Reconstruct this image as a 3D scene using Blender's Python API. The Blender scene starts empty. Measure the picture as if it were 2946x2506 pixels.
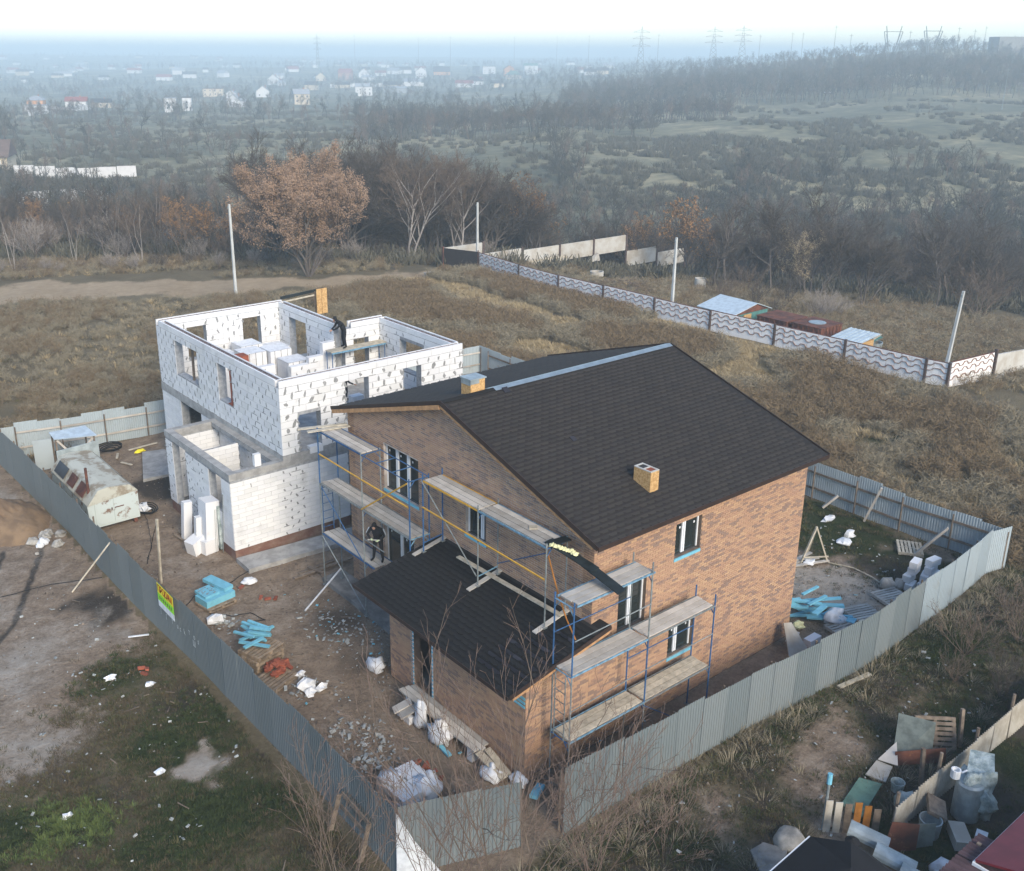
import bpy, bmesh, math, random
from mathutils import Vector, Matrix, Euler, noise as mnoise
from math import sin, cos, pi, radians as rad, sqrt
random.seed(11)
SC = bpy.context.scene
COL = SC.collection
# ---------------------------------------------------------------- camera
CAM = Vector((-18.417, -17.733, 19.929))
YAW, PIT, ROLL = 0.893072, 0.333327, 0.005021
fw = Vector((cos(PIT)*cos(YAW), cos(PIT)*sin(YAW), -sin(PIT)))
rt0 = Vector((sin(YAW), -cos(YAW), 0)); up0 = rt0.cross(fw)
rt = cos(ROLL)*rt0 + sin(ROLL)*up0; up = -sin(ROLL)*rt0 + cos(ROLL)*up0
cd = bpy.data.cameras.new('camera'); cam = bpy.data.objects.new('camera', cd); COL.objects.link(cam)
cam.matrix_world = Matrix(((rt.x, up.x, -fw.x, CAM.x), (rt.y, up.y, -fw.y, CAM.y), (rt.z, up.z, -fw.z, CAM.z), (0, 0, 0, 1)))
cd.sensor_fit = 'HORIZONTAL'; cd.sensor_width = 36.0; cd.lens = 36.0*2890.9/2946
cd.shift_x = (1473-1382.6)/2946; cd.shift_y = -(1253-1155)/2946
cd.clip_start = 0.5; cd.clip_end = 20000
SC.camera = cam
# ---------------------------------------------------------------- sky, sun, exposure
SUN_EL, SUN_AZ = rad(30), math.atan2(-1.0, -0.20)          # direction towards the sun, azimuth from +x
W = bpy.data.worlds.new('World'); SC.world = W; W.use_nodes = True
nt = W.node_tree; nt.nodes.clear()
sky = nt.nodes.new('ShaderNodeTexSky'); sky.sky_type = 'NISHITA'; sky.sun_disc = False
sky.sun_elevation = SUN_EL; sky.sun_rotation = pi/2 - SUN_AZ
sky.air_density = 1.0; sky.dust_density = 0.6; sky.ozone_density = 2.0
bg = nt.nodes.new('ShaderNodeBackground'); bg.inputs[1].default_value = 0.098
wo = nt.nodes.new('ShaderNodeOutputWorld')
nt.links.new(sky.outputs[0], bg.inputs[0]); nt.links.new(bg.outputs[0], wo.inputs[0])
sl = bpy.data.lights.new('sun', 'SUN'); so = bpy.data.objects.new('sun', sl); COL.objects.link(so)
sl.energy = 1.5; sl.angle = rad(24); sl.color = (1.0, 0.875, 0.70)
sd = Vector((cos(SUN_EL)*cos(SUN_AZ), cos(SUN_EL)*sin(SUN_AZ), sin(SUN_EL)))
so.rotation_euler = sd.to_track_quat('Z', 'Y').to_euler(); so.location = (0, -40, 60)
SC.view_settings.view_transform = 'Standard'; SC.view_settings.look = 'None'
SC.view_settings.gamma = 1.0; SC.view_settings.use_curve_mapping = False
SC.view_settings.exposure = 1.5
HAZE = 0.00085
SC.cycles.max_bounces = 12; SC.cycles.diffuse_bounces = 3; SC.cycles.glossy_bounces = 2
SC.cycles.transmission_bounces = 3; SC.cycles.transparent_max_bounces = 8; SC.cycles.volume_bounces = 8
SC.cycles.use_denoising = True
# ---------------------------------------------------------------- helpers
ORG = {}
def lerp(a, b, t): return a+(b-a)*t
def sstep(a, b, x):
    t = min(1, max(0, (x-a)/(b-a))); return t*t*(3-2*t)
def tag(o, label=None, cat=None, group=None, kind=None):
    if label: o['label'] = label
    if cat: o['category'] = cat
    if group: o['group'] = group
    if kind: o['kind'] = kind
    return o
def thing(name, label, cat, loc=(0, 0, 0), group=None, rz=0):
    o = bpy.data.objects.new(name, None); COL.objects.link(o); o.empty_display_size = .3
    o.location = loc; o.rotation_euler = (0, 0, rz); ORG[o.name] = Vector(loc)
    return tag(o, label, cat, group)
class MB:
    def __init__(s): s.v = []; s.f = []; s.m = []
    def add(s, vs, fs, mi=0):
        n = len(s.v); s.v.extend([tuple(v) for v in vs])
        for f in fs: s.f.append([i+n for i in f]); s.m.append(mi)
        return s
    def box(s, x0, y0, z0, x1, y1, z1, mi=0):
        return s.add([(x0,y0,z0),(x1,y0,z0),(x1,y1,z0),(x0,y1,z0),(x0,y0,z1),(x1,y0,z1),(x1,y1,z1),(x0,y1,z1)],
                     [(0,3,2,1),(4,5,6,7),(0,1,5,4),(1,2,6,5),(2,3,7,6),(3,0,4,7)], mi)
    def obox(s, c, ax, ay, az, mi=0):      # half-axis vectors
        c, ax, ay, az = Vector(c), Vector(ax), Vector(ay), Vector(az)
        vs = [c+i*ax+j*ay+k*az for k in (-1, 1) for j in (-1, 1) for i in (-1, 1)]
        return s.add(vs, [(0,2,3,1),(4,5,7,6),(0,1,5,4),(1,3,7,5),(3,2,6,7),(2,0,4,6)], mi)
    def bar(s, p, q, w, h, mi=0, upv=(0, 0, 1)):
        p, q = Vector(p), Vector(q); d = (q-p); L = d.length; d.normalize()
        a = d.cross(Vector(upv))
        if a.length < 1e-4: a = d.cross(Vector((1, 0, 0)))
        a.normalize(); b = a.cross(d)
        return s.obox((p+q)/2, d*L/2, a*w/2, b*h/2, mi)
    def tube(s, p, q, r0, r1=None, n=6, mi=0, cap=True):
        p, q = Vector(p), Vector(q); r1 = r0 if r1 is None else r1
        d = (q-p).normalized(); a = d.orthogonal().normalized(); b = d.cross(a)
        vs = [p+(a*cos(2*pi*i/n)+b*sin(2*pi*i/n))*r0 for i in range(n)] + [q+(a*cos(2*pi*i/n)+b*sin(2*pi*i/n))*r1 for i in range(n)]
        fs = [(i, (i+1) % n, n+(i+1) % n, n+i) for i in range(n)]
        if cap: fs += [tuple(range(n-1, -1, -1)), tuple(range(n, 2*n))]
        return s.add(vs, fs, mi)
    def path(s, pts, r, n=5, mi=0):
        for a, b in zip(pts[:-1], pts[1:]): s.tube(a, b, r, r, n, mi)
        return s
    def prism(s, poly, z0, z1, mi=0):      # poly: xy counter-clockwise
        n = len(poly); vs = [(x, y, z0) for x, y in poly]+[(x, y, z1) for x, y in poly]
        return s.add(vs, [tuple(range(n-1, -1, -1)), tuple(range(n, 2*n))]+[(i, (i+1) % n, n+(i+1) % n, n+i) for i in range(n)], mi)
    def slab(s, quad, th, mi=0):           # a quad (4 pts ccw seen from its face) thickened backwards
        q = [Vector(v) for v in quad]; nrm = (q[1]-q[0]).cross(q[-1]-q[0]).normalized()*th
        n = len(q)
        return s.add(q+[v-nrm for v in q], [tuple(range(n)), tuple(range(2*n-1, n-1, -1))]+[(i, n+i, n+(i+1) % n, (i+1) % n) for i in range(n)], mi)
    def lathe(s, c, prof, n=16, mi=0, cap=True):
        c = Vector(c); k = len(prof)
        vs = [c+Vector((r*cos(2*pi*i/n), r*sin(2*pi*i/n), z)) for r, z in prof for i in range(n)]
        fs = [(j*n+i, j*n+(i+1) % n, (j+1)*n+(i+1) % n, (j+1)*n+i) for j in range(k-1) for i in range(n)]
        if cap: fs += [tuple(range(n-1, -1, -1)), tuple(range((k-1)*n, k*n))]
        return s.add(vs, fs, mi)
    def blob(s, c, rx, ry, rz, seed=0, amp=.25, n=9, m=6, mi=0, flat=-.35):
        c = Vector(c); vs = []
        for j in range(m+1):
            th = pi*j/m
            for i in range(n):
                ph = 2*pi*i/n; d = Vector((sin(th)*cos(ph), sin(th)*sin(ph), cos(th)))
                k = 1+amp*mnoise.noise(d*1.7+Vector((seed*3.1, seed*1.7, seed)))*2
                z = max(d.z*k, flat)
                vs.append(c+Vector((d.x*k*rx, d.y*k*ry, z*rz)))
        fs = [(j*n+i, (j+1)*n+i, (j+1)*n+(i+1) % n, j*n+(i+1) % n) for j in range(m) for i in range(n)]
        return s.add(vs, fs, mi)
    def mesh(s, name, mats, org=Vector((0, 0, 0)), smooth=False):
        me = bpy.data.meshes.new(name)
        me.from_pydata([(v[0]-org[0], v[1]-org[1], v[2]-org[2]) for v in s.v], [], s.f)
        for m in (mats if isinstance(mats, (list, tuple)) else [mats]): me.materials.append(m)
        if any(s.m): me.polygons.foreach_set('material_index', s.m)
        if smooth: me.polygons.foreach_set('use_smooth', [True]*len(me.polygons))
        me.update(); return me
    def build(s, name, mats, parent=None, label=None, cat=None, group=None, kind=None, smooth=False):
        if parent is not None: org = ORG[parent.name]
        else:
            xs = [v[0] for v in s.v]; ys = [v[1] for v in s.v]; zs = [v[2] for v in s.v]
            org = Vector(((min(xs)+max(xs))/2, (min(ys)+max(ys))/2, min(zs)))
        o = bpy.data.objects.new(name, s.mesh(name, mats, org, smooth)); COL.objects.link(o)
        if parent is not None: o.parent = parent
        else: o.location = org
        ORG[o.name] = org
        return tag(o, label, cat, group, kind)
def piece(name, me, loc, scale=(1, 1, 1), parent=None, rot=(0, 0, 0)):
    """one object of a shared mesh, loc in world coordinates"""
    o = bpy.data.objects.new(name, me); COL.objects.link(o)
    if parent is not None: o.parent = parent; o.location = Vector(loc)-ORG[parent.name]
    else: o.location = loc
    o.scale = scale; o.rotation_euler = rot
    return o
def copytree(o, parent=None):
    c = o.copy(); COL.objects.link(c); c.parent = parent
    if parent is None: ORG[c.name] = Vector(o.location)
    for ch in o.children: copytree(ch, c)
    return c
def setmat(root, fn):
    pass
# ---------------------------------------------------------------- materials
class NT:
    def __init__(s, name):
        s.m = bpy.data.materials.new(name); s.m.use_nodes = True; s.t = s.m.node_tree; s.n = s.t.nodes; s.n.clear()
        s.out = s.n.new('ShaderNodeOutputMaterial'); s.b = s.n.new('ShaderNodeBsdfPrincipled'); s.lk(s.b.outputs[0], s.out.inputs[0])
    def lk(s, a, b): s.t.links.new(a, b)
    def N(s, typ, **kw):
        n = s.n.new(typ)
        for k, v in kw.items(): setattr(n, k, v)
        return n
    def val(s, sock, v):
        if isinstance(v, (int, float)): sock.default_value = v
        elif isinstance(v, (tuple, list)): sock.default_value = tuple(v)+((1,) if len(v) == 3 and sock.type == 'RGBA' else ())
        else: s.lk(v, sock)
    def math(s, op, a, b=0, c=None, clamp=False):
        n = s.N('ShaderNodeMath', operation=op, use_clamp=clamp); s.val(n.inputs[0], a); s.val(n.inputs[1], b)
        if c is not None: s.val(n.inputs[2], c)
        return n.outputs[0]
    def mix(s, fac, a, b, typ='MIX'):
        n = s.N('ShaderNodeMix', data_type='RGBA', blend_type=typ); s.val(n.inputs[0], fac); s.val(n.inputs[6], a); s.val(n.inputs[7], b); return n.outputs[2]
    def pos(s): return s.N('ShaderNodeNewGeometry').outputs['Position']
    def obj(s): return s.N('ShaderNodeTexCoord').outputs['Object']
    def noise(s, scale, detail=4, rough=.6, vec=None, stretch=None):
        v = vec or s.pos()
        if stretch:
            mp = s.N('ShaderNodeMapping'); mp.inputs['Scale'].default_value = stretch; s.lk(v, mp.inputs[0]); v = mp.outputs[0]
        n = s.N('ShaderNodeTexNoise'); n.inputs['Scale'].default_value = scale; n.inputs['Detail'].default_value = detail
        n.inputs['Roughness'].default_value = rough; s.lk(v, n.inputs['Vector']); return n.outputs[0]
    def ramp(s, fac, stops, mode='LINEAR'):
        n = s.N('ShaderNodeValToRGB'); r = n.color_ramp; r.interpolation = mode
        while len(r.elements) < len(stops): r.elements.new(.5)
        for e, (p, c) in zip(r.elements, stops): e.position = p; e.color = tuple(c)+((1,) if len(c) == 3 else ())
        s.val(n.inputs[0], fac); return n.outputs[0]
    def rnd(s):
        g = s.N('ShaderNodeNewGeometry').outputs['Random Per Island']; o = s.N('ShaderNodeObjectInfo').outputs['Random']
        return s.math('FRACT', s.math('ADD', s.math('MULTIPLY', g, 7.13), s.math('MULTIPLY', o, 5.71)))
    def smooth(s, x, a, b):
        n = s.N('ShaderNodeMapRange', interpolation_type='SMOOTHSTEP'); s.val(n.inputs[0], x); n.inputs[1].default_value = a; n.inputs[2].default_value = b; return n.outputs[0]
    def bump(s, h, strength=.4, dist=.02):
        n = s.N('ShaderNodeBump'); n.inputs['Strength'].default_value = strength; n.inputs['Distance'].default_value = dist; s.val(n.inputs['Height'], h); s.lk(n.outputs[0], s.b.inputs['Normal'])
    def fin(s, col, rough=.85, metal=0.0, spec=.3):
        s.val(s.b.inputs['Base Color'], col); s.val(s.b.inputs['Roughness'], rough); s.b.inputs['Metallic'].default_value = metal
        s.b.inputs['Specular IOR Level'].default_value = spec; return s.m
def dk(c, k): return tuple(x*k for x in c)
def simple(name, c, rough=.85, var=.25, scale=2.0, c2=None, rnd=.15, metal=0, spec=.3, bump=0, bscale=30, detail=5):
    t = NT(name); n = t.noise(scale, detail)
    col = t.mix(t.smooth(n, .35, .65), c, c2 if c2 else dk(c, 1-var))
    if rnd: col = t.mix(1.0, col, t.ramp(t.rnd(), [(0, (1-rnd,)*3), (1, (1+rnd*.3,)*3)]), 'MULTIPLY')
    if bump: t.bump(t.noise(bscale, 3), bump, .02)
    return t.fin(col, rough, metal, spec)
MT = {}
def mk():
    m = MT
    # clinker facing brick: per-brick colour, dark burnt bricks in drifts
    t = NT('clinker_brick'); r = t.rnd()
    base = t.ramp(r, [(0, (.47, .285, .17)), (.25, (.41, .24, .15)), (.5, (.51, .32, .185)), (.75, (.38, .22, .145)), (1, (.46, .29, .19))])
    dark = t.ramp(r, [(0, (.13, .10, .09)), (.5, (.22, .145, .11)), (1, (.17, .125, .11))])
    dr = t.noise(1.1, 4, .65, stretch=(1, 1, 2.2))
    f = t.smooth(t.math('ADD', t.math('MULTIPLY', t.math('SUBTRACT', r, .5), .75), dr), .60, .78)
    col = t.mix(t.math('MULTIPLY', f, .68), base, dark)
    col = t.mix(t.math('MULTIPLY', t.noise(40, 2), .3), col, (.24, .18, .15))
    m['brick'] = t.fin(col, .9)
    m['mortar'] = simple('mortar', (.21, .155, .12), .95, .35, 3)
    m['mortar_pale'] = simple('mortar_pale', (.56, .50, .45), .95, .3, 3)
    t = NT('aerated_block'); r = t.rnd()
    col = t.mix(r, (.745, .745, .735), (.66, .665, .675)); col = t.mix(t.smooth(t.noise(1.3, 5), .55, .75), col, (.56, .56, .55))
    col = t.mix(t.math('MULTIPLY', t.math('GREATER_THAN', r, .9), .5), col, (.64, .64, .61))
    t.bump(t.noise(60, 2), .15, .01); m['block'] = t.fin(col, .95)
    m['glue'] = simple('adhesive', (.33, .335, .33), .95, .3, 9)
    m['glue_line'] = simple('adhesive_joint', (.36, .37, .38), .95, .3, 6)
    m['conc'] = simple('concrete', (.40, .395, .38), .92, .3, 2.5, bump=.25)
    m['conc_dk'] = simple('concrete_weathered', (.29, .28, .26), .95, .4, 1.8, bump=.3)
    m['conc_lt'] = simple('concrete_pale', (.52, .51, .47), .92, .3, .9, c2=(.40, .36, .30), rnd=.1)
    m['redbrick'] = simple('red_brick', (.36, .105, .06), .9, .3, 6, rnd=.35)
    t = NT('plinth_brick'); col = t.mix(t.smooth(t.noise(1.6, 5), .35, .7), (.20, .10, .075), (.30, .22, .17)); m['plinth'] = t.fin(t.mix(t.math('MULTIPLY', t.rnd(), .4), col, (.16, .09, .07)), .95)
    # shingles: lighter tab, darker printed shadow band above it
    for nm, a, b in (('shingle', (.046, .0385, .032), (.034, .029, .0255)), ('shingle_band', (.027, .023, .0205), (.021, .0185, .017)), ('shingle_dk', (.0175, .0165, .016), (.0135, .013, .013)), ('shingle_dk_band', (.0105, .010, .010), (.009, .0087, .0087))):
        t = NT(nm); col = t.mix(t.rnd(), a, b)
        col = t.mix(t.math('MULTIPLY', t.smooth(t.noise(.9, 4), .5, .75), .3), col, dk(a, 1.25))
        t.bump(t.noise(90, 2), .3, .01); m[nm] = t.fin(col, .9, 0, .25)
    m['bitumen'] = simple('bitumen_underlay', (.03, .028, .028), .9, .3, 3)
    t = NT('shingle_violet'); m['shingle_v'] = t.fin(t.mix(t.rnd(), (.040, .040, .052), (.026, .026, .034)), .85)
    m['fascia'] = simple('brown_fascia', (.045, .028, .022), .5, .2, 3)
    m['lath'] = simple('pine_lath', (.55, .31, .15), .8, .3, 5, rnd=.2)
    m['osb'] = simple('chipboard', (.62, .40, .18), .85, .35, 14, c2=(.42, .24, .09), rnd=.1)
    m['zinc'] = simple('galvanised_ridge', (.42, .50, .54), .35, .2, 3, metal=.6)
    # windows
    m['frame'] = simple('white_plastic', (.78, .80, .82), .4, .05, 3)
    m['frame_dk'] = simple('dark_profile', (.07, .075, .08), .45, .2, 3)
    t = NT('window_glass'); t.b.inputs['Coat Weight'].default_value = .0
    m['glass'] = t.fin(t.mix(t.noise(1.5, 2), (.012, .017, .018), (.03, .036, .034)), .06, 0, .6)
    m['foam'] = simple('blue_foam', (.19, .50, .63), .75, .15, 4, rnd=.15)
    m['dark'] = simple('dark_interior', (.06, .06, .058), .95, .3, 2)
    # timber
    m['plank'] = simple('weathered_plank', (.56, .525, .47), .9, .35, 2.2, c2=(.45, .415, .365), rnd=.35)
    m['plank_dk'] = simple('old_timber', (.24, .19, .145), .95, .4, 5, rnd=.25)
    m['plank_lt'] = simple('pale_timber', (.56, .50, .39), .9, .3, 5, rnd=.2)
    m['beam_y'] = simple('yellow_paint', (.72, .40, .05), .6, .2, 6)
    m['pal'] = simple('pallet_wood', (.34, .265, .19), .95, .4, 5, rnd=.3)
    # scaffold
    m['blue'] = simple('blue_paint', (.045, .13, .29), .5, .35, 8, rnd=.15)
    m['blue_lt'] = simple('worn_blue_paint', (.20, .37, .50), .5, .4, 8, rnd=.15)
    m['grey_st'] = simple('grey_steel', (.25, .28, .28), .5, .35, 8, rnd=.2)
    m['tarblk'] = simple('tarred_board', (.02, .028, .03), .6, .5, 3)
    m['straw'] = simple('foam_filler', (.78, .75, .42), .95, .2, 20)
    # fence
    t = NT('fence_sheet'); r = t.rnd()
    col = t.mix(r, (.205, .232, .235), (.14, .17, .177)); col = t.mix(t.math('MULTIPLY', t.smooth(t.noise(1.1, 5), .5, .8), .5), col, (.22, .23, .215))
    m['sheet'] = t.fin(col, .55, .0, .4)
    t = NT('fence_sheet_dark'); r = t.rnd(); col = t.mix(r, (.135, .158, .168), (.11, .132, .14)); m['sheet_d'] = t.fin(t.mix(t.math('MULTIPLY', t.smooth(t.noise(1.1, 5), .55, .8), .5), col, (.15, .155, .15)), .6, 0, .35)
    t = NT('fence_sheet_bare'); r = t.rnd()
    col = t.mix(r, (.44, .50, .52), (.34, .40, .43)); col = t.mix(t.math('MULTIPLY', t.smooth(t.noise(1.3, 5), .5, .8), .5), col, (.30, .31, .30))
    m['sheet_b'] = t.fin(col, .5, .15, .4)
    # misc
    m['black'] = simple('black_cloth', (.018, .019, .022), .9, .3, 8)
    m['skin'] = simple('skin', (.42, .25, .18), .6, .1, 8)
    m['glove'] = simple('glove', (.55, .65, .40), .9, .2, 10)
    m['white'] = simple('white_plastic_film', (.78, .80, .82), .6, .2, 5, rnd=.1)
    m['cable'] = simple('black_cable', (.015, .015, .016), .7, .2, 8, rnd=0)
    m['clod'] = simple('earth_clods', (.24, .195, .155), .97, .4, 5, rnd=.5)
    m['stone'] = simple('stone', (.42, .40, .36), .95, .4, 3, rnd=.2)
    m['rubble'] = simple('rubble', (.48, .50, .48), .95, .4, 6, rnd=.35)
    t = NT('rust'); col = t.mix(t.smooth(t.noise(1.6, 6), .35, .65), (.17, .065, .04), (.075, .035, .028)); m['rust'] = t.fin(t.mix(t.smooth(t.noise(5, 4), .58, .72), col, (.26, .13, .07)), .9)
    t = NT('rusty_teal_paint'); n = t.smooth(t.noise(2.0, 7, .7), .53, .62); col = t.mix(t.noise(.8, 4), (.56, .62, .60), (.44, .51, .50))
    m['wagon'] = t.fin(t.mix(t.math('MULTIPLY', n, .9), col, (.17, .085, .045)), .7)
    t = NT('wagon_roof'); n = t.smooth(t.noise(1.4, 6, .7), .45, .6); m['wagon_rf'] = t.fin(t.mix(n, (.47, .47, .40), (.27, .23, .17)), .85)
    m['teal'] = simple('teal_metal', (.10, .26, .24), .6, .3, 3)
    m['tin'] = simple('bright_tin', (.58, .66, .69), .4, .2, 3, metal=.2)
    t = NT('painted_precast_panel'); p = t.pos()
    st = t.smooth(t.noise(2.2, 6, .7, stretch=(2.5, 2.5, .25)), .52, .68)
    m['panel'] = t.fin(t.mix(t.math('MULTIPLY', st, .75), (.82, .81, .79), (.46, .38, .34)), .9)
    m['ornament'] = simple('panel_relief_paint', (.24, .14, .11), .9, .5, 4, c2=(.36, .27, .24))
    m['post_dk'] = simple('rusty_post', (.12, .085, .075), .9, .4, 4)
    m['pole'] = simple('concrete_pole', (.55, .56, .54), .9, .15, 1.2)
    m['gate_dk'] = simple('dark_gate_sheet', (.035, .03, .03), .6, .2, 3)
    m['slate'] = simple('asbestos_cement', (.56, .53, .46), .95, .3, 2.5, c2=(.42, .38, .31))
    m['slate_g'] = simple('green_painted_sheet', (.15, .27, .21), .9, .35, 3)
    m['blackroof'] = simple('black_felt_roof', (.013, .013, .015), .85, .3, 2)
    m['redtile'] = simple('red_metal_roof', (.20, .022, .03), .45, .2, 2)
    m['browntile'] = simple('maroon_corrugated_roof', (.10, .06, .065), .7, .35, 3)
    m['cream'] = simple('cream_wall', (.62, .57, .50), .9, .15, 2)
    m['dull'] = simple('dull_sheet_metal', (.17, .20, .18), .8, .4, 3)
    t = NT('tarp_film'); t.bump(t.noise(4, 5, .7), .9, .12); m['film'] = t.fin(t.mix(t.smooth(t.noise(3, 5, .7), .4, .65), (.47, .53, .51), (.20, .25, .24)), .3, 0, .5)
    m['galv'] = simple('galvanised_metal', (.42, .48, .49), .45, .3, 3, metal=.35)
    m['orange'] = simple('orange_board', (.42, .17, .03), .8, .3, 4)
    m['yellow'] = simple('sign_yellow', (.85, .72, .03), .6, .08, 4, rnd=0)
    m['signg'] = simple('sign_green', (.28, .72, .03), .6, .08, 4, rnd=0)
    m['signr'] = simple('sign_red', (.62, .05, .02), .6, .1, 4, rnd=0)
    m['chalk'] = simple('chalk', (.52, .55, .55), .9, .2, 9, rnd=0)
    m['sandm'] = simple('sand', (.25, .17, .10), .98, .3, 1.5, c2=(.16, .11, .07), rnd=0, bump=.9, bscale=5)
    # plants
    def plant(nm, a, b, rough=.9):
        t = NT(nm); col = t.mix(t.rnd(), a, b); m[nm] = t.fin(col, rough, 0, .15)
    plant('bark_grey', (.15, .13, .115), (.10, .085, .075)); plant('bark_pale', (.36, .33, .30), (.25, .22, .20))
    plant('twig_dark', (.11, .095, .08), (.07, .06, .052)); plant('twig_brown', (.185, .14, .105), (.12, .092, .072)); plant('wood_far', (.075, .075, .06), (.05, .05, .042)); plant('wood_far2', (.12, .11, .085), (.08, .075, .06))
    plant('twig_pale', (.34, .30, .265), (.22, .19, .165)); plant('twig_red', (.13, .09, .072), (.18, .13, .105))
    plant('leaf_rust', (.37, .25, .165), (.26, .175, .12)); plant('leaf_orange', (.32, .185, .085), (.23, .135, .07)); plant('leaf_straw', (.40, .33, .21), (.29, .23, .15))
    plant('dry_straw', (.50, .39, .22), (.36, .28, .16)); plant('dry_brown', (.25, .185, .11), (.165, .125, .078)); plant('dry_grey', (.31, .265, .18), (.21, .18, .125))
    plant('grass_green', (.032, .048, .017), (.055, .070, .026)); plant('grass_olive', (.075, .075, .035), (.115, .105, .05)); plant('grass_bright', (.085, .12, .035), (.125, .155, .05)); plant('grass_brown', (.13, .10, .058), (.085, .068, .042))
    plant('scrub', (.14, .13, .095), (.09, .085, .062))
mk()
# ---------------------------------------------------------------- terrain
F2 = Vector((cos(YAW), sin(YAW))); R2 = Vector((sin(YAW), -cos(YAW)))
TD = [0, 78, 95, 115, 150, 200, 250, 300, 350, 450, 600, 800, 1200, 2000, 3000, 12000]
TL = [0, 0, 0, -1.0, -9, -9.5, -9, -9, -9, -11, -13, -15, -18, -8, 9, 6]
TC = [0, 0, 0, -2.4, -14, -12, -7, -6, -6, -8, -11, -13, -12, -5, 3, 5]
TR = [0, 0, -2.5, -7, -14, -11, -7, -4, -2, 0, 11, 24, 24, 14, 9, 5]
def prof(T, d):
    for i in range(len(TD)-1):
        if d < TD[i+1]: return lerp(T[i], T[i+1], sstep(0, 1, (d-TD[i])/(TD[i+1]-TD[i])))
    return T[-1]
def dt(x, y):
    p = Vector((x-CAM.x, y-CAM.y)); d = p.dot(F2); return d, p.dot(R2)/max(d, 1)
def TH(x, y):
    d, t = dt(x, y)
    if d < 30: return 0.0
    if t < 0: h = lerp(prof(TC, d), prof(TL, d), min(1, -t/.36))
    else: h = lerp(prof(TC, d), prof(TR, d), min(1, t/.42))
    if d < 150 and x > 44: h = min(h, -.13*(x-44))
    k = sstep(90, 170, d)
    h += k*(mnoise.noise(Vector((x*.02, y*.02, 0)))*2.2+mnoise.noise(Vector((x*.07, y*.07, 3)))*.7)
    h += sstep(500, 1500, d)*mnoise.noise(Vector((x*.0017, y*.0017, 7)))*6
    return h
def fromdt(d, t): # world xy at forward distance d and lateral ratio t
    return (CAM.x+F2.x*d+R2.x*d*t, CAM.y+F2.y*d+R2.y*d*t)
def inpoly_rect(x, y, x0, y0, x1, y1, s=1.0):
    return min(sstep(x0-s, x0+s, x), 1-sstep(x1-s, x1+s, x), sstep(y0-s, y0+s, y), 1-sstep(y1-s, y1+s, y))
def disc(x, y, cx, cy, r, s=.5): return 1-sstep(r-s, r+s, sqrt((x-cx)**2+(y-cy)**2))
ROAD = [(-60, 112), (-10, 83), (3, 75.5), (20.5, 65.2), (30, 61.5), (38, 59)]
def road_d(x, y):
    best = 1e9; q = 0
    for (a, b), (c, d) in zip(ROAD[:-1], ROAD[1:]):
        vx, vy = c-a, d-b; t = max(0, min(1, ((x-a)*vx+(y-b)*vy)/(vx*vx+vy*vy)))
        r = sqrt((x-a-vx*t)**2+(y-b-vy*t)**2)
        if r < best: best = r; q = a+vx*t
    return best, q
def seg_d(x, y, p, q):
    vx, vy = q[0]-p[0], q[1]-p[1]; t = max(0, min(1, ((x-p[0])*vx+(y-p[1])*vy)/(vx*vx+vy*vy))); return sqrt((x-p[0]-vx*t)**2+(y-p[1]-vy*t)**2)
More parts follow.
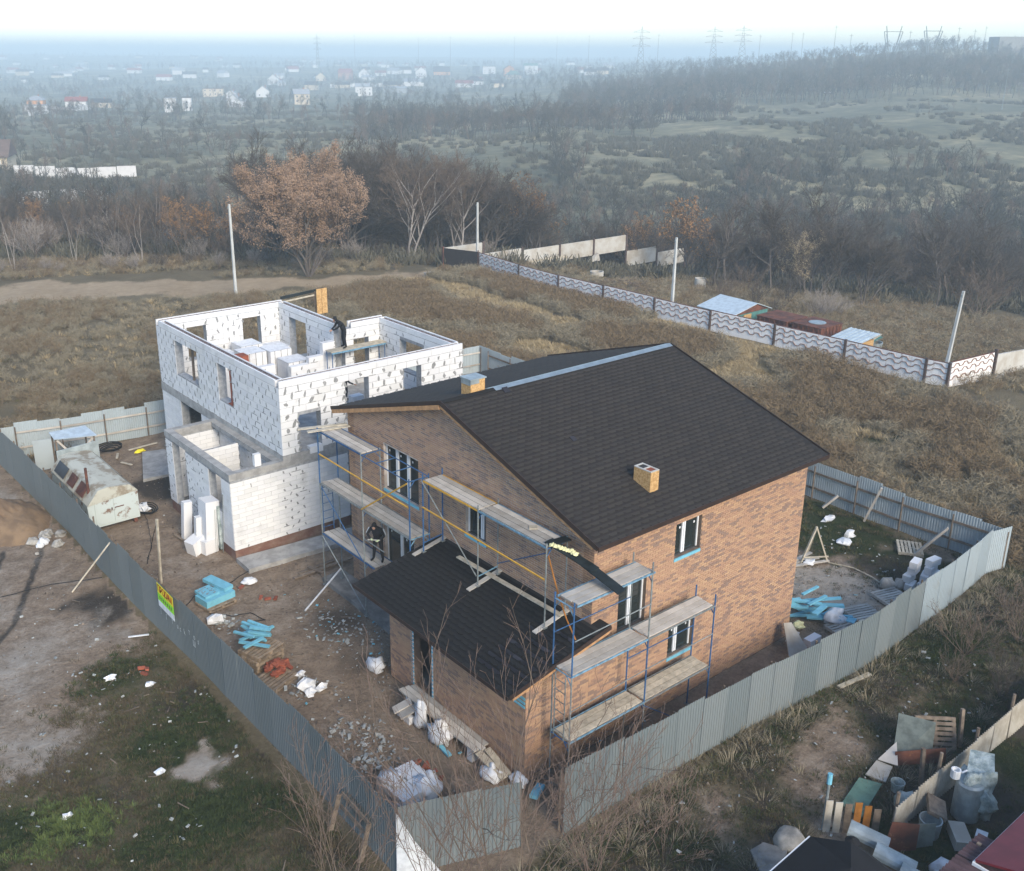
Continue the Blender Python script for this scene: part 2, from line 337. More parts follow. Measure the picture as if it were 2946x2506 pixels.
def zones(x, y):
    n1 = mnoise.noise(Vector((x*.35, y*.35, 5))); n2 = mnoise.noise(Vector((x*.11, y*.11, 9)))
    yard = inpoly_rect(x, y, -7.3, -2.3, 21.3, 34, .4); ox, oy = x, y
    x += .8*mnoise.noise(Vector((ox*.9, oy*.9, 11)))+.5*mnoise.noise(Vector((ox*2.3, oy*2.3, 12))); y += .8*mnoise.noise(Vector((ox*.9, oy*.9, 13)))+.5*mnoise.noise(Vector((ox*2.3, oy*2.3, 14)))
    green = 0; pale = 0; dirt = 0; road = 0; dark = 0
    if yard > 0:
        dirt = yard
        g = max(disc(x, y, 19.5, 4.5, 3.2, 1.5), disc(x, y, 18.6, -.2, 1.8, 1), disc(x, y, 19, 12, 4, 2), .55*disc(x, y, -6.6, 11, 1.0, .8))
        green = g*yard*.95; dirt *= 1-.75*g
        pale = yard*max(1.35*disc(x, y, 14.6, 1.0, 1.9, 1.0), .35*disc(x, y, -4.2, 13, 2.2, 1.5), .45*disc(x, y, -4.6, 18.6, 1.2, .8), .25*disc(x, y, -5.2, 5, 2.0, 1.5))
        dark = yard*max(.55*disc(x, y, -2.2, 11, 1.5, 1.4), .8*disc(x, y, -2.3, 27, 1.9, 1.2), .5*disc(x, y, -3.2, 8.2, 1.2, 1), .6*disc(x, y, 17.5, 0, 2, 1))
    elif x < -7.2 and y < 36 and y > -12:
        s = sstep(9.5, 15.5, y+n1*2.2+(x+9)*-.55)              # bare sandy lot further up, grass towards the viewer
        dirt = s; pale = s*(.75 if x < -8.6 else .2)*max(0, .55+n1*.9)
        dark = max(s*disc(x, y, -8.3, 17.5, 1.6, 1.2)*.8, (1-s)*max(0, .45+n1)*.8)
        for rl in (((-18, 12.5), (-12.2, 18.5), (-9.6, 24), (-11, 36)), ((-19, 17), (-13, 21), (-10.5, 33))):
            rd = min(seg_d(ox, oy, a_, b_) for a_, b_ in zip(rl[:-1], rl[1:])); dark = max(dark, s*.75*max(disc(rd, 0, .75, 0, .16, .12), 0))
        green = (1-s)*max(0, .38-n1*.9)
        green = max(green, (1-s)*disc(x, y, -8.2, 9, 1.6, 1.4)*.9)
        a = disc(x, y, -9.45, 6.55, .75, .4); pale = max(pale, a*1.0); green *= 1-a; dirt = max(dirt, a); dark *= 1-a
        a = disc(x, y, -13.3, 6.3, 1.1, 1.0)*.7; green = max(green, a)
    elif y < -2.2 and x > -8 and y > -14 and x < 24:
        b = max(disc(x, y, 4.2, -4.6, 1.5, 1.2), disc(x, y, 1.8, -4.9, 1.6, 1.2), disc(x, y, 9.2, -3.9, 1.6, 1.2), disc(x, y, 2.4, -6.6, 1.2, 1), .7*disc(x, y, 6.5, -4.8, 1.2, 1))
        b = max(0, min(1, b*(.55+n1*1.9)))
        dirt = b; pale = b*.3; green = (1-b)*max(0, .5+n1*.8); dark = (1-b)*max(0, .5-n1*.7)
    else:
        r, q = road_d(x, y); w = lerp(4.2, 2.0, sstep(0, 38, q))+n1*1.8
        road = (1-sstep(w-1.6, w+1.4, r))*(.9+.4*n1)
        if 43 < x < 60 and 25 < y < 60: green = .45*inpoly_rect(x, y, 45, 30, 58, 54, 4)*(.7+n1*.8)
        if 36 < y < 62 and x < 20 and road < .5: green = max(0, .15+n1*.5)*.8; dirt = max(0, n2)*.2
        if x > 21 and y < 20: green = max(0, n2*1.2)*.8
        if x > 21: dark = max(0, -n2)*.8
    d, t = dt(x, y)
    far = sstep(95, 150, d)
    return dirt, max(0, min(1, green)), max(0, min(1, pale)), max(0, min(1, road)), far, max(0, min(1, dark))
def make_ground():
    rs = [0.0]; r = 14.0
    while r < 11500: rs.append(r); r *= 1.0105 if r < 60 else (1.016 if r < 400 else 1.05)
    ths = []; a = -42.0
    while a < 42: ths.append(a); a += .32
    while a < 318: ths.append(a); a += 6.0
    nt_ = len(ths); vs = []; z1 = []; z2 = []
    for r in rs:
        for a in ths:
            th = YAW-rad(a); x = CAM.x+cos(th)*r; y = CAM.y+sin(th)*r; h = TH(x, y)
            dirt, green, pale, road, far, dark = zones(x, y) if r > 1 else (0, 0, 0, 0, 0, 0)
            if 14 < r < 130:
                h += .05*mnoise.noise(Vector((x*.8, y*.8, 1)))+.02*mnoise.noise(Vector((x*2.7, y*2.7, 2)))-.03
                if x > 22 or y > 36: h += .18*mnoise.noise(Vector((x*.25, y*.25, 4)))
            vs.append((x, y, h)); z1.append((dirt, green, pale, 1)); z2.append((road, far, dark, 1))
    fs = []
    for j in range(len(rs)-1):
        for i in range(nt_):
            k = (i+1) % nt_
            if j == 0: fs.append((0, nt_+k, nt_+i)[::-1] if False else (0, nt_+i, nt_+k))
            else: fs.append((j*nt_+i, (j+1)*nt_+i, (j+1)*nt_+k, j*nt_+k))
    me = bpy.data.meshes.new('ground'); me.from_pydata(vs, [], fs)
    for nm, z in (('zone', z1), ('zone2', z2)):
        at = me.color_attributes.new(nm, 'FLOAT_COLOR', 'POINT'); at.data.foreach_set('color', [c for q in z for c in q])
    me.polygons.foreach_set('use_smooth', [True]*len(me.polygons))
    t = NT('ground_soil')
    a1 = t.N('ShaderNodeVertexColor', layer_name='zone').outputs[0]; a2 = t.N('ShaderNodeVertexColor', layer_name='zone2').outputs[0]
    s1 = t.N('ShaderNodeSeparateColor'); t.lk(a1, s1.inputs[0]); s2 = t.N('ShaderNodeSeparateColor'); t.lk(a2, s2.inputs[0])
    n_f = t.noise(9, 8, .78); n_m = t.noise(1.3, 8, .72); n_l = t.noise(.22, 5, .6); n_x = t.noise(.018, 6, .65)
    def w(sock, k=.55): # zone weight broken up by noise
        return t.smooth(t.math('ADD', sock, t.math('MULTIPLY', t.math('SUBTRACT', t.math('ADD', t.math('MULTIPLY', n_m, .6), t.math('MULTIPLY', n_f, .4)), .5), k*1.8)), .3, .7)
    dry = t.ramp(t.math('ADD', t.math('MULTIPLY', n_l, .5), t.math('MULTIPLY', n_f, .5)), [(.3, (.09, .075, .045)), (.5, (.16, .13, .08)), (.7, (.26, .21, .13))])
    farc = t.ramp(t.math('ADD', t.math('MULTIPLY', n_x, .65), t.math('MULTIPLY', n_l, .35)), [(.32, (.075, .078, .052)), (.43, (.13, .128, .082)), (.53, (.20, .185, .115)), (.62, (.36, .31, .19))])
    dirt = t.ramp(t.math('ADD', t.math('MULTIPLY', n_m, .55), t.math('MULTIPLY', n_f, .45)), [(.30, (.10, .078, .058)), (.5, (.265, .20, .143)), (.68, (.43, .345, .255))])
    grn = t.ramp(n_f, [(.3, (.018, .026, .010)), (.55, (.038, .05, .018)), (.75, (.075, .082, .034))])
    pal = t.ramp(n_m, [(.3, (.30, .255, .20)), (.7, (.44, .40, .35))])
    rdc = t.ramp(t.math('ADD', t.math('MULTIPLY', n_m, .5), t.math('MULTIPLY', n_l, .5)), [(.3, (.29, .215, .135)), (.7, (.47, .365, .245))])
    col = t.mix(s2.outputs[1], dry, farc)
    col = t.mix(w(s1.outputs[0], .35), col, dirt)
    col = t.mix(w(s1.outputs[1]), col, grn)
    col = t.mix(w(s2.outputs[2], .4), col, t.mix(n_f, (.035, .03, .026), (.09, .075, .06)))
    pf = t.smooth(t.math('ADD', s1.outputs[2], t.math('MULTIPLY', t.math('SUBTRACT', t.math('ADD', t.math('MULTIPLY', n_m, .55), t.math('MULTIPLY', n_f, .45)), .5), 1.8)), .12, .95)
    col = t.mix(pf, col, pal)
    col = t.mix(w(s2.outputs[0], .5), col, rdc)
    t.bump(t.math('ADD', t.math('MULTIPLY', n_f, .6), n_m), .9, .16)
    me.materials.append(t.fin(col, .97, 0, .1))
    o = bpy.data.objects.new('ground', me); COL.objects.link(o); tag(o, 'earth and scrub of the building plots, valley and far hills', kind='structure')
make_ground()
# ---------------------------------------------------------------- masonry helpers
UNIT = MB().box(0, 0, 0, 1, 1, 1)
def unit_mesh(name, mat): return UNIT.mesh(name, mat)
def subtract(a, b, holes):
    iv = [(a, b)]
    for h0, h1 in holes:
        nv = []
        for p, q in iv:
            if h1 <= p or h0 >= q: nv.append((p, q)); continue
            if h0 > p: nv.append((p, h0))
            if h1 < q: nv.append((h1, q))
        iv = nv
    return iv
def lay(u0, u1, z0, z1, bl, bh, g, ops=(), top=None, jit=0.0):
    out = []; z = z0; k = 0
    while z+bh*.6 < z1:
        zb = min(z+bh-g, z1); zm = (z+zb)/2
        for p, q in subtract(u0, u1, [(o[0], o[1]) for o in ops if o[2]-.02 < zm < o[3]+.02]):
            u = math.floor((p-u0)/bl)*bl+u0-(bl*.5 if k % 2 else 0)
            while u < q:
                a, b = max(u, p), min(u+bl-g, q)
                if b-a > .04 and (top is None or zb < min(top(a), top(b))): out.append((a, b, z, zb))
                u += bl
        z += bh; k += 1
    return out
def FX(xp, sgn=-1):   # wall plane x = xp, outward sgn*x ; u -> y
    return lambda u, d, z: (xp+sgn*d, u, z)
def FY(yp, sgn=-1):   # wall plane y = yp, outward sgn*y ; u -> x
    return lambda u, d, z: (u, yp+sgn*d, z)
def fbox(mb, F, a, b, za, zb, d0, d1, mi=0):
    p = F(a, d0, za); q = F(b, d1, zb)
    return mb.box(min(p[0], q[0]), min(p[1], q[1]), za, max(p[0], q[0]), max(p[1], q[1]), zb, mi)
def core(mb, F, u0, u1, z0, z1, ops, th, d=0.0, mi=0):
    zs = sorted(set([z0, z1]+[z for o in ops for z in (o[2], o[3]) if z0 < z < z1]))
    for za, zb in zip(zs[:-1], zs[1:]):
        zm = (za+zb)/2
        for p, q in subtract(u0, u1, [(o[0], o[1]) for o in ops if o[2] < zm < o[3]]):
            fbox(mb, F, p, q, za, zb, d, d-th, mi)
def pieces(lst, parent, mat, name, rest, limit, key, d=.012):
    """lst of (F, a, b, za, zb): the ones that show largest become parts, the rest one joined part"""
    lst = sorted(lst, key=key); me = unit_mesh(name, mat)
    for F, a, b, za, zb in lst[:limit]:
        p = F(a, -.002, za); q = F(b, d, zb)
        lo = (min(p[0], q[0]), min(p[1], q[1]), za)
        piece(name, me, lo, (abs(p[0]-q[0]), abs(p[1]-q[1]), zb-za), parent)
    mb = MB()
    for F, a, b, za, zb in lst[limit:]: fbox(mb, F, a, b, za, zb, -.002, d)
    if mb.v: mb.build(rest, mat, parent, kind='stuff')
def cdist(F, a, b, za, zb): return (Vector(F((a+b)/2, 0, (za+zb)/2))-CAM).length
# ---------------------------------------------------------------- brick house
HL, HW = 10.24, 13.14
house = thing('brick_house', 'two storey brown brick house with dark shingle gable roof and scaffolding around it', 'house', (5, 6.5, 0))
def window(parent, F, u0, u1, z0, z1, splits, sill=True, dark=True, deep=.13, handle=True, casement=None):
    f = MB(); fr = .05; d = -deep
    for a, b, c, e in ((u0, u1, z0, z0+fr), (u0, u1, z1-fr, z1), (u0, u0+fr, z0+fr, z1-fr), (u1-fr, u1, z0+fr, z1-fr)): fbox(f, F, a, b, c, e, d-.06, d+.012, 1 if dark and (b-a > .2) else 0)
    for s in splits:
        m = lerp(u0, u1, s); fbox(f, F, m-.075, m-.012, z0+fr, z1-fr, d-.05, d+.02); fbox(f, F, m+.012, m+.075, z0+fr, z1-fr, d-.05, d+.02); fbox(f, F, m-.012, m+.012, z0+fr, z1-fr, d-.05, d-.02, 1)
    w = f.build('window', [MT['frame'], MT['frame_dk']], parent)
    ed = [0]+list(splits)+[1]
    for a, b in zip(ed[:-1], ed[1:]):
        ua, ub = lerp(u0, u1, a)+(.055 if a == 0 else .08), lerp(u0, u1, b)-(.055 if b == 1 else .08)
        fbox(MB(), F, ua, ub, z0+fr, z1-fr, d-.035, d-.02).build('pane', MT['glass'], w)
        s = MB(); uc = lerp(ua, ub, .72); fbox(s, F, uc, uc+.055, z1-.28, z1-.21, d-.018, d-.012).build('sticker', MT['white'], w)
    if sill: fbox(MB(), F, u0-.02, u1+.02, z0-.1, z0-.004, d+.004, .03).build('sill', MT['foam'], w)
    return w
gab_top = lambda y: (9.39-.30*abs(y-6.74) if y > 6.74 else 9.39-.3135*abs(y-6.74))-.14
opsR = [(1.09, 2.29, 3.6, 5.33), (3.5, 4.7, 5.3, 6.46), (3.5, 4.7, 1.75, 2.85)]
opsG = [(8.55, 10.72, 4.9, 6.64), (4.84, 5.9, 4.95, 6.45), (8.9, 10.8, 1.1, 3.42)]
opsX = [(4.48, 5.52, .36, 2.5)]
EXX = -2.46; EXL = 6.83
xrz = lambda x: 3.68+.1887*(x+3.55)
FR, FG, FE = FY(0), FX(0), FX(EXX)
FB, FLs = FY(HW, 1), FX(HL, 1)
w = MB(); core(w, FR, 0, HL, -.3, 7.1, opsR, .4, -.006); wr = w.build('wall', MT['mortar'], house, label='sunlit side wall of tan clinker brick')
w = MB(); core(w, FG, .41, HW-.41, -.3, 6.9, opsG, .4, -.006)
w.add([(.006, .41, 6.9), (.006, HW-.41, 6.9), (.006, HW-.41, gab_top(HW-.41)), (.006, 6.74, gab_top(6.74)), (.006, .41, gab_top(.41)),
       (.4, .41, 6.9), (.4, HW-.41, 6.9), (.4, HW-.41, gab_top(HW-.41)), (.4, 6.74, gab_top(6.74)), (.4, .41, gab_top(.41))],
      [(4, 3, 2, 1, 0), (5, 6, 7, 8, 9), (0, 1, 6, 5), (1, 2, 7, 6), (2, 3, 8, 7), (3, 4, 9, 8), (4, 0, 5, 9)])
wg = w.build('wall', MT['mortar_pale'], house, label='shaded gable wall of brown clinker brick')
w = MB(); core(w, FB, 0, HL, -.3, 7.2, [], .4, -.006); w.box(HL-.41, .41, -.3, HL-.006, HW-.41, 6.9)
w.add([(HL-.006, .41, 6.9), (HL-.006, HW-.41, 6.9), (HL-.006, 6.74, 9.2), (HL-.4, .41, 6.9), (HL-.4, HW-.41, 6.9), (HL-.4, 6.74, 9.2)], [(0, 1, 2), (5, 4, 3), (1, 4, 5, 2), (0, 2, 5, 3)])
w.build('wall', MT['mortar'], house)
MB().box(.45, .45, 3.2, HL-.45, HW-.45, 3.45).box(.45, .45, -.2, HL-.45, HW-.45, .3).build('floor_slab', MT['dark'], house)
# lean-to porch walls
w = MB(); core(w, FE, .31, EXL, -.3, xrz(EXX)-.16, opsX, .3, -.006); we = w.build('wall', MT['mortar'], house, label='front wall of the porch')
w = MB(); w.add([(EXX, .006, -.3), (-.002, .006, -.3), (-.002, .006, xrz(0)-.16), (EXX, .006, xrz(EXX)-.16), (EXX, .3, -.3), (-.002, .3, -.3), (-.002, .3, xrz(0)-.16), (EXX, .3, xrz(EXX)-.16)],
      [(0, 1, 2, 3), (7, 6, 5, 4), (3, 2, 6, 7), (0, 3, 7, 4), (1, 5, 6, 2)])
wx = w.build('wall', MT['mortar'], house, label='side wall of the porch')
w = MB(); w.add([(EXX+.31, EXL-.3, -.3), (-.002, EXL-.3, -.3), (-.002, EXL-.3, xrz(0)-.16), (EXX+.31, EXL-.3, xrz(EXX)-.16), (EXX+.31, EXL-.006, -.3), (-.002, EXL-.006, -.3), (-.002, EXL-.006, xrz(0)-.16), (EXX+.31, EXL-.006, xrz(EXX)-.16)],
      [(0, 1, 2, 3), (7, 6, 5, 4), (3, 2, 6, 7), (0, 3, 7, 4), (1, 5, 6, 2)])
w.build('wall', MT['mortar'], house)
MB().box(EXX+.31, .31, -.1, -.01, EXL-.31, .36).build('floor_slab', MT['conc_dk'], house)
BL, BH, BG = .25, .075, .013
lr = [(FR,)+p for p in lay(0, HL, .02, 7.1, BL, BH, BG, opsR)]
lg = [(FG,)+p for p in lay(0, HW, .02, 9.4, BL, BH, .021, opsG, gab_top)]
le = [(FE,)+p for p in lay(0, EXL, .02, xrz(EXX)-.14, BL, BH, BG, opsX)]
lx = [(FR,)+p for p in lay(EXX-.012, -.01, .02, 4.3, BL, BH, BG, (), lambda x: xrz(x)-.12)]
key = lambda q: cdist(*q)+(20 if (q[0] is FR and q[3] < 2.9 and q[1] > -1) or q[3] < .8 else 0)
pieces(lr, wr, MT['brick'], 'brick', 'brickwork', 90, key)
pieces(lg, wg, MT['brick'], 'brick', 'brickwork', 40, key, .008)
pieces(le, we, MT['brick'], 'brick', 'brickwork', 90, key)
pieces(lx, wx, MT['brick'], 'brick', 'brickwork', 80, key)
window(house, FR, *opsR[0], (.5,), sill=True)
window(house, FR, *opsR[1], (.42,))
window(house, FR, *opsR[2], (.4,))
window(house, FG, *opsG[0], (.36, .68))
window(house, FG, *opsG[1], (.3,))
window(house, FG, *opsG[2], (.5,), sill=False)
# raw door opening of the porch: foam strips and toothed brick ends
d = MB().box(EXX-.01, 5.525, .36, EXX+.1, 5.63, 2.5); d.build('door_foam', MT['foam'], house)
t1 = MB(); t2 = MB()
for k in range(28):
    z = .4+k*.074
    (t1 if k % 2 else t2).box(EXX-.02, 4.40, z, EXX+.08, 4.475, z+.07); (t1 if k % 2 == 0 else t2).box(EXX-.022, 5.46, z, EXX-.002, 5.52, z+.05)
t1.build('door_edge', MT['foam'], house, kind='stuff'); t2.build('door_edge', MT['white'], house, kind='stuff')
MB().box(EXX-.03, .02, 2.55, EXX-.013, .5, 2.62).box(EXX-.03, .02, 2.68, EXX-.013, .4, 2.76).box(EXX-.03, .02, 2.82, EXX-.013, .3, 2.9).build('foam_patch', MT['foam'], house)
# ---- roofs
def tabmesh():
    a = .165
    vs = [(-a, .06, .010), (-a*.62, -.012, .022), (a*.62, -.012, .022), (a, .06, .010), (a, .115, .008), (-a, .115, .008), (a, .24, .004), (-a, .24, .004)]
    vs += [(x, y, 0) for x, y, z in vs[:4]]
    return vs, [(0, 1, 2, 3, 4, 5), (8, 9, 1, 0), (9, 10, 2, 1), (10, 11, 3, 2)], [(5, 4, 6, 7)]
TV, TF, TFB = tabmesh()
def roof(name, origin, ulen, slen, rot, mat, deck, th, limit, ustep=.33, sstepv=.19):
    """origin: eave corner, local x along the eave, local y up the slope"""
    Rm = Euler(rot).to_matrix(); o = Vector(origin)
    P = lambda u, s, n: o+Rm @ Vector((u, s, n))
    d = MB(); d.add([P(0, 0, -.002), P(ulen, 0, -.002), P(ulen, slen, -.002), P(0, slen, -.002), P(0, 0, -th), P(ulen, 0, -th), P(ulen, slen, -th), P(0, slen, -th)],
                    [(0, 1, 2, 3), (7, 6, 5, 4), (0, 4, 5, 1), (1, 5, 6, 2), (2, 6, 7, 3), (3, 7, 4, 0)])
    ro = d.build('roof', deck, house, label=name)
    L = []; k = 0; s = .012
    while s+.2 < slen:
        u = .17 if k % 2 else .335
        while u < ulen-.16: L.append((u, s)); u += ustep
        s += sstepv; k += 1
    L.sort(key=lambda q: (P(q[0], q[1], 0)-CAM).length)
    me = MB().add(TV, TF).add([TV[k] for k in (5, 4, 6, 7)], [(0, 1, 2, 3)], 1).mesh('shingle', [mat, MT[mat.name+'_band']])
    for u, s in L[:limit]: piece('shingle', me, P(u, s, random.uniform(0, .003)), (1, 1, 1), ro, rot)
    mb = MB()
    for u, s in L[limit:]:
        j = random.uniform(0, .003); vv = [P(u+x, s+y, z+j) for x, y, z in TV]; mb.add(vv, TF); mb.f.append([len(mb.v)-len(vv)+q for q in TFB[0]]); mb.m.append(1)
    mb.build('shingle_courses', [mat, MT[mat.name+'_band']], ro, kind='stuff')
    return ro, P
aR = math.atan2(9.39-7.12, 7.24); sR = sqrt(7.24**2+2.27**2)
aL = math.atan2(9.39-7.29, 6.9); sL = sqrt(6.9**2+2.1**2)
aE = math.atan2(.67, 3.55); sE = sqrt(3.55**2+.67**2)
roofR, PR = roof('dark brown shingle slope facing the fence', (-.39, -.5, 7.12), 11.03, sR, (aR, 0, 0), MT['shingle'], MT['bitumen'], .10, 150)
roofL, PL = roof('dark brown shingle slope facing the white house', (10.64, 13.64, 7.29), 11.03, sL, (aL, 0, pi), MT['shingle'], MT['bitumen'], .10, 0)
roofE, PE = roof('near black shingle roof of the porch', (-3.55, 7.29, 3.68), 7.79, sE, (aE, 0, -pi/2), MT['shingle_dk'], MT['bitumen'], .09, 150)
# verge and eave boards
def board(p, q, w_, h_, mat, name='fascia', par=house): return MB().bar(p, q, w_, h_).build(name, mat, par)
board((-.405, -.5, 7.10), (-.405, 6.74, 9.375), .025, .16, MT['fascia']); board((-.405, 6.76, 9.375), (-.405, 13.66, 7.27), .025, .13, MT['fascia'])
board((-.39, -.515, 7.07), (10.64, -.515, 7.07), .025, .15, MT['fascia'])
board((-.372, -.30, 7.02), (-.372, 6.72, 9.22), .05, .09, MT['lath'], 'barge_board'); board((-.385, 6.78, 9.20), (-.385, 13.6, 7.14), .05, .15, MT['lath'], 'barge_board')
board((10.655, -.5, 7.10), (10.655, 6.74, 9.375), .025, .16, MT['fascia']); board((10.655, 6.76, 9.375), (10.655, 13.66, 7.27), .025, .16, MT['fascia'])
for k in range(16):
    x = .12+k*.66; MB().add([(x, -.42, 6.97), (x, .05, 6.97), (x, .05, 7.17), (x, -.42, 7.03), (x+.06, -.42, 6.97), (x+.06, .05, 6.97), (x+.06, .05, 7.17), (x+.06, -.42, 7.03)],
        [(0, 3, 2, 1), (4, 5, 6, 7), (0, 1, 5, 4), (1, 2, 6, 5), (2, 3, 7, 6), (3, 0, 4, 7)]).build('rafter_tail', MT['lath'], house)
board((-3.565, -.5, 3.64), (-3.565, 7.29, 3.64), .025, .12, MT['fascia'], 'fascia', house)
board((-3.5, -.512, 3.655), (.3, -.512, 4.375), .025, .14, MT['fascia']); board((-3.4, -.49, 3.57), (.25, -.49, 4.26), .05, .12, MT['lath'], 'barge_board')
# shingled stub of the porch roof past the house corner
MB().slab([(0.0, -.5, 4.352), (.33, -.5, 4.414), (.33, -.02, 4.414), (0.0, -.02, 4.352)], .08).build('roof_corner', MT['shingle_dk'], house)
# newer violet-grey shingles near the porch corner
vm = MB()
for k in range(95):
    u = random.uniform(6.2, 7.6); s = random.uniform(.3, 2.6)
    if u < 6.2+(.9-abs(s-1.2)*.5)*0: continue
    u = .17+round((u-.17)/.33)*.33; s = .012+round((s-.012)/.38)*.38
    vm.add([PE(u+x, s+y, z+.006) for x, y, z in TV], TF)
vm.build('shingle_patch', MT['shingle_v'], roofE, kind='stuff')
# ridge: galvanised strips, a dark shingle cap at the front
MB().slab([PR(2.2, sR-.16, .03), PR(11.0, sR-.16, .03), PR(11.0, sR+.01, .045), PR(2.2, sR+.01, .045)], .01).build('ridge_strip', MT['zinc'], roofR)
MB().slab([(10.62, 6.75, 9.44), (1.6, 6.75, 9.44), (1.6, 6.96, 9.37), (10.62, 6.96, 9.37)][::-1], .01).build('ridge_strip', MT['zinc'], roofR)
MB().slab([PR(0, sR-.14, .03), PR(2.7, sR-.14, .03), PR(2.7, sR+.01, .045), PR(0, sR+.01, .045)], .02).build('ridge_cap', MT['shingle_dk'], roofR)
MB().slab([PR(2.4, sR-.4, .04), PR(2.62, sR-.42, .06), PR(2.66, sR-.15, .08), PR(2.44, sR-.15, .08)], .03).build('loose_shingle', MT['shingle_v'], roofR)
MB().slab([PR(2.8, 4.15, .03), PR(2.97, 4.15, .03), PR(2.97, 4.36, .05), PR(2.8, 4.36, .05)], .02).build('loose_shingle', MT['shingle_v'], roofR)
# chimneys
def chimney(x0, y0, x1, y1, zt, zs, capm, label):
    c = MB().box(x0, y0, zs-.35, x1, y1, zt).build('chimney', MT['osb'], roofR, label=label)
    return c
c = chimney(.95, 6.85, 1.55, 7.35, 9.80, 9.35, None, 'chipboard chimney box with grey cap on the ridge')
MB().box(.91, 6.81, 9.802, 1.59, 7.39, 9.84).box(.935, 6.85, 9.62, .948, 7.35, 9.80).box(.935, 6.835, 9.66, 1.3, 6.848, 9.80).build('cap', MT['galv'], c)
cz = lambda y: 7.12+.3135*(y+.5)
c = chimney(2.88, .60, 3.25, 1.28, 8.12, 7.55, None, 'pale chipboard chimney box on the shingle slope')
fr = MB()
for a, b, e, f_ in ((.60, 1.28, 2.88, 2.93), (.60, 1.28, 3.20, 3.25), (.60, .66, 2.93, 3.20), (.91, .96, 2.93, 3.20), (1.22, 1.28, 2.93, 3.20)): fr.box(e, a, 8.122, f_, b, 8.15)
fr.build('rim', MT['conc_lt'], c)
MB().box(2.93, .66, 8.123, 3.20, .91, 8.13).build('flue', MT['redbrick'], c); MB().box(2.93, .96, 8.123, 3.20, 1.22, 8.13).build('flue', MT['dark'], c)
# concrete apron along the gable wall and plank walkway at the porch
MB().prism([(-1.1, 6.9), (-.02, 6.9), (.0, 14.0), (-1.0, 13.9)], -.1, .16).build('pavement', MT['conc_dk'], label='worn concrete apron along the foot of the gable wall', kind='structure')
wk = thing('plank_walkway', 'grey plank walkway on blocks along the porch wall', 'walkway', (-2.8, 3.4, 0))
for k in range(3): MB().box(-3.08+k*.2, 1.5+random.uniform(-.1, .1), .42, -2.9+k*.2, 5.5+random.uniform(-.2, .2), .47).build('plank', MT['plank'], wk)
for y in (1.8, 3.4, 5.0): MB().box(-3.05, y-.12, -.05, -2.55, y+.12, .418).build('support_block', MT['block'], wk)
MB().bar((-3.0, 1.45, .46), (-2.95, .3, .25), .25, .04).bar((-2.7, 1.4, .47), (-2.72, .4, .2), .22, .04).build('plank', MT['plank_lt'], wk)
rp = thing('board_ramp', 'two short grey boards propped as a ramp below the walkway', 'ramp', (-3.4, 4.6, 0))
for k in range(2): MB().bar((-3.65, 4.95-k*.36, .2), (-3.1, 4.75-k*.36, .44), .34, .04).build('board', MT['plank'], rp)
MB().box(-3.5, 4.3, -.05, -3.3, 5.0, .2).build('support_block', MT['block'], rp)
# ---------------------------------------------------------------- unfinished house of white aerated blocks
WX0, WX1, WY0, WY1 = -.50, 8.95, 17.62, 30.5
NX, NY = 6.5, 24.4                      # notch at the far corner
WZ0, WZ1 = 4.05, 7.29
wh = thing('block_house', 'roofless two storey shell of white aerated blocks still being built', 'house', (4, 24, 0))
TH_ = .38
FWl, FWr = FX(WX0), FY(WY0)
FBi = FY(WY1-TH_, -1); FRi = FX(WX1-TH_, -1); FNi = FY(NY-TH_, -1); FPi = FX(NX-TH_, -1)
FBo = FY(WY1, 1)
opL = [(25.7, 28.3, 5.0, 6.78), (22.05, 23.5, 5.0, 6.78)]
opRr = [(.28, 1.37, 4.05, 5.67), (2.6, 3.8, 4.95, 6.78), (5.6, 6.6, 4.95, 6.7)]
opB = [(.9, 1.95, 5.0, 6.75), (3.97, 5.02, 5.05, 6.77)]
opP = [(27.2, 29.0, 4.4, 6.75)]
opE = [(20.2, 22.2, 5.0, 6.55)]
opN = [(7.0, 7.9, 5.0, 6.4)]
zt = WZ1-.29
c1 = MB(); core(c1, FWl, WY0+.39, WY1-.39, WZ0, zt, opL, TH_, -.006); wl = c1.build('wall', MT['glue_line'], wh, label='long block wall with two window openings')
c1 = MB(); core(c1, FWr, WX0+.006, WX1-.006, WZ0, zt, opRr, TH_, -.006); wrr = c1.build('wall', MT['glue_line'], wh, label='front block wall with pale lit blocks')
c1 = MB(); core(c1, FBo, WX0, NX, WZ0, zt, opB, TH_, -.006); wb = c1.build('wall', MT['glue_line'], wh)
c1 = MB(); core(c1, FX(NX, 1), NY, WY1-.39, WZ0, zt, opP, TH_, -.006); core(c1, FX(WX1, 1), WY0+.39, NY-.39, WZ0, zt, opE, TH_, -.006); core(c1, FY(NY, 1), NX+.01, WX1, WZ0, zt, opN, TH_, -.006)
wn = c1.build('wall', MT['glue_line'], wh)
BLK, BHH, BGP = .6, .295, .015
L1 = [(FWl,)+p for p in lay(WY0, WY1, WZ0, zt+.005, BLK, BHH, BGP, opL)]
L2 = [(FWr,)+p for p in lay(WX0, WX1, WZ0, zt+.005, BLK, BHH, BGP, opRr)]
L3 = [(FBi,)+p for p in lay(WX0+TH_, NX-TH_, WZ0, zt+.005, BLK, BHH, BGP, opB)]
L4 = [(FRi,)+p for p in lay(WY0+TH_, NY-TH_, WZ0, zt+.005, BLK, BHH, BGP, opE)]+[(FNi,)+p for p in lay(NX, WX1-TH_, WZ0, zt+.005, BLK, BHH, BGP, opN)]+[(FPi,)+p for p in lay(NY, WY1-TH_, WZ0, zt+.005, BLK, BHH, BGP, opP)]
kd = lambda q: cdist(*q)
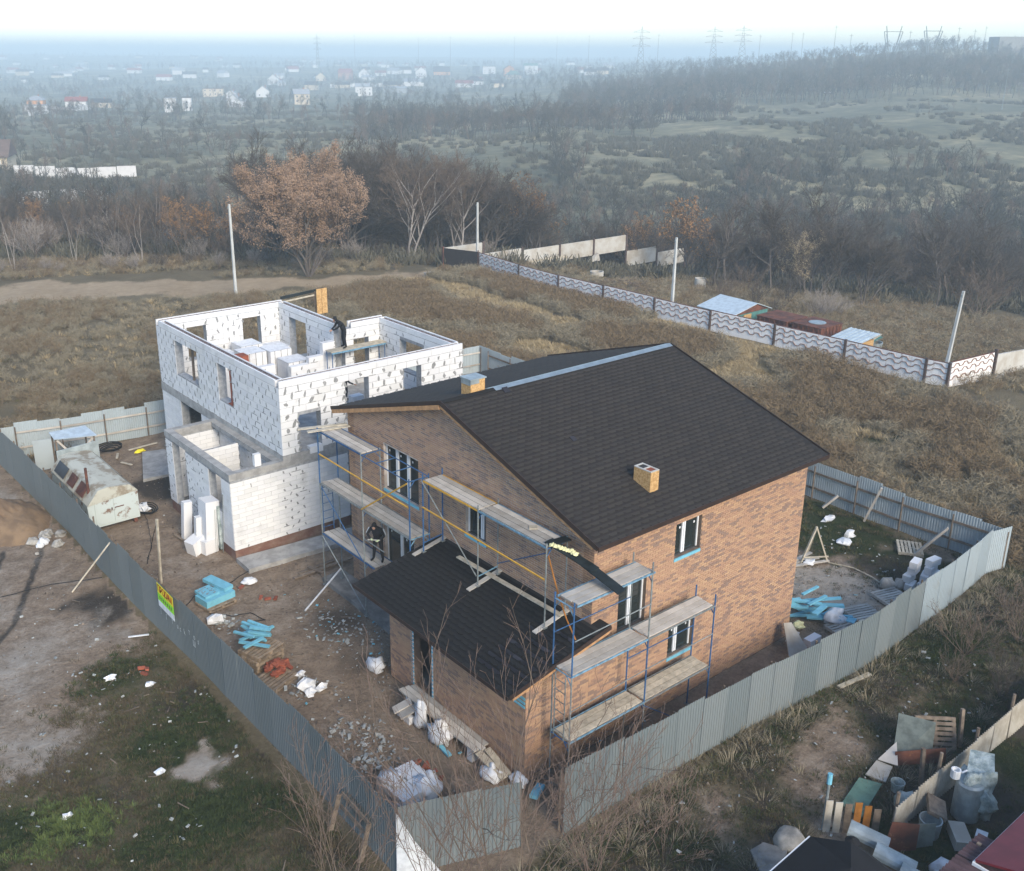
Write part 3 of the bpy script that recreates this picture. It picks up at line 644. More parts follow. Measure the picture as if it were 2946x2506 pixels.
pieces(L1, wl, MT['block'], 'block', 'blockwork', 110, kd); pieces(L2, wrr, MT['block'], 'block', 'blockwork', 110, kd)
pieces(L3, wb, MT['block'], 'block', 'blockwork', 0, kd); pieces(L4, wn, MT['block'], 'block', 'blockwork', 0, kd)
# hollow top course: outer and inner shells with the steel cage between
def ubeam(par, F, a, b, sgn=1, cage=True):
    m = MB(); n = max(1, round((b-a)/.6)); s = (b-a)/n
    for k in range(n):
        fbox(m, F, a+k*s, a+(k+1)*s-.006, zt+.006, WZ1, .006, -.08); fbox(m, F, a+k*s, a+(k+1)*s-.006, zt+.006, WZ1-.02, -TH_+.07, -TH_+.0)
    m.build('block_trough', MT['block'], par, kind='stuff')
    if cage:
        r = MB()
        for dd in (-.14, -.26):
            for zz in (zt+.08, zt+.25): r.tube(F(a+.1, dd, zz), F(b-.1, dd, zz), .012, n=4)
        k = a+.3
        while k < b-.2:
            r.tube(F(k, -.14, zt+.08), F(k, -.14, zt+.27), .009, n=4); r.tube(F(k, -.26, zt+.08), F(k, -.26, zt+.27), .009, n=4); r.tube(F(k, -.14, zt+.26), F(k, -.26, zt+.26), .009, n=4); k += .45
        r.build('rebar_cage', MT['rust'], par)
ubeam(wl, FWl, WY0+.39, WY1-.39); ubeam(wrr, FWr, WX0, WX1); ubeam(wb, FBo, WX0, NX); ubeam(wn, FX(NX, 1), NY+.0, WY1-.39); ubeam(wn, FX(WX1, 1), WY0+.39, NY-.39); ubeam(wn, FY(NY, 1), NX+.4, WX1)
# grey adhesive smears over the vertical joints
def smears(par, L, d, prob, w_=(.022, .055), h_=(.5, .98), wide=0):
    m = MB()
    for F, a, b, za, zb in L:
        if random.random() > prob: continue
        hh = (zb-za)*random.uniform(*h_)/2; ww = random.uniform(*w_); uc = b+random.uniform(-.02, .02); zc = (za+zb)/2+random.uniform(-.04, .04)
        n = 9; sk = random.uniform(-.06, .06); vs = []
        for i in range(n):
            an = 2*pi*i/n; r = random.uniform(.55, 1.25); zz = sin(an)*hh*r
            vs.append((uc+cos(an)*ww*r+sk*zz/max(hh, .01), zz+zc))
        p0 = Vector(F(0, 0, 0)); p1 = Vector(F(0, 1, 0)); nr = p1-p0
        f3 = [F(u, d+.004, z) for u, z in vs]; b3 = [F(u, d-.004, z) for u, z in vs]
        e = (Vector(f3[1])-Vector(f3[0])).cross(Vector(f3[2])-Vector(f3[0]))
        od = list(range(n)) if e.dot(nr) > 0 else list(range(n-1, -1, -1))
        m.add(f3+b3, [od]+[(i, (i+1) % n, n+(i+1) % n, n+i) for i in range(n)])
        if random.random() < .22:      # a smear that runs along the bed joint
            l = random.uniform(.15, .5); fbox(m, F, b-l*.5, b+l*.5, za-.012, za+.022, d-.004, d+.0045)
    if m.v: m.build('adhesive_smears', MT['glue'], par, kind='stuff')
smears(wl, L1, .012, .9, (.03, .06), (.7, 1.2)); smears(wrr, L2, .012, .85, (.035, .11), (.6, 1.35)); smears(wb, L3, .012, .5, (.035, .075), (.7, 1.1)); smears(wn, L4, .012, .5, (.035, .07), (.7, 1.1))
# lintel hint, concrete belt and ground floor
MB().box(WX0-.03, WY0-.03, 3.62, WX0+.36, WY1+.02, 4.03).box(WX0+.37, WY0-.032, 3.62, WX1+.02, WY0+.35, 4.032).box(WX0+.37, WY1-.3, 3.6, WX1, WY1+.018, 4.028).build('ring_beam', MT['conc'], wh)
MB().box(WX0+.38, WY0+.36, 3.75, WX1, WY1-.31, 4.04).build('floor_slab', MT['conc'], wh)
opG = [(25.8, 28.2, 1.2, 3.6)]
c1 = MB(); core(c1, FWl, 24.25, WY1, .45, 3.61, opG, .38, -.006); core(c1, FY(WY0, -1), -.1, WX1, .45, 3.61, [], .38, -.006); c1.box(WX1-.4, WY0+.39, .3, WX1, NY, 3.6); c1.box(WX0+.4, WY1-.4, .3, WX1, WY1-.01, 3.6); wgf = c1.build('wall', MT['glue_line'], wh)
L5 = [(FWl,)+p for p in lay(24.25, WY1, .45, 3.6, BLK, .2, BGP, opG)]
pieces(L5, wgf, MT['block'], 'block', 'blockwork', 0, kd)
MB().box(WX0+.4, 24.6, .2, WX0+3, WY1-.5, .3).build('floor_slab', MT['dark'], wh)
# annex in front (single storey, open top)
AX, AY0, AY1 = -2.95, 17.62, 24.2
FAl, FAr = FX(AX), FY(AY0-.02)
opA = [(22.0, 23.45, .5, 3.52), (18.45, 19.65, 1.9, 3.45)]
c1 = MB(); core(c1, FAl, AY0+.3, AY1, .45, 3.56, opA, .3, -.006); wal = c1.build('wall', MT['glue_line'], wh, label='annex wall with a tall doorway and a window opening')
c1 = MB(); core(c1, FAr, AX+.006, 2.6, .45, 3.56, [], .3, -.006); war = c1.build('wall', MT['glue_line'], wh, label='annex wall of smooth white blocks')
c1 = MB(); core(c1, FY(AY1, 1), AX+.31, WX0, .45, 3.5, [], .3, -.006); core(c1, FX(WX0, -1), AY0+.3, AY1, .45, 3.6, [], .3, -.008); wai = c1.build('wall', MT['glue_line'], wh)
BGP = .010
A1 = [(FAl,)+p for p in lay(AY0, AY1, .45, 3.56, BLK, .2, BGP, opA)]
A2 = [(FAr,)+p for p in lay(AX, 2.6, .45, 3.56, BLK, .2, BGP, [])]
A3 = [(FY(AY1-.3, -1),)+p for p in lay(AX+.3, WX0-.02, .45, 3.5, BLK, .2, BGP, [])]+[(FX(WX0-.0, -1),)+p for p in lay(AY0+.3, AY1-.3, .45, 3.6, BLK, .2, BGP, [])]
pieces(A1, wal, MT['block'], 'block', 'blockwork', 20, kd); pieces(A2, war, MT['block'], 'block', 'blockwork', 60, kd); pieces(A3, wai, MT['block'], 'block', 'blockwork', 0, kd)
smears(wal, [q for q in A1 if q[1] > 19.7], .012, .7, (.03, .05), (.6, 1.0)); smears(wai, A3, .012, .25, (.03, .05))
mid = [q for q in A2 if -.75 < q[2] < .35]; smears(war, mid, .012, .92, (.035, .06), (.6, 1.05)); smears(war, [q for q in A2 if q not in mid], .012, .06, (.02, .04), (.5, .9))
rb = MB().box(AX-.03, AY0-.04, 3.565, AX+.30, AY1+.02, 3.85).box(AX+.305, AY0-.045, 3.565, 2.62, AY0+.27, 3.845).box(AX+.305, AY1-.32, 3.5, WX0-.05, AY1+.018, 3.84).box(WX0-.36, AY0+.28, 3.61, WX0-.035, AY1-.33, 3.83)
rb.build('ring_beam', MT['conc'], wh)
pw = MB(); core(pw, FY(21.2, -1), AX+.31, WX0-.32, .45, 3.62, [], .12, -.006); pwo = pw.build('partition', MT['glue_line'], wh)
pieces([(FY(21.2, -1),)+p for p in lay(AX+.31, WX0-.32, .45, 3.62, BLK, .2, BGP, [])], pwo, MT['block'], 'block', 'blockwork', 0, kd)
MB().box(AX+.31, AY0+.3, .1, WX0-.3, AY1-.3, .5).build('floor_slab', MT['conc_dk'], wh)
# brick plinth
pl_ = [(FX(AX+.03),)+p for p in lay(AY0+.02, AY1, -.1, .445, BL, BH, BG)]+[(FY(AY0+.02),)+p for p in lay(AX+.03, 2.6, -.1, .445, BL, BH, BG)]
c1 = MB().box(AX+.035, AY0+.025, -.2, 2.6, AY0+.3, .446).box(AX+.035, AY0+.305, -.2, AX+.3, AY1, .446).box(WX0+.04, AY1+.05, -.2, WX0+.4, WY1, .446); plo = c1.build('plinth', MT['plinth'], wh)
pieces(pl_, plo, MT['plinth'], 'brick', 'brickwork', 0, kd, .01)
# timber props, red brick pier, door in openings
for y, z in ((26.75, 0), (25.95, 0)): MB().bar((WX0+.2, y, 5.0), (WX0+.24, y+.02, 6.78), .09, .09).build('timber_prop', MT['plank_dk'], wh)
MB().box(WX0+.05, 22.15, 5.02, WX0+.3, 22.4, 6.6).box(WX0-.02, 22.1, 5.0, WX0+.34, 22.55, 5.05).build('brick_pier', MT['redbrick'], wh)
MB().box(1.5, 25.9, 4.05, 2.2, 26.5, 6.0).build('chimney_stack', MT['redbrick'], wh)
# inner walls: stepped unfinished wall and low stubs
sw = MB(); S = []
for a, b, z in ((3.6, 4.6, 5.5), (4.6, 5.4, 5.8), (5.4, 6.1, 6.4)): core(sw, FY(NY-.1, -1), a, b-.002, WZ0, z, [], .3, -.006); S += [(FY(NY-.1, -1),)+p for p in lay(a, b, WZ0, z, BLK, BHH, BGP, [])]
core(sw, FY(25.4, -1), .0, 1.3, WZ0, 5.85, [], .3, -.006); S += [(FY(25.4, -1),)+p for p in lay(.0, 1.3, WZ0, 5.85, BLK, BHH, BGP, [])]
core(sw, FY(24.9, -1), 1.9, 3.1, WZ0, 5.6, [], .3, -.006); S += [(FY(24.9, -1),)+p for p in lay(1.9, 3.1, WZ0, 5.6, BLK, BHH, BGP, [])]
swo = sw.build('partition', MT['block'], wh, label='stepped unfinished inner wall'); pieces(S, swo, MT['block'], 'block', 'blockwork', 0, kd); smears(swo, S, .012, .6, (.03, .06))
# concrete belt continuing, formwork at the far corner
fwk = thing('formwork', 'yellow board formwork with black edge standing above the far wall corner', 'formwork', (7.4, 30.2, 0))
MB().bar((6.6, 30.75, 7.3), (9.2, 30.6, 7.5), .06, .16).build('black_board', MT['tarblk'], fwk); MB().bar((6.6, 30.65, 7.1), (9.0, 30.5, 7.28), .05, .08).build('batten', MT['plank_lt'], fwk)
for k in range(2): MB().box(8.55+k*.34, 30.25, 6.2, 8.87+k*.34, 30.3, 7.62).build('board', MT['osb'], fwk)
MB().tube((8.6, 30.5, .0), (8.6, 30.5, 7.45), .05).tube((9.2, 30.5, .0), (9.2, 30.5, 7.45), .05).build('prop', MT['plank_dk'], fwk)
# pallets of blocks on the upper floor
STN = 0
blkm = unit_mesh('block', MT['block'])
for i, (x, y, nz, lab) in enumerate(((3.1, 27.6, 5, 'strapped pallet of white blocks nearest the red brick stack'), (4.35, 27.3, 5, 'strapped pallet of white blocks in the middle of the roofless floor'), (3.6, 29.0, 5, 'film wrapped pallet of white blocks by the far inner wall'), (5.0, 28.7, 4, 'lower pallet of white blocks beside the far doorway'), (2.2, 28.9, 4, 'pallet of white blocks behind the red brick stack'), (4.6, 25.9, 4, 'pallet of white blocks before the stepped inner wall'))):
    t = thing('block_pallet', lab, 'pallet', (x, y, 4.05), 'pallets of blocks on the upper floor')
    MB().box(x-.55, y-.6, 4.05, x+.55, y+.6, 4.17).build('pallet', MT['pal'], t)
    for k in range(nz):
        for a in range(2):
            for b in range(3): piece('block', blkm, (x-.58+a*.6, y-.6+b*.41, 4.18+k*.302), (.575, .395, .296), t)
    st = MB()
    for a in (-.35, .0, .35): st.box(x+a, y-.606, 4.06, x+a+.02, y-.602, 4.19+nz*.302).box(x+a, y-.6, 4.185+nz*.302, x+a+.02, y+.6, 4.19+nz*.302)
    st.build('strap', MT['cable'], t)
    MB().box(x-.59, y-.605, 4.192+nz*.302, x+.60, y+.62, 4.196+nz*.302).build('film', MT['white'], t)
for i, (x, y, z, dx, dy, dz, lab) in enumerate(((.75, 17.55, 3.86, .62, .3, .3, 'single white block lying on the ring beam below the front opening'), (-1.75, 17.7, 3.86, .28, .2, .52, 'single white block standing upright on the annex beam'), (4.9, 20.8, 4.05, .6, .4, .6, 'white block left on the upper floor near the front doorway'))):
    MB().box(x, y-.0, z, x+dx, y+dy, z+dz).build('loose_block', MT['block'], label=lab, cat='block')
# concrete slabs beside the annex
MB().prism([(-3.0, 16.3), (2.3, 15.95), (2.4, 17.0), (-2.98, 17.5)], -.05, .17).build('pavement', MT['conc'], label='pale concrete slab along the brick plinth of the annex', kind='structure')
MB().prism([(-2.9, 27.9), (-.55, 27.6), (-.52, 31.1), (-1.6, 31.4)], -.05, .13).build('pavement', MT['conc'], label='concrete slab at the far foot of the block house', kind='structure')
# wrapped blocks leaning on the annex
lb = thing('block_bundle', 'upright bundle of long white blocks in torn film leaning at the annex corner', 'blocks', (-3.5, 19.6, 0))
MB().bar((-3.35, 19.25, .25), (-3.2, 19.3, 2.25), .6, .75, upv=(0, 1, 0)).build('block_pack', MT['block'], lb)
MB().bar((-3.05, 18.95, .1), (-3.0, 19.15, 2.0), .12, .6, upv=(0, 1, 0)).build('film_wrap', MT['film'], lb)
MB().bar((-3.75, 20.72, .0), (-3.6, 20.72, 1.75), .38, .28, upv=(0, 1, 0)).build('block', MT['block'], lb); MB().bar((-3.72, 19.5, .0), (-3.62, 19.5, 1.5), .34, .25, upv=(0, 1, 0)).build('block', MT['block'], lb)
MB().obox((-3.9, 19.35, .35), (.32, .1, .1), (-.08, .28, .0), (-.05, 0, .3)).build('block', MT['block'], lb); MB().obox((-3.5, 19.0, .3), (.3, .05, 0), (-.05, .2, 0), (0, 0, .3)).build('block', MT['block'], lb)
MB().bar((-4.05, 21.4, .05), (-3.85, 19.9, .06), .1, .06).bar((-3.8, 21.5, .05), (-3.6, 20.0, .06), .1, .06).build('pallet_board', MT['pal'], lb)
MB().tube((-3.05, 18.6, .02), (-3.0, 18.3, 2.75), .018).build('steel_bar', MT['grey_st'], label='thin steel bar leaning on the annex corner', cat='bar')
st = MB()
for k in range(7): st.tube((-3.15+.06*k, 18.9, 1.9), (-3.3+.08*k, 18.75+.03*k, .05), .006, n=3)
st.build('strap', MT['grass_green'], lb)
# ---------------------------------------------------------------- scaffolding
def scaffold(name, label, F, us, d_out, d_in, z_of, tops, plats, extra):
    """frame scaffold along a wall: F(u, d, z); posts at us, platforms (z, u0, u1, nplanks, mats)"""
    base = F(us[1], d_out, 0); t = thing(name, label, 'scaffolding', (base[0], base[1], 0))
    for i, u in enumerate(us):
        for d in (d_out, d_in):
            z0 = z_of(u, d); zt_ = tops[i]; cuts = [z for z, *_ in sorted(plats) if z0+.4 < z < zt_-.1]
            zs = [z0]+sorted(set(cuts))+[zt_]
            for j, (a, b) in enumerate(zip(zs[:-1], zs[1:])):
                m = extra['post'](i, j, d == d_out)
                MB().tube(F(u, d, a), F(u, d, b-.01), .026, n=6).build('post', MT[m], t)
            MB().box(*[min(a, b) for a, b in zip(F(u-.07, d-.07, z0-.03), F(u+.07, d+.07, z0-.005))], *[max(a, b) for a, b in zip(F(u-.07, d-.07, z0-.03), F(u+.07, d+.07, z0-.005))]).build('base_plate', MT['grey_st'], t)
        for z in sorted(set(p[0] for p in plats)):
            if z < tops[i]:
                m = 'blue' if (i+int(z)) % 3 else 'blue_lt'
                MB().tube(F(u, d_out, z-.04), F(u, d_in, z-.04), .022, n=5).tube(F(u, d_out, z-.3), F(u, lerp(d_out, d_in, .28), z-.05), .016, n=4).tube(F(u, d_in, z-.3), F(u, lerp(d_in, d_out, .28), z-.05), .016, n=4).build('cross_bar', MT[m], t)
    for z, u0, u1, n, pm, lm in plats:
        w_ = (abs(d_out-d_in)-.08)/n; s = 1 if d_in > d_out else -1
        lo = min(d_out, d_in)+.05
        for k in range(n):
            e0 = random.uniform(-.06, -.01); e1 = random.uniform(-.06, -.01)
            q = MB(); a = F(u0-e0, lo+k*w_+.014, z); b = F(u1+e1, lo+(k+1)*w_-.014, z+.035)
            q.box(min(a[0], b[0]), min(a[1], b[1]), a[2], max(a[0], b[0]), max(a[1], b[1]), b[2]); q.build('plank', MT[pm], t)
        for d in (d_out, d_in):
            MB().bar(F(u0, d, z-.01), F(u1, d, z-.01), .035, .05).build('ledger', MT[lm], t)
    return t
SR = FY(0, -1)
t = scaffold('scaffolding', 'blue and grey tube scaffolding with plank decks on the sunlit side wall', SR, [-1.85, 1.2, 4.2], 1.15, .4, lambda u, d: 0.0, [6.25, 6.45, 4.35],
    [(1.8, -1.85, 1.2, 3, 'plank_lt', 'blue_lt'), (1.8, 1.2, 4.2, 3, 'plank_lt', 'grey_st'), (3.95, -1.85, 1.2, 3, 'plank', 'blue_lt'), (3.95, 1.2, 4.2, 3, 'plank', 'grey_st'), (6.1, -1.75, 1.3, 3, 'plank', 'blue_lt')],
    {'post': lambda i, j, o: ('grey_st', 'grey_st', 'blue')[min(j, 2)] if i == 0 else (('grey_st', 'blue', 'grey_st')[min(j, 2)] if i == 1 else 'blue')})
for a, b, m in (((-1.8, 1.17, 5.05), (1.2, 1.17, 5.12), 'grey_st'), ((1.2, 1.17, 2.95), (4.2, 1.17, 2.98), 'grey_st'), ((-1.85, 1.17, 2.85), (1.2, 1.17, 2.95), 'grey_st'), ((1.15, 1.17, 1.72), (2.6, 1.0, .6), 'blue'), ((-1.85, .4, 5.0), (1.2, .4, 5.0), 'blue'), ((1.2, .4, 2.9), (4.2, .4, 2.9), 'blue')):
    MB().tube(SR(*a), SR(*b), .018, n=5).build('guard_rail', MT[m], t)
def ladder(par, p0, p1, side, h0, h1, m):
    q = MB(); a, b = Vector(p0), Vector(p1)
    q.tube(a+Vector((0, 0, h0)), a+Vector((0, 0, h1)), .02, n=5); q.tube(b+Vector((0, 0, h0)), b+Vector((0, 0, h1)), .02, n=5)
    z = h0+.2
    while z < h1-.05: q.tube(a+Vector((0, 0, z)), b+Vector((0, 0, z)), .014, n=4); z += .33
    q.build('ladder', MT[m], par)
ladder(t, (-1.95, -.62, 0), (-1.95, -1.02, 0), 0, 1.85, 3.9, 'grey_st')
SL = FX(0, -1)
t = scaffold('scaffolding', 'blue tube scaffolding with grey planks beside the three part gable window', SL, [13.35, 10.35, 7.4], 1.2, .4, lambda u, d: .19 if u > 8 else 4.02, [6.75, 6.7, 6.7],
    [(2.4, 9.7, 13.35, 3, 'plank', 'blue'), (4.5, 10.35, 13.35, 3, 'plank', 'grey_st'), (4.5, 7.35, 10.35, 3, 'plank', 'grey_st'), (6.63, 10.35, 13.35, 3, 'plank', 'blue')],
    {'post': lambda i, j, o: ('grey_st', 'grey_st', 'blue')[min(j, 2)] if i == 0 else ('grey_st' if i == 1 else 'blue')})
for a, b, m in (((10.35, 1.2, 6.62), (7.4, 1.2, 6.58), 'blue'), ((10.35, .4, 6.62), (7.4, .4, 6.58), 'blue'), ((10.35, 1.2, 5.66), (7.4, 1.2, 5.64), 'beam_y'), ((13.3, 1.2, 5.7), (10.35, 1.2, 5.66), 'beam_y'), ((10.4, 1.22, 4.5), (7.5, 1.22, 6.5), 'beam_y'), ((13.2, 1.23, 4.4), (10.4, 1.23, 2.4), 'blue'), ((13.3, 1.23, 2.3), (10.4, 1.23, .4), 'grey_st'), ((10.35, 1.2, 3.35), (9.0, 1.2, 3.35), 'grey_st'), ((9.4, 1.2, 6.6), (9.4, .4, 6.6), 'blue'), ((8.4, 1.2, 6.6), (8.4, .4, 6.6), 'blue')):
    MB().tube(SL(*a), SL(*b), .02 if m != 'beam_y' else .03, n=5).build('guard_rail', MT[m], t)
ladder(t, (-1.1, 13.4, 0), (-.65, 13.4, 0), 0, 2.4, 4.4, 'blue')
roofz = lambda u, d: xrz(-d)+.04
t = scaffold('scaffolding', 'tube scaffolding standing on the black porch roof below the gable verge', SL, [6.9, 4.0, .9], 1.0, .2, roofz, [7.0, 6.95, 6.9],
    [(6.76, 4.0, 6.9, 3, 'plank', 'beam_y'), (6.76, .9, 4.0, 3, 'plank', 'blue_lt')], {'post': lambda i, j, o: 'blue' if i == 0 else 'grey_st'})
for a, b, m in (((6.95, 1.02, 6.75), (4.05, 1.02, 4.5), 'grey_st'), ((6.9, 1.02, 5.82), (.93, 1.02, 5.74), 'beam_y'), ((.9, 1.0, 6.6), (4.0, .2, 4.7), 'blue'), ((6.9, .2, 4.6), (6.9, 1.0, 4.5), 'blue'), ((4.0, .2, 4.6), (4.0, 1.0, 4.5), 'blue_lt')):
    MB().tube(SL(*a), SL(*b), .02 if m != 'beam_y' else .028, n=5).build('guard_rail', MT[m], t)
for y in (7.0, 4.05, .95): MB().bar((-1.35, y, xrz(-1.35)+.02), (.0, y+.03, xrz(0)+.02), .17, .045).build('sole_board', MT['plank'], t)
# loose boards on and around the scaffolding
MB().bar((-.47, 5.7, xrz(-.47)+.06), (-.36, .85, xrz(-.36)+.075), .16, .04).build('loose_board', MT['plank_lt'], label='long pale board lying across the black porch roof', cat='board')
for k, (a, b, lab) in enumerate((((-1.8, 13.75, 6.70), (-.1, 13.05, 6.74), 'upper of two pale boards sticking out over the top scaffold deck'), ((-1.65, 13.3, 6.69), (-.1, 12.85, 6.71), 'lower of two pale boards sticking out over the top scaffold deck'))):
    MB().bar(a, b, .2, .03).build('loose_board', MT['plank_lt'], label=lab, cat='board')
tb = thing('tarred_boards', 'black tarred boards bridging the two scaffolds at the house corner', 'boards', (-.5, .2, 6.8))
MB().bar((-.75, 1.1, 6.84), (-.55, -.6, 6.55), .34, .03).build('board', MT['tarblk'], tb); MB().bar((-.62, -.25, 6.63), (-.42, -1.5, 6.22), .36, .03).build('board', MT['tarblk'], tb); MB().bar((-.9, .95, 6.83), (-.2, .85, 6.84), .3, .03).build('board', MT['tarblk'], tb)
f = MB()
for k in range(9): f.blob((-.84+.035*k+random.uniform(-.03, .03), .82-.085*k, 6.84-.012*k), .09, .07, .06, k, .3)
f.build('foam_filler', MT['straw'], label='strip of pale yellow foam spilt on the black boards', cat='foam')
MB().bar((-.6, 2.1, 6.80), (-.42, 1.95, 6.82), .2, .05).build('brick_scrap', MT['plank_lt'], label='small board offcut lying on the upper plank deck', cat='offcut')
c = MB(); pp = [(-.8, 1.04, 6.42), (-.85, .75, 5.9), (-.9, .45, 5.4), (-1.0, .0, 4.9), (-1.1, -.5, 4.5)]
for a, b in zip(pp[:-1], pp[1:]): c.tube(a, b, .022, n=5)
c.build('twisted_rope', MT['orange'], label='orange and black wrapped line hanging between the two scaffolds', cat='rope')
# trestle inside the block house
t = thing('trestle', 'blue steel trestle with a plank deck inside the roofless block house', 'trestle', (7.1, 23.6, 4.05))
for k in range(2): MB().box(5.35, 23.38+k*.29, 6.12, 8.55, 23.65+k*.29, 6.16).build('plank', MT['plank_lt'], t)
for x in (5.4, 8.45):
    for y in (23.4, 23.92): MB().tube((x, y, 4.06), (x, y, 6.1), .025, n=5).build('leg', MT['blue'], t)
MB().bar((5.38, 23.36, 6.08), (8.5, 23.36, 6.08), .05, .07).build('rail', MT['blue_lt'], t)
# ---------------------------------------------------------------- people
def person(label, loc, rz, J, glove, extra=None):
    """J: joint positions in local metres, facing +x; one skinned body, hood, hands and boots as children"""
    t = thing('person', label, 'person', (0, 0, 0))
    def skin(name, chains, mat, sub=2):
        vs, es, rs, ix = [], [], [], {}
        for ch in chains:
            prev = None
            for p, r in ch:
                k = tuple(round(c, 4) for c in p)
                if k not in ix: ix[k] = len(vs); vs.append(p); rs.append(r)
                if prev is not None and prev != ix[k]: es.append((prev, ix[k]))
                prev = ix[k]
        me = bpy.data.meshes.new(name); me.from_pydata(vs, es, [])
        o = bpy.data.objects.new(name, me); COL.objects.link(o); o.parent = t; ORG[o.name] = Vector()
        bm = bmesh.new(); bm.from_mesh(me); bm.verts.layers.skin.verify(); bm.to_mesh(me); bm.free()
        for i, r in enumerate(rs):
            d = me.skin_vertices[0].data[i]; d.radius = (r if isinstance(r, tuple) else (r, r)); d.use_root = (i == 0)
        me.materials.append(mat)
        m = o.modifiers.new('skin', 'SKIN'); m.use_smooth_shade = True
        s = o.modifiers.new('sub', 'SUBSURF'); s.levels = sub; s.render_levels = sub
        return o
    p = J
    body = [[(p['pelvis'], (.15, .17)), (p['belly'], (.13, .15)), (p['chest'], (.14, .18)), (p['neck'], (.065, .065)), (p['head0'], .075)]]
    for s in 'lr':
        body.append([(p['chest'], (.14, .18)), (p[s+'sho'], .075), (p[s+'elb'], .052), (p[s+'wri'], .038)])
        body.append([(p['pelvis'], (.15, .17)), (p[s+'hip'], .10), (p[s+'kne'], .07), (p[s+'ank'], .052)])
    skin('body', body, MT['black'])
    hd = Vector(p['head']); 
    MB().blob(hd, .105, .095, .135, 3, .05, 14, 10, 0, -2).build('hood', MT['black'], t, smooth=True)
    f = Vector(p['face']); fc = MB().blob(hd+f*.045+Vector((0, 0, -.015)), .075, .07, .095, 5, .04, 12, 9, 0, -2)
    side = f.cross(Vector((0, 0, 1))).normalized(); upn = side.cross(f).normalized()
    fc.blob(hd+f*.125-upn*.03, .016, .014, .022, 1, .1, 7, 5, 0, -2); fo = fc.build('face', MT['skin'], t, smooth=True)
    ey = MB()
    for s in (-1, 1): ey.blob(hd+f*.112+side*s*.03+upn*.012, .010, .010, .008, 1, 0, 6, 4, 0, -2)
    ey.blob(hd+f*.115-upn*.07, .012, .022, .006, 1, 0, 6, 4, 0, -2); ey.build('eyes_and_mouth', MT['black'], fo)
    for s in 'lr':
        w_ = Vector(p[s+'wri']); e = Vector(p[s+'elb']); d = (w_-e).normalized(); sd_ = d.cross(Vector((0, 0, 1))).normalized(); dn = d.cross(sd_).normalized()
        ch = [[(tuple(w_), .032), (tuple(w_+d*.05), (.022, .042)), (tuple(w_+d*.09), (.020, .042))]]
        for k, (o_, l) in enumerate(((-.032, .06), (-.011, .075), (.011, .07), (.032, .055))):
            b0 = w_+d*.085+sd_*o_; ch.append([(tuple(w_+d*.09), (.020, .042)), (tuple(b0+d*.02), .010), (tuple(b0+d*(.02+l*.5)+dn*.012*-1), .009), (tuple(b0+d*(.015+l*.8)-dn*.035), .008)])
        th = w_+d*.035+sd_*(.045 if s == 'l' else -.045); ch.append([(tuple(w_+d*.05), (.022, .042)), (tuple(th+d*.02), .011), (tuple(th+d*.055-dn*.015), .009)])
        skin('hand', ch, MT[glove], 1)
        a = Vector(p[s+'ank']); to = Vector(p[s+'toe'])
        skin('boot', [[(tuple(a+Vector((0, 0, .05))), .05), (tuple(a), .052), (tuple(lerp(a, to, .5)), (.045, .045)), (tuple(to), (.035, .042))]], MT['black'], 1)
    if extra: extra(t, p)
    t.location = loc; t.rotation_euler = (0, 0, rz); ORG[t.name] = Vector(loc)
    return t
# bent over a tool on the scaffold
J1 = dict(pelvis=(0, 0, .95), belly=(.05, 0, 1.1), chest=(.15, 0, 1.32), neck=(.24, 0, 1.47), head0=(.29, 0, 1.52), head=(.33, 0, 1.57), face=(.8, 0, -.6),
    lsho=(.16, .2, 1.37), lelb=(.16, .32, 1.12), lwri=(.38, .2, 1.06), rsho=(.16, -.2, 1.37), relb=(.2, -.33, 1.14), rwri=(.40, -.12, 1.08),
    lhip=(0, .1, .88), lkne=(.05, .14, .5), lank=(0, .17, .09), ltoe=(.17, .2, .05), rhip=(0, -.1, .88), rkne=(.04, -.14, .5), rank=(-.02, -.2, .09), rtoe=(.15, -.24, .05))
def ex1(t, p):
    for s in 'lr':
        a, b = Vector(p[s+'sho']), Vector(p[s+'elb']); o = (a-Vector(p['chest'])).normalized()*.045
        MB().tube(lerp(a, b, .1)+o+Vector((-.03, 0, .03)), lerp(a, b, .9)+o*1.0+Vector((-.02, 0, .0)), .035, .028, 6).build('sleeve_stripe', MT['white'], t)
    MB().bar((.40, .24, 1.06), (.44, -.22, 1.04), .03, .03).build('tool', MT['conc_lt'], t)
person('person in black hooded work clothes with pale sleeve stripes bent over on the scaffold', (-.78, 10.05, 2.44), rad(215), J1, 'glove', ex1)
J2 = dict(pelvis=(-.08, 0, .95), belly=(.0, 0, 1.12), chest=(.14, 0, 1.30), neck=(.27, 0, 1.42), head0=(.32, 0, 1.47), head=(.37, 0, 1.53), face=(.85, 0, -.5),
    lsho=(.15, .2, 1.34), lelb=(.36, .25, 1.12), lwri=(.60, .16, 1.02), rsho=(.15, -.2, 1.34), relb=(.32, -.25, 1.08), rwri=(.52, -.14, .98),
    lhip=(-.08, .1, .88), lkne=(-.03, .13, .5), lank=(-.10, .15, .09), ltoe=(.07, .18, .05), rhip=(-.08, -.1, .88), rkne=(-.05, -.14, .5), rank=(-.14, -.2, .09), rtoe=(.03, -.22, .05))
person('person all in black leaning over the top of the white block wall', (6.2, 23.68, 6.165), rad(172), J2, 'skin')
J3 = dict(J2); J3.update(head=(.30, 0, 1.56), lelb=(.38, .3, 1.2), lwri=(.62, .2, 1.22))
person('person of whom only a dark hood and hand show above the front block wall', (5.25, 22.0, 4.04), rad(-60), J3, 'skin')
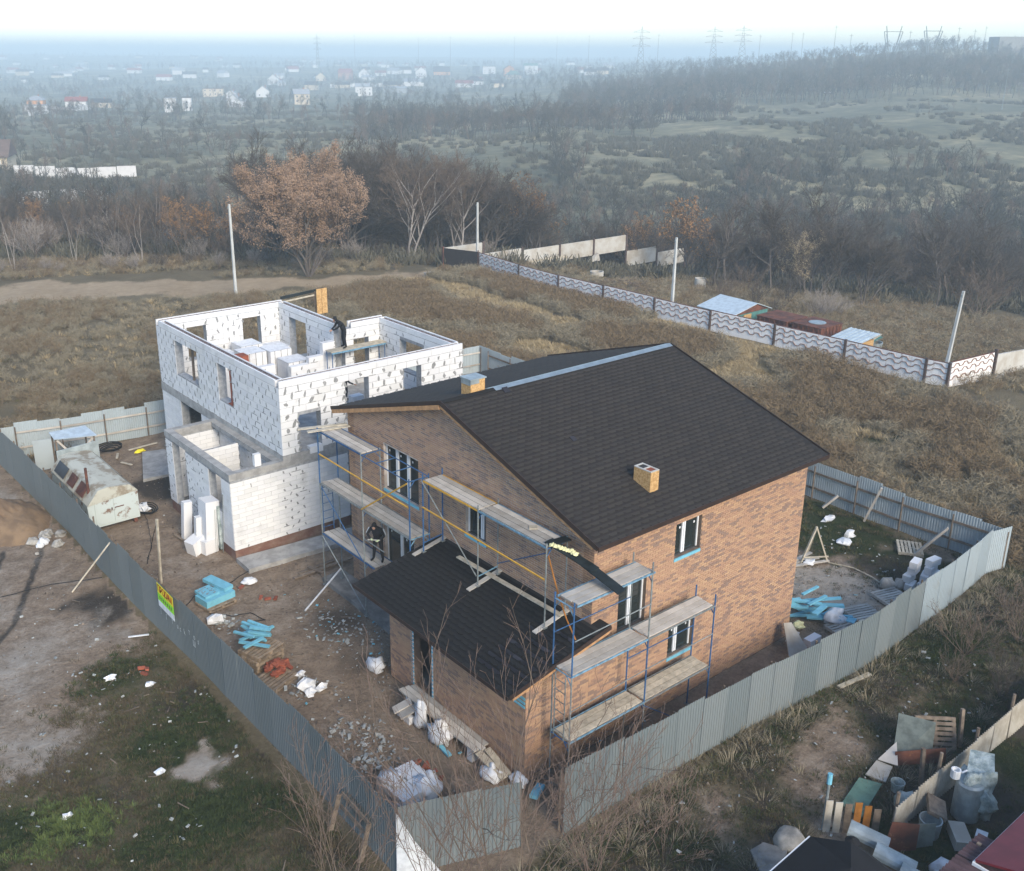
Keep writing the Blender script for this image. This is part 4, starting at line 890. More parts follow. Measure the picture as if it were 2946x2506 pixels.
# ---------------------------------------------------------------- corrugated fence round the plot
def corr_mesh(name, mat, w=1.15, per=.115, amp=.020, th=.003, trap=True, h=1.0):
    n = int(round(w/per)); pr = []
    for k in range(n):
        x = k*per
        pr += [(x, 0), (x+per*.40, 0), (x+per*.5, amp), (x+per*.90, amp)] if trap else [(x+per*i/6, amp*.5*(1-cos(2*pi*i/6))) for i in range(6)]
    pr.append((w, 0)); m = MB(); k = len(pr)
    vs = [(x, y, 0) for x, y in pr]+[(x, y, h) for x, y in pr]+[(x, y+th, 0) for x, y in pr]+[(x, y+th, h) for x, y in pr]
    fs = [(i, i+1, k+i+1, k+i) for i in range(k-1)]+[(2*k+i+1, 2*k+i, 3*k+i, 3*k+i+1) for i in range(k-1)]+[(k+i, k+i+1, 3*k+i+1, 3*k+i) for i in range(k-1)]
    fs += [(0, k, 3*k, 2*k), (k-1, 3*k-1, 4*k-1, 2*k-1)]
    return m.add(vs, fs).mesh(name, mat)
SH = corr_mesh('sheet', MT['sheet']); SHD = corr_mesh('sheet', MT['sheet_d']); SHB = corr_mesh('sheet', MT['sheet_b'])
def fence_run(label, pts, h, mesh, inner=1, rail='plank', posts=True, hv=.07, group='corrugated fence runs around the plot', zb=-.06, rails=True):
    t = thing('metal_fence', label, 'fence', (pts[0][0], pts[0][1], 0), group)
    # resample the line into sheet-wide steps
    seg = [(Vector(a), Vector(b)) for a, b in zip(pts[:-1], pts[1:])]; tot = sum((b-a).length for a, b in seg); n = max(1, round(tot/1.10)); P = []
    for k in range(n+1):
        s = tot*k/n
        for a, b in seg:
            L = (b-a).length
            if s <= L+1e-6: P.append(a+(b-a)*min(1, s/L)); break
            s -= L
    hh = h
    for k in range(n):
        a, b = P[k], P[k+1]; d = b-a; an = math.atan2(d.y, d.x); hh = h+random.uniform(-hv, hv)+hv*1.5*mnoise.noise(Vector((a.x*.2, a.y*.2, 2)))
        o = piece('sheet', mesh, (a.x, a.y, zb), ((d.length+.035)/1.15, 1, hh-zb), t, (random.uniform(-.008, .008), random.uniform(-.008, .008), an))
        if k % 2 == 0 and posts:
            nv = Vector((-sin(an), cos(an)))*inner*.16; MB().tube((a.x+nv.x, a.y+nv.y, -.2), (a.x+nv.x, a.y+nv.y, h-.1), .035, n=6).build('post', MT['plank_dk'], t)
    for z in (.5, h-.45) if rails else ():
        m = MB()
        for a, b in zip(P[:-1:2], P[2::2]):
            d = (b-a).normalized(); nv = Vector((-d.y, d.x))*inner*.10; m = MB().bar((a.x+nv.x, a.y+nv.y, z), (b.x+nv.x, b.y+nv.y, z+random.uniform(-.04, .04)), .035, .10); m.build('rail', MT[rail], t)
    return t
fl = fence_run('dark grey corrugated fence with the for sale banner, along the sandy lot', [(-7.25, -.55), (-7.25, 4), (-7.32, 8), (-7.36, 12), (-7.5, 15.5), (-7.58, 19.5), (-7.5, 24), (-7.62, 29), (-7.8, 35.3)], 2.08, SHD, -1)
fence_run('short grey fence panel closing the near corner of the plot behind bare shrubs', [(-7.2, -.6), (-4.15, -1.75)], 2.12, SH, 1)
fence_run('grey corrugated fence along the sunlit side of the brick house', [(-2.95, -2.15), (4.7, -2.42), (8, -2.7), (10.5, -2.88), (14.4, -2.72)], 2.05, SH, 1)
fence_run('paler leaning fence sheets past the gap behind the stacked white blocks', [(14.6, -2.66), (16.5, -2.62), (19, -2.42), (20.9, -2.2), (21.6, -2.5)], 1.95, SHB, 1, rails=False)
fence_run('back fence of bare metal sheets with timber rails on its inner side', [(21.62, -2.45), (21.4, 1), (21.45, 6.7), (21.4, 20), (21.5, 32)], 1.75, SHB, 1, 'plank_dk')
fence_run('far fence of uneven bare metal sheets behind the metal cabin', [(21.5, 32), (9, 33.2), (1.2, 33.8), (-2.7, 34.3), (-7.8, 35.35)], 1.75, SHB, 1, 'plank', hv=.12)
# sign
sg = thing('for_sale_banner', 'yellow, green and white for sale banner fixed on the dark fence', 'banner', (-7.62, 13.2, 1.3))
SX = -7.585
def sband(y0, y1, z0, z1, m, nm): MB().box(SX-.006, y0, z0, SX, y1, z1).build(nm, MT[m], sg)
sband(12.55, 13.95, 1.83, 2.22, 'yellow', 'yellow_band'); sband(12.55, 13.95, 1.53, 1.829, 'signg', 'green_band'); sband(12.55, 13.95, 1.28, 1.529, 'white', 'white_band')
FONTS = []
def text(s, loc, size, mat, parent, name, sx=1.0, ext=.002, rot=(pi/2, 0, -pi/2)):
    cu = bpy.data.curves.new(name, 'FONT'); cu.body = s; cu.size = size; cu.extrude = ext; cu.align_x = 'CENTER'; cu.align_y = 'CENTER'; cu.materials.append(mat)
    o = bpy.data.objects.new(name, cu); COL.objects.link(o); o.rotation_euler = rot; o.scale = (sx, 1, 1)
    if parent: o.parent = parent; o.location = Vector(loc)-ORG[parent.name]
    else: o.location = loc
    FONTS.append(o); return o
for k, ch in enumerate('ПРОДАМ'):
    for e in (0, .008): text(ch, (SX-.010, 13.95-.17-k*.205+e, 2.02), .36, MT['signr'], sg, 'letter', .95)
for k in range(7): MB().box(SX-.009, 12.72+k*.165, 1.62, SX-.006, 12.80+k*.165, 1.74).build('green_text', MT['grass_bright'], sg)
for k, (ch, y, z) in enumerate((('Т', 14.0, .98), ('Г', 13.52, .95), ('т', 13.05, 1.0), ('u', 12.62, 1.03), ('c', 12.4, 1.02), ('k', 12.15, 1.0), ('т', 11.72, 1.2), ('o', 11.3, 1.22), ('s', 10.98, 1.2), ('Ш', 11.35, .92))):
    text(ch, (-7.435+(.0 if y < 12.3 else -.04-.03*(y-12.3)), y, z), .32, MT['chalk'], fl, 'chalk_letter', .8, .001)
dg = bpy.context.evaluated_depsgraph_get(); dg.update()
for o in FONTS:      # lettering as plain meshes
    me = bpy.data.meshes.new_from_object(o.evaluated_get(dg)); q = bpy.data.objects.new(o.name.split('.')[0], me); COL.objects.link(q)
    q.parent = o.parent; q.location = o.location; q.rotation_euler = o.rotation_euler; q.scale = o.scale; bpy.data.objects.remove(o)
MB().add([(-7.32, -.66, 2.1), (-7.32, -.62, .0), (-6.3, -1.16, .0), (-6.6, -1.02, .55), (-6.95, -.88, 1.2), (-7.33, -.70, 2.1), (-7.33, -.66, .0), (-6.31, -1.2, .0), (-6.61, -1.06, .55), (-6.96, -.92, 1.2)],
     [(0, 1, 2, 3, 4), (9, 8, 7, 6, 5), (0, 4, 9, 5), (4, 3, 8, 9), (3, 2, 7, 8)]).build('white_sheet', MT['white'], label='white cloth sheet hung on the outside of the near fence corner', cat='sheet')
t = thing('wood_frame', 'old board frame leaning on the dark fence below the shrubs', 'frame', (-7.6, 1.1, 0))
for a, b in (((-7.42, 1.8, 1.1), (-7.42, .4, 1.0)), ((-7.5, 1.75, .75), (-7.5, .4, .7)), ((-7.5, 1.8, 1.1), (-7.8, 1.85, .0)), ((-7.45, .42, 1.05), (-7.75, .4, .0))): MB().bar(a, b, .04, .14).build('board', MT['plank_dk'], t)
# ---------------------------------------------------------------- metal cabin, shelter
cb = thing('metal_cabin', 'rusty pale teal metal cabin with a hipped roof and stovepipe inside the fence', 'cabin', (-5.7, 26.2, 0))
sec = [(-6.8, .2), (-4.62, .2), (-4.62, 1.5), (-4.95, 1.86), (-5.95, 1.98), (-6.35, 1.92), (-6.85, 1.3)]
n = len(sec); Y0, Y1 = 23.75, 28.8
MB().add([(x, Y0, z) for x, z in sec]+[(x, Y1, z) for x, z in sec], [tuple(range(n)), tuple(range(2*n-1, n-1, -1))]+[(i, n+i, n+(i+1) % n, (i+1) % n) for i in (0, 1, 6)]).build('body', MT['wagon'], cb)
MB().add([(x, Y0-.06, z+.02) for x, z in sec[2:]]+[(x, Y1+.06, z+.02) for x, z in sec[2:]], [(i, 5+i, 6+i, i+1) for i in range(4)]+[(0, 1, 2, 3, 4), (9, 8, 7, 6, 5)]).build('roof', MT['wagon_rf'], cb)
for a, b in ((24.5, 25.4), (25.8, 26.6), (27.1, 28.4)):
    P0 = lambda y, f: (lerp(-6.38, -6.85, f)-.02, y, lerp(1.93, 1.3, f)+.045)
    MB().slab([P0(b, .15), P0(a, .15), P0(a, .85), P0(b, .85)], .02).build('roof_panel', MT['rust'] if a < 26 else MT['frame_dk'], cb)
dr = MB().box(-6.55, Y0-.03, .3, -5.75, Y0-.004, 1.7).build('door', MT['wagon'], cb); MB().box(-5.85, Y0-.05, .9, -5.80, Y0-.031, 1.0).build('handle', MT['rust'], dr)
dr = MB().box(-5.73, Y0-.03, .3, -4.75, Y0-.004, 1.62).build('door', MT['wagon'], cb); MB().box(-5.7, Y0-.05, .95, -5.3, Y0-.031, .99).build('hinge', MT['rust'], dr)
MB().tube((-6.55, 24.35, 1.6), (-6.55, 24.35, 2.85), .06, n=10).build('stovepipe', MT['rust'], cb)
MB().box(-6.7, Y0, .0, -6.55, Y1, .19).box(-4.9, Y0, .0, -4.75, Y1, .19).build('skid', MT['rust'], cb)
MB().slab([(-6.45, 28.95, 1.2), (-4.5, 28.9, 1.3), (-4.5, 28.9, 2.25), (-6.45, 28.95, 2.15)], .03).build('sheet_metal', MT['galv'], label='bare metal sheet standing behind the cabin roof', cat='sheet')
sh = thing('lean_to', 'small open timber lean-to with a white tin roof by the far fence', 'shelter', (-4.9, 32, 0))
MB().slab([(-5.75, 31.75, 1.72), (-3.9, 30.95, 1.75), (-3.98, 32.5, 1.85), (-5.75, 32.6, 1.85)], .03).build('roof', MT['tin'], sh)
for x, y in ((-5.65, 31.9), (-4.0, 31.2), (-4.05, 32.4), (-5.65, 32.5)): MB().bar((x, y, -.05), (x, y, 1.68), .07, .07).build('post', MT['plank_dk'], sh)
MB().bar((-5.6, 31.85, 1.6), (-4.9, 31.6, .6), .05, .1).bar((-4.05, 31.2, 1.6), (-4.7, 31.5, .8), .05, .1).build('brace', MT['plank'], sh)
MB().slab([(-6.6, 32.5, 0), (-5.75, 32.3, 0), (-5.75, 32.3, 1.6), (-6.6, 32.5, 1.6)], .02).build('side_sheet', MT['sheet_b'], sh)
# ---------------------------------------------------------------- pallets, foam and loose material in the yard
def pallet(label, loc, rz, tilt=(0, 0), group='wooden pallets around the plot', mat='pal', z=0):
    t = thing('pallet', label, 'pallet', (0, 0, 0), group)
    for k in range(7): MB().box(-.6, -.5+k*.15, .115, .6, -.4+k*.15, .137).build('slat', MT[mat], t)
    for x in (-.55, 0, .55): MB().box(x-.05, -.5, .022, x+.05, .5, .113).build('bearer', MT[mat], t)
    for y in (-.5, -.05, .4): MB().box(-.6, y, 0, .6, y+.1, .02).build('slat', MT[mat], t)
    t.location = (loc[0], loc[1], z); t.rotation_euler = (tilt[0], tilt[1], rz); ORG[t.name] = Vector(t.location); return t
pallet('pallet under the flat packs of blue foam board in the yard', (-5.1, 14.9), .15)
def foam_board(label, c, s, rz, z, tilt=0, mat='foam', group=None):
    m = MB(); m.box(-s[0]/2, -s[1]/2, 0, s[0]/2, s[1]/2, s[2]); o = m.build('foam_board', MT[mat], label=label, cat='foam board', group=group); o.location = (c[0], c[1], z); o.rotation_euler = (tilt, 0, rz); return o
foam_board('lower pack of pale blue foam boards lying on the yard pallet', (-5.05, 15.0), (1.25, .8, .26), .15, .14)
foam_board('upper pack of blue foam boards with grey wrapper on the yard pallet', (-5.3, 15.15), (.62, .75, .1), .15, .405)
foam_board('long wrapped foam pack lying crosswise on top of the yard pallet', (-4.7, 15.5), (.42, 1.3, .14), .25, .405)
m = MB()
for k in range(26): m.box(*(lambda x, y, z: (x, y, z, x+.05, y+.03, z+.006))(-5.6+random.random()*.6, 14.85+random.random()*.6, .507))
m.build('wrapper_print', MT['plinth'], label='printed wrapper scraps on the upper foam pack', cat='wrapper')
def rndfoam(label, c, rz, L=1.1, w_=.13, z=.3, tilt=0.0):
    m = MB().box(-L/2, -w_/2, 0, L/2, w_/2, .06); o = m.build('foam_strip', MT['foam'], label=label, cat='foam strip', group='blue foam strips thrown in heaps'); o.location = (c[0], c[1], z); o.rotation_euler = (random.uniform(-.1, .1), tilt, rz)
# stack of pallets with foam strips, bricks pallet
for k in range(4): pallet('one of the pallets stacked against the fence under the blue foam strips', (-5.55+random.uniform(-.06, .06), 10.35+random.uniform(-.08, .08)), .25+random.uniform(-.12, .12), group='stacked pallets by the dark fence', z=.145*k)
for k in range(14): rndfoam('blue foam strip on the stacked pallets by the dark fence', (-5.35+random.uniform(-.55, .5), 10.7+random.uniform(-.5, .6)), random.choice((.9, 1.1, 2.2, 1.4, 1.0))+random.uniform(-.3, .3)+pi/3, random.uniform(.7, 1.3), random.uniform(.08, .15), .60+.03*k, random.uniform(-.08, .08))
pallet('pallet carrying a heap of red bricks beside the stacked pallets', (-5.7, 9.0), .35)
brm = MB().box(-.125, -.06, -.0325, .125, .06, .0325).mesh('brick', MT['redbrick'])
def redbrick(label, x, y, z, group, rz=None, rx=None, s=1.0):
    o = bpy.data.objects.new('red_brick', brm); COL.objects.link(o); tag(o, label, 'brick', group); o.location = (x, y, z); o.rotation_euler = (random.uniform(-.3, .3) if rx is None else rx, random.uniform(-.3, .3) if rx is None else 0, random.uniform(0, pi) if rz is None else rz); o.scale = (s, s, s)
for k in range(34):
    a = random.random()*2*pi; r = .42*sqrt(random.random()); redbrick('red brick in the heap on the pallet by the fence', -5.42+cos(a)*r, 9.3+sin(a)*r, .19+.22*(1-r/.42)+random.uniform(0, .12), 'heap of red bricks on the yard pallet')
for k, (x, y) in enumerate(((-3.56, 14.2), (-3.4, 13.95), (-3.14, 13.8), (-3.8, 15.4))): redbrick('loose red brick on the bare yard ground between pallet and gable wall', x, y, .04, 'loose red bricks in the yard', rx=0)
for k, (x, y) in enumerate(((-8.95, 12.42), (-8.82, 12.25), (-9.0, 12.05))): redbrick('red brick lying in the grass outside the dark fence', x, y, .05, 'red bricks outside the dark fence')
for k in range(30):
    a = random.random()*2*pi; r = .6*sqrt(random.random()); redbrick('red brick beside the white sacks at the near fence corner', -4.75+cos(a)*r*.9, 2.0+sin(a)*r*1.3, .05+random.uniform(0, .3)*(1-r), 'red bricks by the white sacks')
# block packs and sacks in the near corner
t = thing('block_stack', 'stack of grey white blocks under torn white film by the near corner', 'blocks', (-5.5, 1.6, 0))
bm_ = MB().box(0, 0, 0, .6, .3, .2).mesh('block', MT['block'])
for k in range(3):
    for a in range(2):
        for b in range(4): piece('block', bm_, (-6.05+a*.62+random.uniform(-.03, .03), .95+b*.32+random.uniform(-.02, .02), .02+k*.205), (1, 1, 1), t, (0, 0, random.uniform(-.05, .05)))
def sack(label, c, s, seed, mat='white', group='white sacks and film bundles', name='sack'):
    MB().blob(c, s[0], s[1], s[2], seed, .33, 14, 9).build(name, MT[mat], label=label, cat='sack', group=group, smooth=True)
sack('crumpled white film on top of the block stack', (-5.75, 1.9, .66), (.3, .42, .14), 2); sack('torn white film hanging off the front of the block stack', (-5.2, 1.2, .5), (.22, .35, .3), 3); sack('white sack slumped between the block stack and the bricks', (-4.75, 1.45, .2), (.3, .4, .32), 4)
sack('tall white sack standing by the plank walkway', (-3.22, 4.02, .22), (.2, .28, .55), 7); sack('large white sack bulging below the plank walkway', (-3.2, 3.05, .22), (.3, .5, .42), 9)
sack('white sack at the near end of the walkway', (-3.05, .75, .15), (.25, .35, .3), 12); sack('crumpled white film bundle against the porch wall', (-2.65, 7.45, .15), (.32, .38, .28), 15); sack('white sack with yellow stain near the fence gap', (-2.6, .1, .12), (.22, .3, .2), 18)
sack('small crumpled clear film on the bare yard', (-3.3, 15.6, .05), (.3, .25, .12), 21)
MB().obox((-3.41, 2.7, .06), (.03, .45, .0), (.07, 0, 0), (0, 0, .03)).build('foam_strip', MT['foam'], label='single blue foam strip on the ground in front of the large sack', cat='foam strip')
MB().obox((-2.45, -.55, .1), (.25, .12, 0), (-.06, .1, 0), (0, 0, .06)).build('foam_strip', MT['foam'], label='blue foam scrap lying in the gap of the fence', cat='foam strip')
for k, (x, y, s, lab) in enumerate(((-5.05, 7.95, .34, 'largest white foam lump near the brick pallet'), (-4.68, 7.65, .2, 'white foam lump beside the largest lump'), (-5.12, 7.6, .2, 'white foam lump in front of the largest lump'), (-4.9, 8.7, .17, 'white foam lump next to the brick pallet'), (-5.65, 13.65, .3, 'white foam chunk with cable near the foam pallet'))):
    MB().blob((x, y, s*.3), s, s*.8, s*.7, 30+k, .4, 8, 5).build('foam_lump', MT['white'], label=lab, cat='foam lump')
MB().tube((-2.73, 12.24, .06), (-.45, 13.35, .62), .035, n=8).build('white_pipe', MT['white'], label='long white pipe leaning on the corner of the concrete apron', cat='pipe')
for k, (a, b, lab) in enumerate((((-1.85, 14.7, .06), (.9, 14.75, .07), 'longer of two old boards on the ground before the annex slab'), ((-1.5, 14.95, .05), (.2, 15.05, .05), 'shorter of two old boards on the ground before the annex slab'), ((-.95, 15.1, .11), (-.75, 14.3, .11), 'short board lying across the two old boards'))):
    MB().bar(a, b, .16, .045).build('old_board', MT['plank_dk'], label=lab, cat='board')
# cable pole
MB().bar((-6.1, 17.75, -.1), (-4.3, 23.1, .1), .001, .001) if False else None
MB().bar((-6.12, 17.72, -.1), (-6.0, 17.75, 2.75), .08, .08).build('cable_pole', MT['plank_lt'], label='leaning timber pole carrying black cable beside the banner', cat='pole')
def cable(label, pts, r=.014, sag=0):
    P = []
    for a, b in zip(pts[:-1], pts[1:]):
        a, b = Vector(a), Vector(b)
        for i in range(6): q = a.lerp(b, i/6); q.z -= sag*4*(i/6)*(1-i/6); P.append(q+Vector((random.uniform(-.03, .03), random.uniform(-.03, .03), 0)))
    P.append(Vector(pts[-1])); MB().path(P, r, 4).build('cable', MT['cable'], label=label, cat='cable')
cable('black cable trailing from the cabin to the timber pole', [(-4.3, 24.4, .3), (-4.5, 23.2, .05), (-5.2, 21, .04), (-6.0, 19.5, .05), (-6.0, 17.8, 2.6)])
cable('black cable lying across the yard from the annex slab to the fence', [(-3.0, 16.4, .05), (-4.2, 15.9, .04), (-5.5, 15.9, .04), (-6.3, 15.2, .04), (-7.2, 14.0, .3)])
cable('black cable lying across the sandy lot outside the fence', [(-7.8, 19.5, .05), (-9.6, 20.2, .06), (-11.5, 20.4, .05), (-14.5, 20.2, .05)])
cable('dark cable loops lying around the foam chunk', [(-5.6, 14.3, .04), (-5.0, 13.6, .04), (-4.4, 13.4, .04), (-4.2, 12.6, .04), (-4.8, 12.9, .04)])
t = thing('cable_heap', 'tangled heap of black cable and hose by the far fence', 'cables', (-2.8, 32.9, 0))
for k in range(5):
    r = .35+.1*k; MB().path([(-2.8+cos(a*.52)*r+.1*sin(k), 32.9+sin(a*.52)*r*.8, .08+.05*k+.03*sin(a)) for a in range(13)], .03, 5).build('coil', MT['cable'], t)
t = thing('cable_heap', 'black cable coils and rags heaped beside the cabin door', 'cables', (-4.1, 24.3, 0))
for k in range(4):
    r = .25+.07*k; MB().path([(-4.1+cos(a*.52)*r, 24.3+sin(a*.52)*r*1.3, .08+.06*k+.03*sin(a)) for a in range(13)], .025, 5).build('coil', MT['cable'], t)
MB().blob((-4.15, 24.7, .12), .3, .4, .2, 41, .4, 10, 6).build('rag', MT['white'], t)
MB().blob((-1.6, 31.7, .08), .25, .15, .12, 44, .3, 8, 5).build('yellow_bag', MT['yellow'], label='small yellow bag on the ground near the far slab', cat='bag')
for k, (a, b) in enumerate((((-2.0, 32.3, .05), (-.4, 32.4, .06)), ((-2.9, 30.9, .05), (-2.6, 30.2, .06)), ((-2.6, 32.2, .05), (-2.9, 31.5, .08)))): MB().bar(a, b, .12, .04).build('board', MT['plank_lt'], label=('long board lying along the far fence', 'short board end pointing at the cabin', 'short board by the cable heap')[k], cat='board')
MB().bar((-9.1, 19.2, .0), (-7.7, 18.4, 2.0), .11, .05).build('prop_board', MT['plank_lt'], label='board propped against the outside of the dark fence', cat='board')
# ---------------------------------------------------------------- back yard on the right
t = thing('timber_tripod', 'tripod of pale timbers standing in the sand behind the brick house', 'tripod', (15.9, 2.7, 0))
for x, y in ((15.35, 2.95), (16.3, 2.3), (16.3, 3.3)): MB().bar((x, y, 0), (15.9+.02*(x-15.9), 2.75, 1.55), .08, .06).build('leg', MT['plank_lt'], t)
MB().bar((15.4, 2.9, .25), (16.3, 2.3, .25), .05, .05).build('cross_bar', MT['plank_lt'], t)
bl2 = MB().box(-.3, -.15, 0, .3, .15, .28).mesh('block', MT['block'])
t = thing('block_stack', 'pile of white aerated blocks inside the paler leaning fence', 'blocks', (17.3, -1.1, 0))
for x, y, z, r in ((16.9, -1.0, 0, .2), (17.35, -1.3, 0, .1), (17.8, -1.5, 0, .2), (17.0, -.85, .29, .1), (17.5, -1.25, .29, .3), (17.9, -1.4, .29, .0), (17.2, -.9, .58, .15), (17.75, -1.3, .58, .1), (17.15, -.95, .87, .2), (17.85, -1.3, .87, -.1)): piece('block', bl2, (x, y, z), (1, 1, 1), t, (0, 0, r))
for k, (x, y, r, lab) in enumerate(((16.3, -.35, .36, 'larger grey boulder beside the white block pile'), (16.7, -.65, .28, 'smaller grey boulder against the white block pile'))): MB().blob((x, y, .1), r, r*.9, r*.8, 60+k, .25, 10, 7).build('boulder', MT['stone'], label=lab, cat='boulder', smooth=True)
for k in range(16): rndfoam('bright blue foam strip in the heap behind the sunlit wall', (12.0+random.uniform(-.7, .7), .35+random.uniform(-.9, .9)), random.uniform(.2, 1.4)-1.2, random.uniform(.8, 1.6), random.uniform(.1, .25), .04+.045*k, random.uniform(-.1, .1))
sack('white film bag lying at the blue foam heap', (12.35, -.55, .2), (.5, .3, .28), 51)
MB().blob((10.9, .0, .12), .25, .2, .15, 71, .3, 8, 5).build('insulation', MT['straw'], label='scrap of yellow insulation under the blue foam heap', cat='insulation')
rndfoam('blue foam piece near the pale pallet', (12.75, -1.0), .3, .4, .3, .1)
pallet('pale pallet on edge of the sand by the fence', (13.6, -.95), -.35, mat='plank'); pallet('small pale pallet near the fence behind the foam heap', (12.15, -1.15), -.2, mat='plank'); pallet('pallet lying before the pile of white blocks', (15.6, -.95), -.3, mat='plank')
pallet('pale pallet in the grass under the leaning post', (20.0, .75), .6, mat='plank_lt')
for k, (a, b, lab) in enumerate((((19.6, .36, .0), (20.2, -.6, 1.5), 'thick post leaning over the pallet in the back yard'), ((21.0, 3.5, .0), (21.2, 3.0, 1.75), 'board leaning at the middle of the back fence'), ((20.7, 5.45, .05), (21.1, 5.0, .7), 'short plank propped at the back fence rail'))): MB().bar(a, b, .13, .1).build('leaning_post', MT['plank'], label=lab, cat='post')
MB().path([(16.2, 2.2, .04), (16.6, 1.3, .04), (16.5, .4, .04), (16.2, -.35, .04)], .03, 6).build('thin_pole', MT['plank_lt'], label='long thin bent pole lying between tripod and boulders', cat='pole')
for k, (x, y, z, s, lab) in enumerate(((19.2, 3.1, .05, (.3, .22, .2), 'white box in the green weeds of the back yard'), (18.4, 2.85, .03, (.4, .3, .12), 'crumpled white scrap near the white box'), (19.9, 4.6, .03, (.45, .2, .12), 'white board scraps at the foot of the back fence'), (15.6, 2.7, .03, (.3, .2, .1), 'white scrap under the timber tripod'))): MB().blob((x, y, z), s[0], s[1], s[2], 80+k, .3, 7, 5).build('scrap', MT['white'], label=lab, cat='scrap')
MB().box(10.1, -1.05, 0, 10.75, -.75, .28).build('loose_block', MT['block'], label='single grey white block behind the fence at the far house corner', cat='block')
MB().bar((9.7, -.35, .1), (10.5, -.25, .12), .14, .06).build('loose_board', MT['plank'], label='short board pointing at the far corner of the sunlit wall', cat='board')
MB().slab([(8.95, -1.0, .02), (9.9, -1.15, .02), (9.75, -.4, .9), (9.35, -.35, 1.0)], .03).build('sheet_scrap', MT['conc_lt'], label='pale triangular sheet leaning at the foot of the sunlit wall', cat='sheet')
for k in range(7): MB().bar((13.4+random.uniform(-.8, 1.8), 2.5+random.uniform(0, 1.4), .05), (14.6+random.uniform(-.8, 1.8), 2.2+random.uniform(0, 1.4), .06), .14, .04).build('loose_board', MT['plank'], label='weathered board on the sand behind the brick house', cat='board', group='boards on the sand')
MB().bar((8.8, -3.02, .05), (10.3, -3.25, .06), .16, .05).build('loose_board', MT['plank_lt'], label='single pale board on the grass outside the sunlit fence', cat='board')
cable('pale cable lying in the grass outside the far fence corner', [(16.5, -2.85, .03), (17.8, -3.6, .04), (19.2, -4.4, .04), (22, -5.5, .04)], .016)
# sand heap and stones on the lot to the left
def mound(name, label, cx, cy, rx, ry, h, mat, seed):
    n, m = 40, 16; vs = [(cx, cy, h)]
    for j in range(1, m+1):
        for i in range(n):
            a = 2*pi*i/n; f = j/m; k = 1+.3*mnoise.noise(Vector((cos(a)*1.4, sin(a)*1.4, seed)))+.08*mnoise.noise(Vector((cos(a)*6, sin(a)*6, seed+j))); z = h*(1-f)**.9*(1+.35*mnoise.noise(Vector((cos(a)*f*3, sin(a)*f*3, seed+5)))+.22*mnoise.noise(Vector((cos(a)*f*9, sin(a)*f*9, seed+7))))
            vs.append((cx+cos(a)*rx*f*k, cy+sin(a)*ry*f*k, z-.08*f))
    fs = [(0, 1+i, 1+(i+1) % n) for i in range(n)]+[(1+(j-1)*n+i, 1+j*n+i, 1+j*n+(i+1) % n, 1+(j-1)*n+(i+1) % n) for j in range(1, m) for i in range(n)]
    MB().add(vs, fs).build(name, mat, label=label, cat='heap', smooth=True)
mound('sand_heap', 'tall heap of brown sand against the outside of the dark fence', -9.6, 27.3, 2.1, 2.5, 1.25, MT['sandm'], 3)
for k in range(10):
    x, y = random.uniform(-9.6, -7.9), random.uniform(22.6, 25.2); r = random.uniform(.08, .26); MB().blob((x, y, r*.3), r, r*.9, r*.8, 100+k, .25, 8, 6).build('stone', MT['white'] if k in (3, 7, 11) else MT['stone'], label='pale stone at the foot of the sand heap', cat='stone', group='stones below the sand heap')
# litter: countless small scraps
m1, m2, m3 = MB(), MB(), MB()
def scrap(m, x, y, s, z=.02):
    a = random.random()*pi; m.obox((x, y, z+s*.2), (cos(a)*s, sin(a)*s, random.uniform(-.2, .2)*s), (-sin(a)*s*.5, cos(a)*s*.5, random.uniform(-.3, .3)*s), (0, 0, s*.2))
for k in range(420):
    c = random.choice(((-5.2, 5.2, .9, 1.2), (-4.9, 4.2, .7, 1.3), (-5.5, 3.4, .6, .7), (-5.0, 7.9, .9, .7), (-2.4, 10.6, 1.0, 1.7), (-5.4, 13.5, .6, .6)))
    scrap(m1, random.gauss(c[0], c[2]*.5), random.gauss(c[1], c[3]*.5), random.uniform(.015, .06)*random.choice((1, 1, 1, 1.8)))
for k in range(230): scrap(m1, random.uniform(-15, -7.8), random.uniform(4, 20), random.uniform(.01, .035)*random.choice((1, 1, 2.2)))
for k in range(150): scrap(m1, random.uniform(-6.8, -.5), random.uniform(0, 30), random.uniform(.01, .04))
for k in range(120): scrap(m1, random.uniform(-1, 14), random.uniform(-7, -3.2), random.uniform(.01, .04)*random.choice((1, 1, 2)))
for k in range(90): scrap(m1, random.uniform(11, 20), random.uniform(-1.5, 5), random.uniform(.02, .06))
for k in range(160): scrap(m1, random.gauss(-2.1, .9), random.gauss(10.0, 1.9), random.uniform(.015, .045))
for k in range(26): scrap(m2, random.gauss(-1.9, .9), random.gauss(10.0, 1.6), random.uniform(.02, .06))
for k in range(50): scrap(m2, random.uniform(-6.8, 16), random.uniform(-.8, 15), random.uniform(.02, .07))
for k in range(45): (lambda x, y, a, l: m3.bar((x, y, .02), (x+cos(a)*l, y+sin(a)*l, .03+random.random()*.05), .025, .02))(random.choice((random.uniform(-6.5, -1), random.uniform(-12, -8))), random.uniform(1, 28), random.random()*6.3, random.uniform(.15, .5))
m1.build('litter', MT['rubble'], label='pale crumbs of block and foam scattered over the ground', kind='stuff'); m2.build('litter', MT['foam'], label='blue foam crumbs scattered over the yard', kind='stuff'); m3.build('litter', MT['plank_dk'], label='splinters and sticks scattered over the yard', kind='stuff')
m4 = MB()
